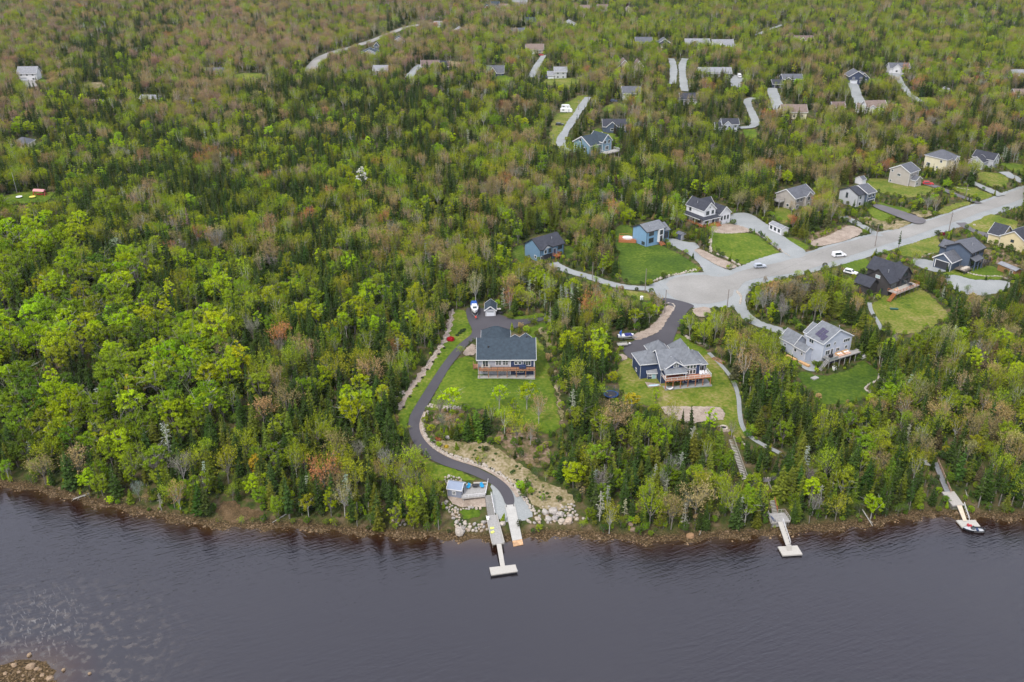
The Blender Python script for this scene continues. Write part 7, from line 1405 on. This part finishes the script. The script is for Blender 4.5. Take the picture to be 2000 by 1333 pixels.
ribbon('driveway_verge', [(831, 806), (821, 829), (826, 852), (847, 876), (883, 896), (928, 909), (953, 919), (981, 936), (1000, 953), (1012, 972)], 1.0, PINK, .22, 'pale verge between the black driveway and its stone row', cat='verge')
stone_row('stone_wall', INNER, .42, 'long row of pale stones edging the inside of the winding driveway', 1.5, 2)
stone_row('stone_wall', [(838, 793), (860, 797), (885, 799), (911, 795)], .4, 'short bank of white stones across the top of the mulched bed', 1.5, 3)
ribbon('slope', [(884, 606), (879, 640), (870, 665), (850, 692), (828, 726), (800, 766), (777, 802)], 1.8, PINK, .09, 'narrow pale stony border along the left lawn strip')
stone_row('stone_wall', [(884, 606), (878, 641), (868, 668), (848, 694), (826, 727)], .4, 'broken line of pale stones along the upper left lawn strip', 2.6)
stone_row('stone_wall', [(768, 782), (776, 772), (790, 766)], .4, 'small heap of white stones at the wood edge by the lawn strip', 1.4, 3)
stone_row('stone_wall', [(1402, 497), (1420, 505), (1447, 520)], .45, 'low white stone wall along the lower edge of the square lawn', 1.5, 2)
stone_row('stone_wall', [(1389, 468), (1386, 480), (1389, 494)], .45, 'pile of pale stones on the left side of the square lawn', 1.5, 2)
stone_row('stone_wall', [(1472, 452), (1500, 471), (1530, 494), (1545, 502)], .35, 'row of stones between the square lawn and the gravel drive', 2.2)
stone_row('stone_wall', [(1385, 450), (1400, 456), (1430, 457), (1468, 453)], .3, 'curved pale edging below the farmhouse stone bed', 1.3)
stone_row('stone_wall', [(1278, 549), (1300, 541), (1330, 535), (1362, 527)], .45, 'rough line of stones between the dark lawn and the turning circle', 2.0, 2)
stone_row('stone_wall', [(1717, 731), (1716, 744), (1685, 757), (1700, 769), (1715, 781), (1725, 796), (1734, 804)], .38, 'stone edging on the right side of the deep green lawn', 1.6)
stone_row('stone_wall', [(1863, 524), (1890, 534), (1920, 541), (1955, 540), (1970, 547)], .38, 'cream stone border between the lawn and the gravel clearing', 1.5)
stone_row('stone_wall', [(1336, 655), (1352, 666), (1364, 671), (1374, 672), (1383, 679)], .55, 'curved border of big grey stones behind the navy house', 1.4)
stone_row('stone_wall', [(1800, 503), (1812, 498), (1823, 495)], .35, 'short white stone edging left of the slate blue house', 1.4)
stone_row('stone_wall', [(1447, 862), (1452, 868), (1462, 876)], .3, 'short white stone edging beside the upper plank steps', 1.5)
stone_row('stone_wall', [(1852, 363), (1875, 369), (1896, 372)], .35, 'white stones along the drive uphill of the road', 1.6)
stone_row('stone_wall', [(1478, 936), (1492, 934), (1505, 935)], .35, 'white rocks by the grey landing path', 1.6)
stone_row('stone_wall', [(1440, 570), (1448, 582), (1446, 596)], .4, 'stones on the right rim of the turning circle', 1.6, 2)
stone_row('stone_wall', [(1298, 594), (1310, 592), (1319, 598), (1314, 606)], .3, 'white edging at the top of the pink gravel verge', 1.3)
# shore stones nobody could count
col_rocks = bpy.data.collections.new('stone_kinds')
RS = rock_mat('shore_stone', [(.3, (.13, .095, .06)), (.5, (.23, .17, .11)), (.7, (.36, .29, .20))])
for k in range(4): col_rocks.objects.link(bpy.data.objects.new('stone_kind_%d' % k, rock_mesh('shore_stone_%d' % k, 90+k, RS, 1)))
# fallen logs and driftwood
DW = M['bark_pale']
def log(name, a, b, r, label, snags=6, z=None, mt_=None):
    p, q = PV(*a), PV(*b)
    if z is not None: p.z, q.z = z
    p.z += r; q.z += r; m = MB(); m.cyl(p, q, r, r*.45, 8); e = empty(name, (0, 0, 0), 0, label, 'log'); m.build('trunk', mt_ or DW, e); s_ = MB()
    for k in range(snags): c = p.lerp(q, .15+.8*k/snags); d = Vector((rr.uniform(-.4, .4), rr.uniform(-1, -.2), rr.uniform(-.1, .7))).normalized()*rr.uniform(.5, 1.4); s_.cyl(c, c+d, r*.3, r*.1, 5)
    s_.build('branches', mt_ or DW, e)
log('fallen_log', (177, 969), (143, 979), .2, 'bleached log with broken branches reaching into the dark water at the left', 10, (1.0, .2))
log('fallen_log', (560, 1005), (532, 1022), .16, 'thin grey fallen trunk on the bank left of the huge boulder', 4)
log('fallen_log', (1517, 970), (1550, 968), .2, 'pale fallen trunk beside the middle steps', 3)
log('fallen_log', (1683, 1003), (1704, 1030), .16, 'dead branchy trunk sloping into the water left of the right dock', 9, (1.6, .1))
log('fallen_log', (1582, 967), (1607, 982), .16, 'grey fallen trunk in the thicket right of the middle dock', 4)
log('fallen_log', (1885, 957), (1890, 975), .13, 'short pale snapped trunk right of the platform', 2)
log('fallen_log', (1372, 1030), (1366, 1046), .12, 'thin pale stick leaning out over the bank', 2)
# small clipped shrubs and garden plants, one by one
SHR = leaf_mat('shrub_leaves', .25)
def bush_mesh(seed, n=420, r=.8):
    rs = np.random.RandomState(seed); d = rs.normal(size=(n, 3)); d /= np.linalg.norm(d, axis=1)[:, None]; d[:, 2] = np.abs(d[:, 2]); c = d*rs.uniform(.6, 1, n)[:, None]*r*np.array([1, 1, .85])+np.array([0, 0, .15])
    d2 = d+rs.normal(0, .5, (n, 3)); t = rs.normal(size=(n, 3)); u = np.cross(d2, t); u /= np.linalg.norm(u, axis=1)[:, None]; v = np.cross(d2, u); v /= np.linalg.norm(v, axis=1)[:, None]; s = .13*r
    V = np.stack([c-u*s, c-v*s, c+u*s, c+v*s], 1).reshape(-1, 3); return nmesh('bush', V, np.arange(n*4), 4, [SHR], attrs={'shade': np.repeat(rs.uniform(.7, 1.25, n), 4)})
BUSH = [bush_mesh(k) for k in range(4)]
def shrub(px, py, s, tint, label, group=None):
    o = bpy.data.objects.new('shrub', rr.choice(BUSH)); put(o); o.location = PV(px, py); o.scale = (s, s, s*.9); o.rotation_euler = (0, 0, rr.uniform(0, 6)); o['tint'] = [*tint]; tag(o, label, 'shrub', group); return o
for k, (x, y) in enumerate(((868, 681), (857, 693), (846, 708), (835, 723), (825, 739), (814, 755), (801, 776), (789, 797))): shrub(x, y, .62, (.05, .06, .03), 'small dark shrub, %s from the top in the row on the left lawn strip' % ordinal(k+1), 'small shrubs on the lawn strip')
shrub(880, 665, 1.7, (.42, .02, .03), 'crimson bush by the top of the left lawn strip'); shrub(858, 858, 1.5, (.38, .13, .06), 'rust red bush inside the driveway bend'); shrub(872, 874, .9, (.5, .36, .04), 'golden small bush by the driveway bend'); shrub(1840, 459, 1.5, (.22, .02, .04), 'crimson bush in the round bed by the road')
shrub(1224, 12, 3.5, (.08, .03, .05), 'dark purple round tree crown near the top of the wood')
for k, (x, y, s) in enumerate(((903, 648, 1.1), (898, 652, .9), (907, 645, .8), (893, 656, .8))): shrub(x, y, s, (.045, .07, .03), 'dark bush, %s from the right in the kidney bed by the parking' % ordinal(k+1), 'bushes in the kidney bed')
for n_, (poly, cnt, place) in enumerate((([(900, 868), (950, 872), (1000, 905), (1040, 935), (1100, 970), (1080, 985), (1030, 965), (980, 920), (920, 895)], 42, 'on the sandy slope beside the driveway'), ([(1395, 500), (1380, 505), (1412, 517), (1430, 524)], 9, 'in the sky blue house bed'), ([(1395, 442), (1430, 440), (1462, 450), (1430, 455), (1400, 453)], 12, 'in the farmhouse bed'))):
    pl = np.array(poly, float); pts = []
    while len(pts) < cnt:
        x, y = rr.uniform(pl[:, 0].min(), pl[:, 0].max()), rr.uniform(pl[:, 1].min(), pl[:, 1].max())
        if inpoly(np.array([x]), np.array([y]), pl)[0]: pts.append((x, y))
    for k, (x, y) in enumerate(sorted(pts)): shrub(x, y, rr.uniform(.3, .7) if n_ == 0 else rr.uniform(.25, .4), rr.choice([(.07, .11, .03), (.10, .14, .03), (.05, .09, .03)]), 'small green plant %s, %s from the left' % (place, ordinal(k+1)), 'small plants '+place)
# trees that stand out one by one in the photo: base pixel, sort, variant, height, colour
MANUAL = [(432, 592, 'leafy', 1, 12, 'yellowlime'), (367, 540, 'leafy', 0, 11, 'lime'), (228, 496, 'leafy', 2, 8, 'mint'), (708, 376, 'leafy', 4, 12, 'white'), (604, 452, 'budding', 0, 9, 'rust'), (402, 345, 'budding', 2, 11, 'rust'),
          (300, 392, 'budding', 2, 10, 'tan'), (372, 462, 'spruce', 2, 12, 'deadpink'), (286, 470, 'snag', 0, 11, 'grey'), (428, 500, 'bare', 0, 10, 'grey'), (334, 905, 'snag', 0, 13, 'lichen'), (362, 950, 'bare', 0, 9, 'grey'), (273, 980, 'bare', 1, 5.5, 'lichen'),
          (604, 985, 'snag', 1, 9, 'lichen'), (36, 850, 'snag', 0, 10, 'lichen'), (505, 935, 'leafy', 2, 8, 'gold'), (668, 935, 'leafy', 4, 8, 'gold'), (268, 790, 'leafy', 0, 10, 'gold'), (405, 820, 'budding', 1, 8, 'rust'), (690, 850, 'leafy', 3, 12, 'lime'),
          (1898, 728, 'leafy', 0, 9, 'yellowlime'), (1080, 905, 'leafy', 4, 2.6, 'mid'), (880, 812, 'leafy', 3, 9.5, 'lime'), (861, 816, 'bare', 1, 6, 'grey'), (915, 862, 'spruce', 4, 8.5, 'spruce_dark'), (932, 858, 'spruce', 4, 9.5, 'spruce_bright'), (948, 850, 'spruce', 0, 9, 'spruce_dark'), (925, 845, 'leafy', 4, 7, 'mid'),
          (1029, 800, 'leafy', 3, 9, 'lime'), (1052, 828, 'budding', 1, 8.5, 'tan'), (1004, 822, 'leafy', 4, 7.5, 'lime'), (975, 800, 'leafy', 3, 7.5, 'yellowlime'), (1010, 870, 'budding', 0, 9.5, 'olive'), (985, 850, 'budding', 1, 8, 'olive'), (1036, 870, 'budding', 1, 6, 'tan'), (960, 835, 'budding', 1, 7.5, 'olive'),
          (882, 852, 'budding', 1, 6.5, 'tan'), (866, 845, 'bare', 1, 5.5, 'grey'), (1335, 655, 'spruce', 0, 6, 'spruce_dark'), (1280, 790, 'leafy', 4, 5, 'yellowlime'), (1232, 812, 'leafy', 3, 8, 'gold'), (1385, 845, 'leafy', 4, 7.5, 'lime'), (1332, 835, 'spruce', 1, 6, 'spruce_dark'), (1350, 850, 'spruce', 1, 9, 'spruce_dark'), (1310, 845, 'budding', 1, 9, 'olive'), (1428, 855, 'budding', 1, 5, 'tan'),
          (1754, 490, 'spruce', 3, 7.5, 'spruce_dark'), (1785, 520, 'budding', 1, 6, 'olive'), (1866, 575, 'spruce', 1, 4.5, 'spruce_dark'), (1962, 572, 'spruce', 0, 4.5, 'spruce_dark'), (1390, 470, 'budding', 1, 6.5, 'olive'), (1372, 478, 'leafy', 4, 4.5, 'mid'), (1650, 425, 'spruce', 1, 7, 'spruce_dark'), (1664, 420, 'spruce', 0, 7, 'spruce_dark'), (1684, 418, 'spruce', 1, 6, 'spruce_dark'), (1545, 418, 'budding', 1, 5, 'tan'), (905, 592, 'leafy', 1, 5, 'yellowlime'), (892, 590, 'leafy', 1, 4.5, 'yellowlime')]
COL['white'] = (.66, .68, .56); COL['deadpink'] = (.30, .22, .17)
TREES = plant_forest(MANUAL)
print('TREES', len(TREES))
def tint_of(cl, rs):
    c = np.array(COL[cl])*rs.uniform(.78, 1.22); c = c*(1+rs.normal(0, .07, 3)); return np.clip(c, .005, .7)
trs = np.random.RandomState(5)
def pxsize(t):
    _, H, Rr = None, PROTO[t[4]][4]*t[3], PROTO[t[4]][5]*t[3]
    d = t[1]*CP-(t[2]-CAM_Z)*SP
    return H*Rr*(FPX/d)**2
col_proto = bpy.data.collections.new('tree_kinds')
order = []
for k, p in enumerate(PROTO):
    o = bpy.data.objects.new('kind_%02d_%s' % (k, p[0]), p[3]); col_proto.objects.link(o)
def scatter(name, pts, idx, rot, scl, tint, coll, label, cat):
    me = bpy.data.meshes.new(name); n = len(pts); me.vertices.add(n); me.vertices.foreach_set('co', np.asarray(pts, np.float32).ravel())
    a = me.attributes.new('pick', 'INT', 'POINT'); a.data.foreach_set('value', np.asarray(idx, np.int32))
    a = me.attributes.new('turn', 'FLOAT_VECTOR', 'POINT'); a.data.foreach_set('vector', np.asarray(rot, np.float32).ravel())
    a = me.attributes.new('size', 'FLOAT_VECTOR', 'POINT'); a.data.foreach_set('vector', np.asarray(scl, np.float32).ravel())
    a = me.attributes.new('tint', 'FLOAT_COLOR', 'POINT'); a.data.foreach_set('color', np.asarray(np.column_stack([tint, np.ones(n)]), np.float32).ravel())
    me.update(); o = put(bpy.data.objects.new(name, me)); tag(o, label, cat, kind='stuff')
    g = bpy.data.node_groups.new(name, 'GeometryNodeTree')
    g.interface.new_socket('Geometry', in_out='INPUT', socket_type='NodeSocketGeometry'); g.interface.new_socket('Geometry', in_out='OUTPUT', socket_type='NodeSocketGeometry')
    N = g.nodes.new; gi, go = N('NodeGroupInput'), N('NodeGroupOutput'); ip = N('GeometryNodeInstanceOnPoints'); ci = N('GeometryNodeCollectionInfo')
    ci.inputs[0].default_value = coll; ci.inputs[1].default_value = True; ci.inputs[2].default_value = True
    def na(nm, ty):
        q = N('GeometryNodeInputNamedAttribute'); q.data_type = ty; q.inputs[0].default_value = nm; return [s_ for s_ in q.outputs if s_.enabled and s_.name == 'Attribute'][0]
    l = g.links.new; l(gi.outputs[0], ip.inputs['Points']); l(ci.outputs[0], ip.inputs['Instance']); ip.inputs['Pick Instance'].default_value = True
    l(na('pick', 'INT'), ip.inputs['Instance Index']); l(na('size', 'FLOAT_VECTOR'), ip.inputs['Scale'])
    er = N('FunctionNodeEulerToRotation'); l(na('turn', 'FLOAT_VECTOR'), er.inputs[0]); l(er.outputs[0], ip.inputs['Rotation']); l(ip.outputs[0], go.inputs[0])
    md = o.modifiers.new('scatter', 'NODES'); md.node_group = g
    return o
vis = []
for t in TREES:
    a, b = proj(t[0], t[1], t[2]+PROTO[t[4]][4]*t[3]*.6); vis.append(-10 < a < 2010 and -10 < b < 1343)
KINDS_ = {'spruce': ('spruce_tree', 'spruce'), 'leafy': ('leafy_tree', 'leafy tree'), 'budding': ('budding_tree', 'budding tree'), 'bare': ('bare_tree', 'bare tree'), 'snag': ('dead_tree', 'dead tree')}
LIM = {'spruce': 300, 'leafy': 300, 'budding': 200, 'bare': 100, 'snag': 90}
chosen = set()
for kd, lim in LIM.items():
    c = [i for i, t in enumerate(TREES) if t[5] == kd and vis[i]]; c.sort(key=lambda i: -pxsize(TREES[i])); chosen |= set(c[:lim])
# zones for telling the trees apart
ZONES = [('left of the winding driveway', lambda x, y: x < 800 and y > 640 and x >= 480), ('on the riverbank at the far left', lambda x, y: x < 480 and y > 820),
         ('in the lime green wood', lambda x, y: x < 480 and 640 < y <= 820), ('below the navy house', lambda x, y: 1090 <= x < 1450 and y > 760),
         ('below the white-grey house', lambda x, y: 1450 <= x < 1730 and y > 740), ('right of the riverside stairs', lambda x, y: x >= 1730 and y > 640),
         ('near the long grey-roofed house', lambda x, y: 800 <= x < 1090 and y > 640), ('beside the navy house drive', lambda x, y: 1090 <= x < 1420 and 560 < y <= 760),
         ('near the white-grey house', lambda x, y: 1420 <= x < 1700 and 560 < y <= 740), ('near the black house', lambda x, y: x >= 1700 and 520 < y <= 640),
         ('behind the boat parking', lambda x, y: 800 <= x < 1200 and 480 < y <= 640), ('near the blue houses', lambda x, y: 1000 <= x < 1400 and y <= 560),
         ('along the upper road', lambda x, y: x >= 1400 and y <= 560), ('in the middle of the wood', lambda x, y: x < 1000 and 440 < y <= 640), ('deep in the far wood', lambda x, y: True)]
ORD = ['', 'first', 'second', 'third', 'fourth', 'fifth', 'sixth', 'seventh', 'eighth', 'ninth', 'tenth', 'eleventh', 'twelfth', 'thirteenth', 'fourteenth', 'fifteenth', 'sixteenth', 'seventeenth', 'eighteenth', 'nineteenth', 'twentieth']
def ordinal(n):
    if n <= 20: return ORD[n]
    tens = {2: 'twenty', 3: 'thirty', 4: 'forty', 5: 'fifty', 6: 'sixty', 7: 'seventy', 8: 'eighty', 9: 'ninety'}[n//10]
    return tens+'-'+ORD[n % 10] if n % 10 else tens[:-1]+'ieth'
CN = {'spruce_dark': 'dark green', 'spruce_olive': 'olive green', 'spruce_bright': 'fresh green', 'spruce_brown': 'brownish green', 'lime': 'lime green', 'yellowlime': 'yellow-green', 'mid': 'mid green',
      'deep': 'deep green', 'olive': 'olive', 'gold': 'golden', 'tan': 'tan', 'pink': 'pinkish brown', 'rust': 'rusty orange', 'grey': 'grey', 'lichen': 'pale lichen-grey', 'mint': 'pale mint', 'white': 'white-blossomed', 'deadpink': 'dead pinkish brown'}
rows_ = {}
for i in sorted(chosen):
    t = TREES[i]; H = PROTO[t[4]][4]*t[3]; a, b = proj(t[0], t[1], t[2]+H*.5)
    z = next(nm for nm, f in ZONES if f(a, b)); sz = 'tall' if H > 9.5 else ('small' if H < 5.5 else 'medium')
    rows_.setdefault((t[5], t[6], sz, z), []).append((float(a), i))
labels = {}
for (kd, cl, sz, z), v in rows_.items():
    v.sort(); w_ = {'spruce': 'spruce', 'leafy': 'leafy tree', 'budding': 'budding tree', 'bare': 'bare twiggy tree', 'snag': 'dead tree'}[kd]
    for q, (_, i) in enumerate(v):
        base = '%s %s %s %s' % (sz, CN[cl], w_, z)
        labels[i] = base if len(v) == 1 else base+', %s from the left' % ordinal(q+1)
def single_tree(t, label, group):
    kd = t[5]; nm, cat = KINDS_[kd]; p = PROTO[t[4]]
    e = empty(nm, (t[0], t[1], t[2]-.15), trs.uniform(0, 6.28), label, cat, group); s = t[3]; fat = 1.22 if kd == 'spruce' else 1.0; e.scale = (s*fat*trs.uniform(.9, 1.1), s*fat*trs.uniform(.9, 1.1), s)
    tn = [float(v) for v in tint_of(t[6], trs)]
    c = bpy.data.objects.new('crown', p[1]); put(c, e); c['tint'] = tn
    k = bpy.data.objects.new('trunk', p[2]); put(k, e)
    return e
GRP = {'spruce': 'spruces of the riverside forest', 'leafy': 'leafy trees of the riverside forest', 'budding': 'budding trees of the riverside forest', 'bare': 'bare trees of the forest', 'snag': 'dead trees of the forest'}
for i in sorted(chosen): single_tree(TREES[i], labels[i], GRP[TREES[i][5]])
for kd in KINDS_:
    q = [t for i, t in enumerate(TREES) if t[5] == kd and i not in chosen]
    if not q: continue
    n = len(q); s = np.array([t[3] for t in q]); rot = np.column_stack([trs.normal(0, .03, n), trs.normal(0, .03, n), trs.uniform(0, 6.28, n)])
    fat = 1.22 if kd == 'spruce' else 1.0; scl = np.column_stack([s*fat*trs.uniform(.85, 1.15, n), s*fat*trs.uniform(.85, 1.15, n), s*trs.uniform(.9, 1.1, n)])
    scatter({'spruce': 'spruce_forest', 'leafy': 'leafy_forest', 'budding': 'budding_forest', 'bare': 'bare_forest', 'snag': 'dead_forest'}[kd], [(t[0], t[1], t[2]-.15) for t in q], [t[4] for t in q], rot, scl,
            [tint_of(t[6], trs) for t in q], col_proto, {'spruce': 'dense mass of smaller spruces filling the forest behind', 'leafy': 'green leafy trees spread through the forest behind', 'budding': 'tan and pink budding trees mixed through the distant forest',
            'bare': 'grey and pink bare trees mixed through the distant forest', 'snag': 'grey dead trees scattered through the forest'}[kd], 'forest')
# undergrowth: knee to head high bushes between the trees
urs = np.random.RandomState(17)
ux = []; uy = []
for y in np.arange(150, 520, 2.1):
    half = y*.95+40; x = np.arange(-half, half, 2.1); ux.append(x+urs.uniform(-1.3, 1.3, len(x))); uy.append(np.full(len(x), y)+urs.uniform(-1.3, 1.3, len(x)))
ux = np.concatenate(ux); uy = np.concatenate(uy); dd = uy-shore_y(ux); k_ = (dd > 1.6) & (urs.rand(len(ux)) < .8); ux, uy = ux[k_], uy[k_]; uz = height(ux, uy)
mk_ = raster(SOFT); hit = np.zeros(len(ux), bool)
a, b = proj(ux+urs.uniform(-.6, .6, len(ux)), uy+urs.uniform(-.45, .45, len(ux)), uz); hit |= masked(mk_, a, b)
for p_ in THIN: hit |= inpoly(a, b, p_) & (urs.rand(len(a)) < .62)
ux, uy, uz = ux[~hit], uy[~hit], uz[~hit]; n = len(ux); sc_ = urs.uniform(.11, .33, n)
cols = ['deep', 'mid', 'olive', 'spruce_dark', 'spruce_olive', 'tan', 'lime']
scatter('undergrowth', np.column_stack([ux, uy, uz-.1]), urs.choice([K['leafy'][0], K['leafy'][2], K['leafy'][4], K['spruce'][4], K['budding'][0]], n, p=[.25, .25, .2, .2, .1]), np.column_stack([urs.normal(0, .1, n), urs.normal(0, .1, n), urs.uniform(0, 6, n)]),
        np.column_stack([sc_*1.3, sc_*1.3, sc_]), [tint_of(cols[urs.choice(7, p=[.24, .22, .12, .18, .12, .05, .07])], urs)*1.1 for _ in range(n)], col_proto, 'low bushes and young growth under the trees', 'undergrowth')
# stones of the river bank
sr = np.random.RandomState(3); bx_ = sr.uniform(-190, 260, 5200); bd = np.abs(sr.normal(.6, 1.8, 5200))-1.5; by_ = shore_y(bx_)+bd; bz = height(bx_, by_); a, b = proj(bx_, by_, bz); k_ = (a > -60) & (a < 2060) & ~masked(mk_, a, b) & (bz > -.45)
sh_ = sr.normal(0, 1, (260, 2))*np.array([5, 3])+np.array([float(SHOAL[0])+2, float(SHOAL[1])]); hz_ = height(sh_[:, 0], sh_[:, 1]); q_ = hz_ > -.5
pts = np.vstack([np.column_stack([bx_, by_, bz])[k_], np.column_stack([sh_, hz_])[q_]]); n = len(pts); s_ = sr.uniform(.07, .2, n)*(1+1.2*(sr.rand(n) < .12))
g_ = sr.uniform(.4, 1.0, n)[:, None]*np.array([1, .92, .82])
scatter('shore_stones', pts, sr.randint(0, 4, n), np.column_stack([sr.uniform(-.3, .3, n), sr.uniform(-.3, .3, n), sr.uniform(0, 6, n)]), np.column_stack([s_, s_, s_]), g_, col_rocks, 'brown and tan stones strewn along the river bank', 'stones')
# ------------------------------------------------------------------ the air between: thin even haze
hm = bpy.data.materials.new('haze'); hm.use_nodes = True; ht = hm.node_tree; ht.nodes.clear(); ho = ht.nodes.new('ShaderNodeOutputMaterial'); hv = ht.nodes.new('ShaderNodeVolumePrincipled')
hv.inputs['Color'].default_value = (.86, .90, .97, 1); hv.inputs['Density'].default_value = 0.00003; hv.inputs['Anisotropy'].default_value = 0.2
ht.links.new(hv.outputs[0], ho.inputs['Volume'])
hz_o = MB().box(-6200, 6200, -700, 7100, -8, 175).build('haze', hm); tag(hz_o, 'thin pale haze softening the far forest', 'haze', kind='stuff')
S.cycles.volume_bounces = 0
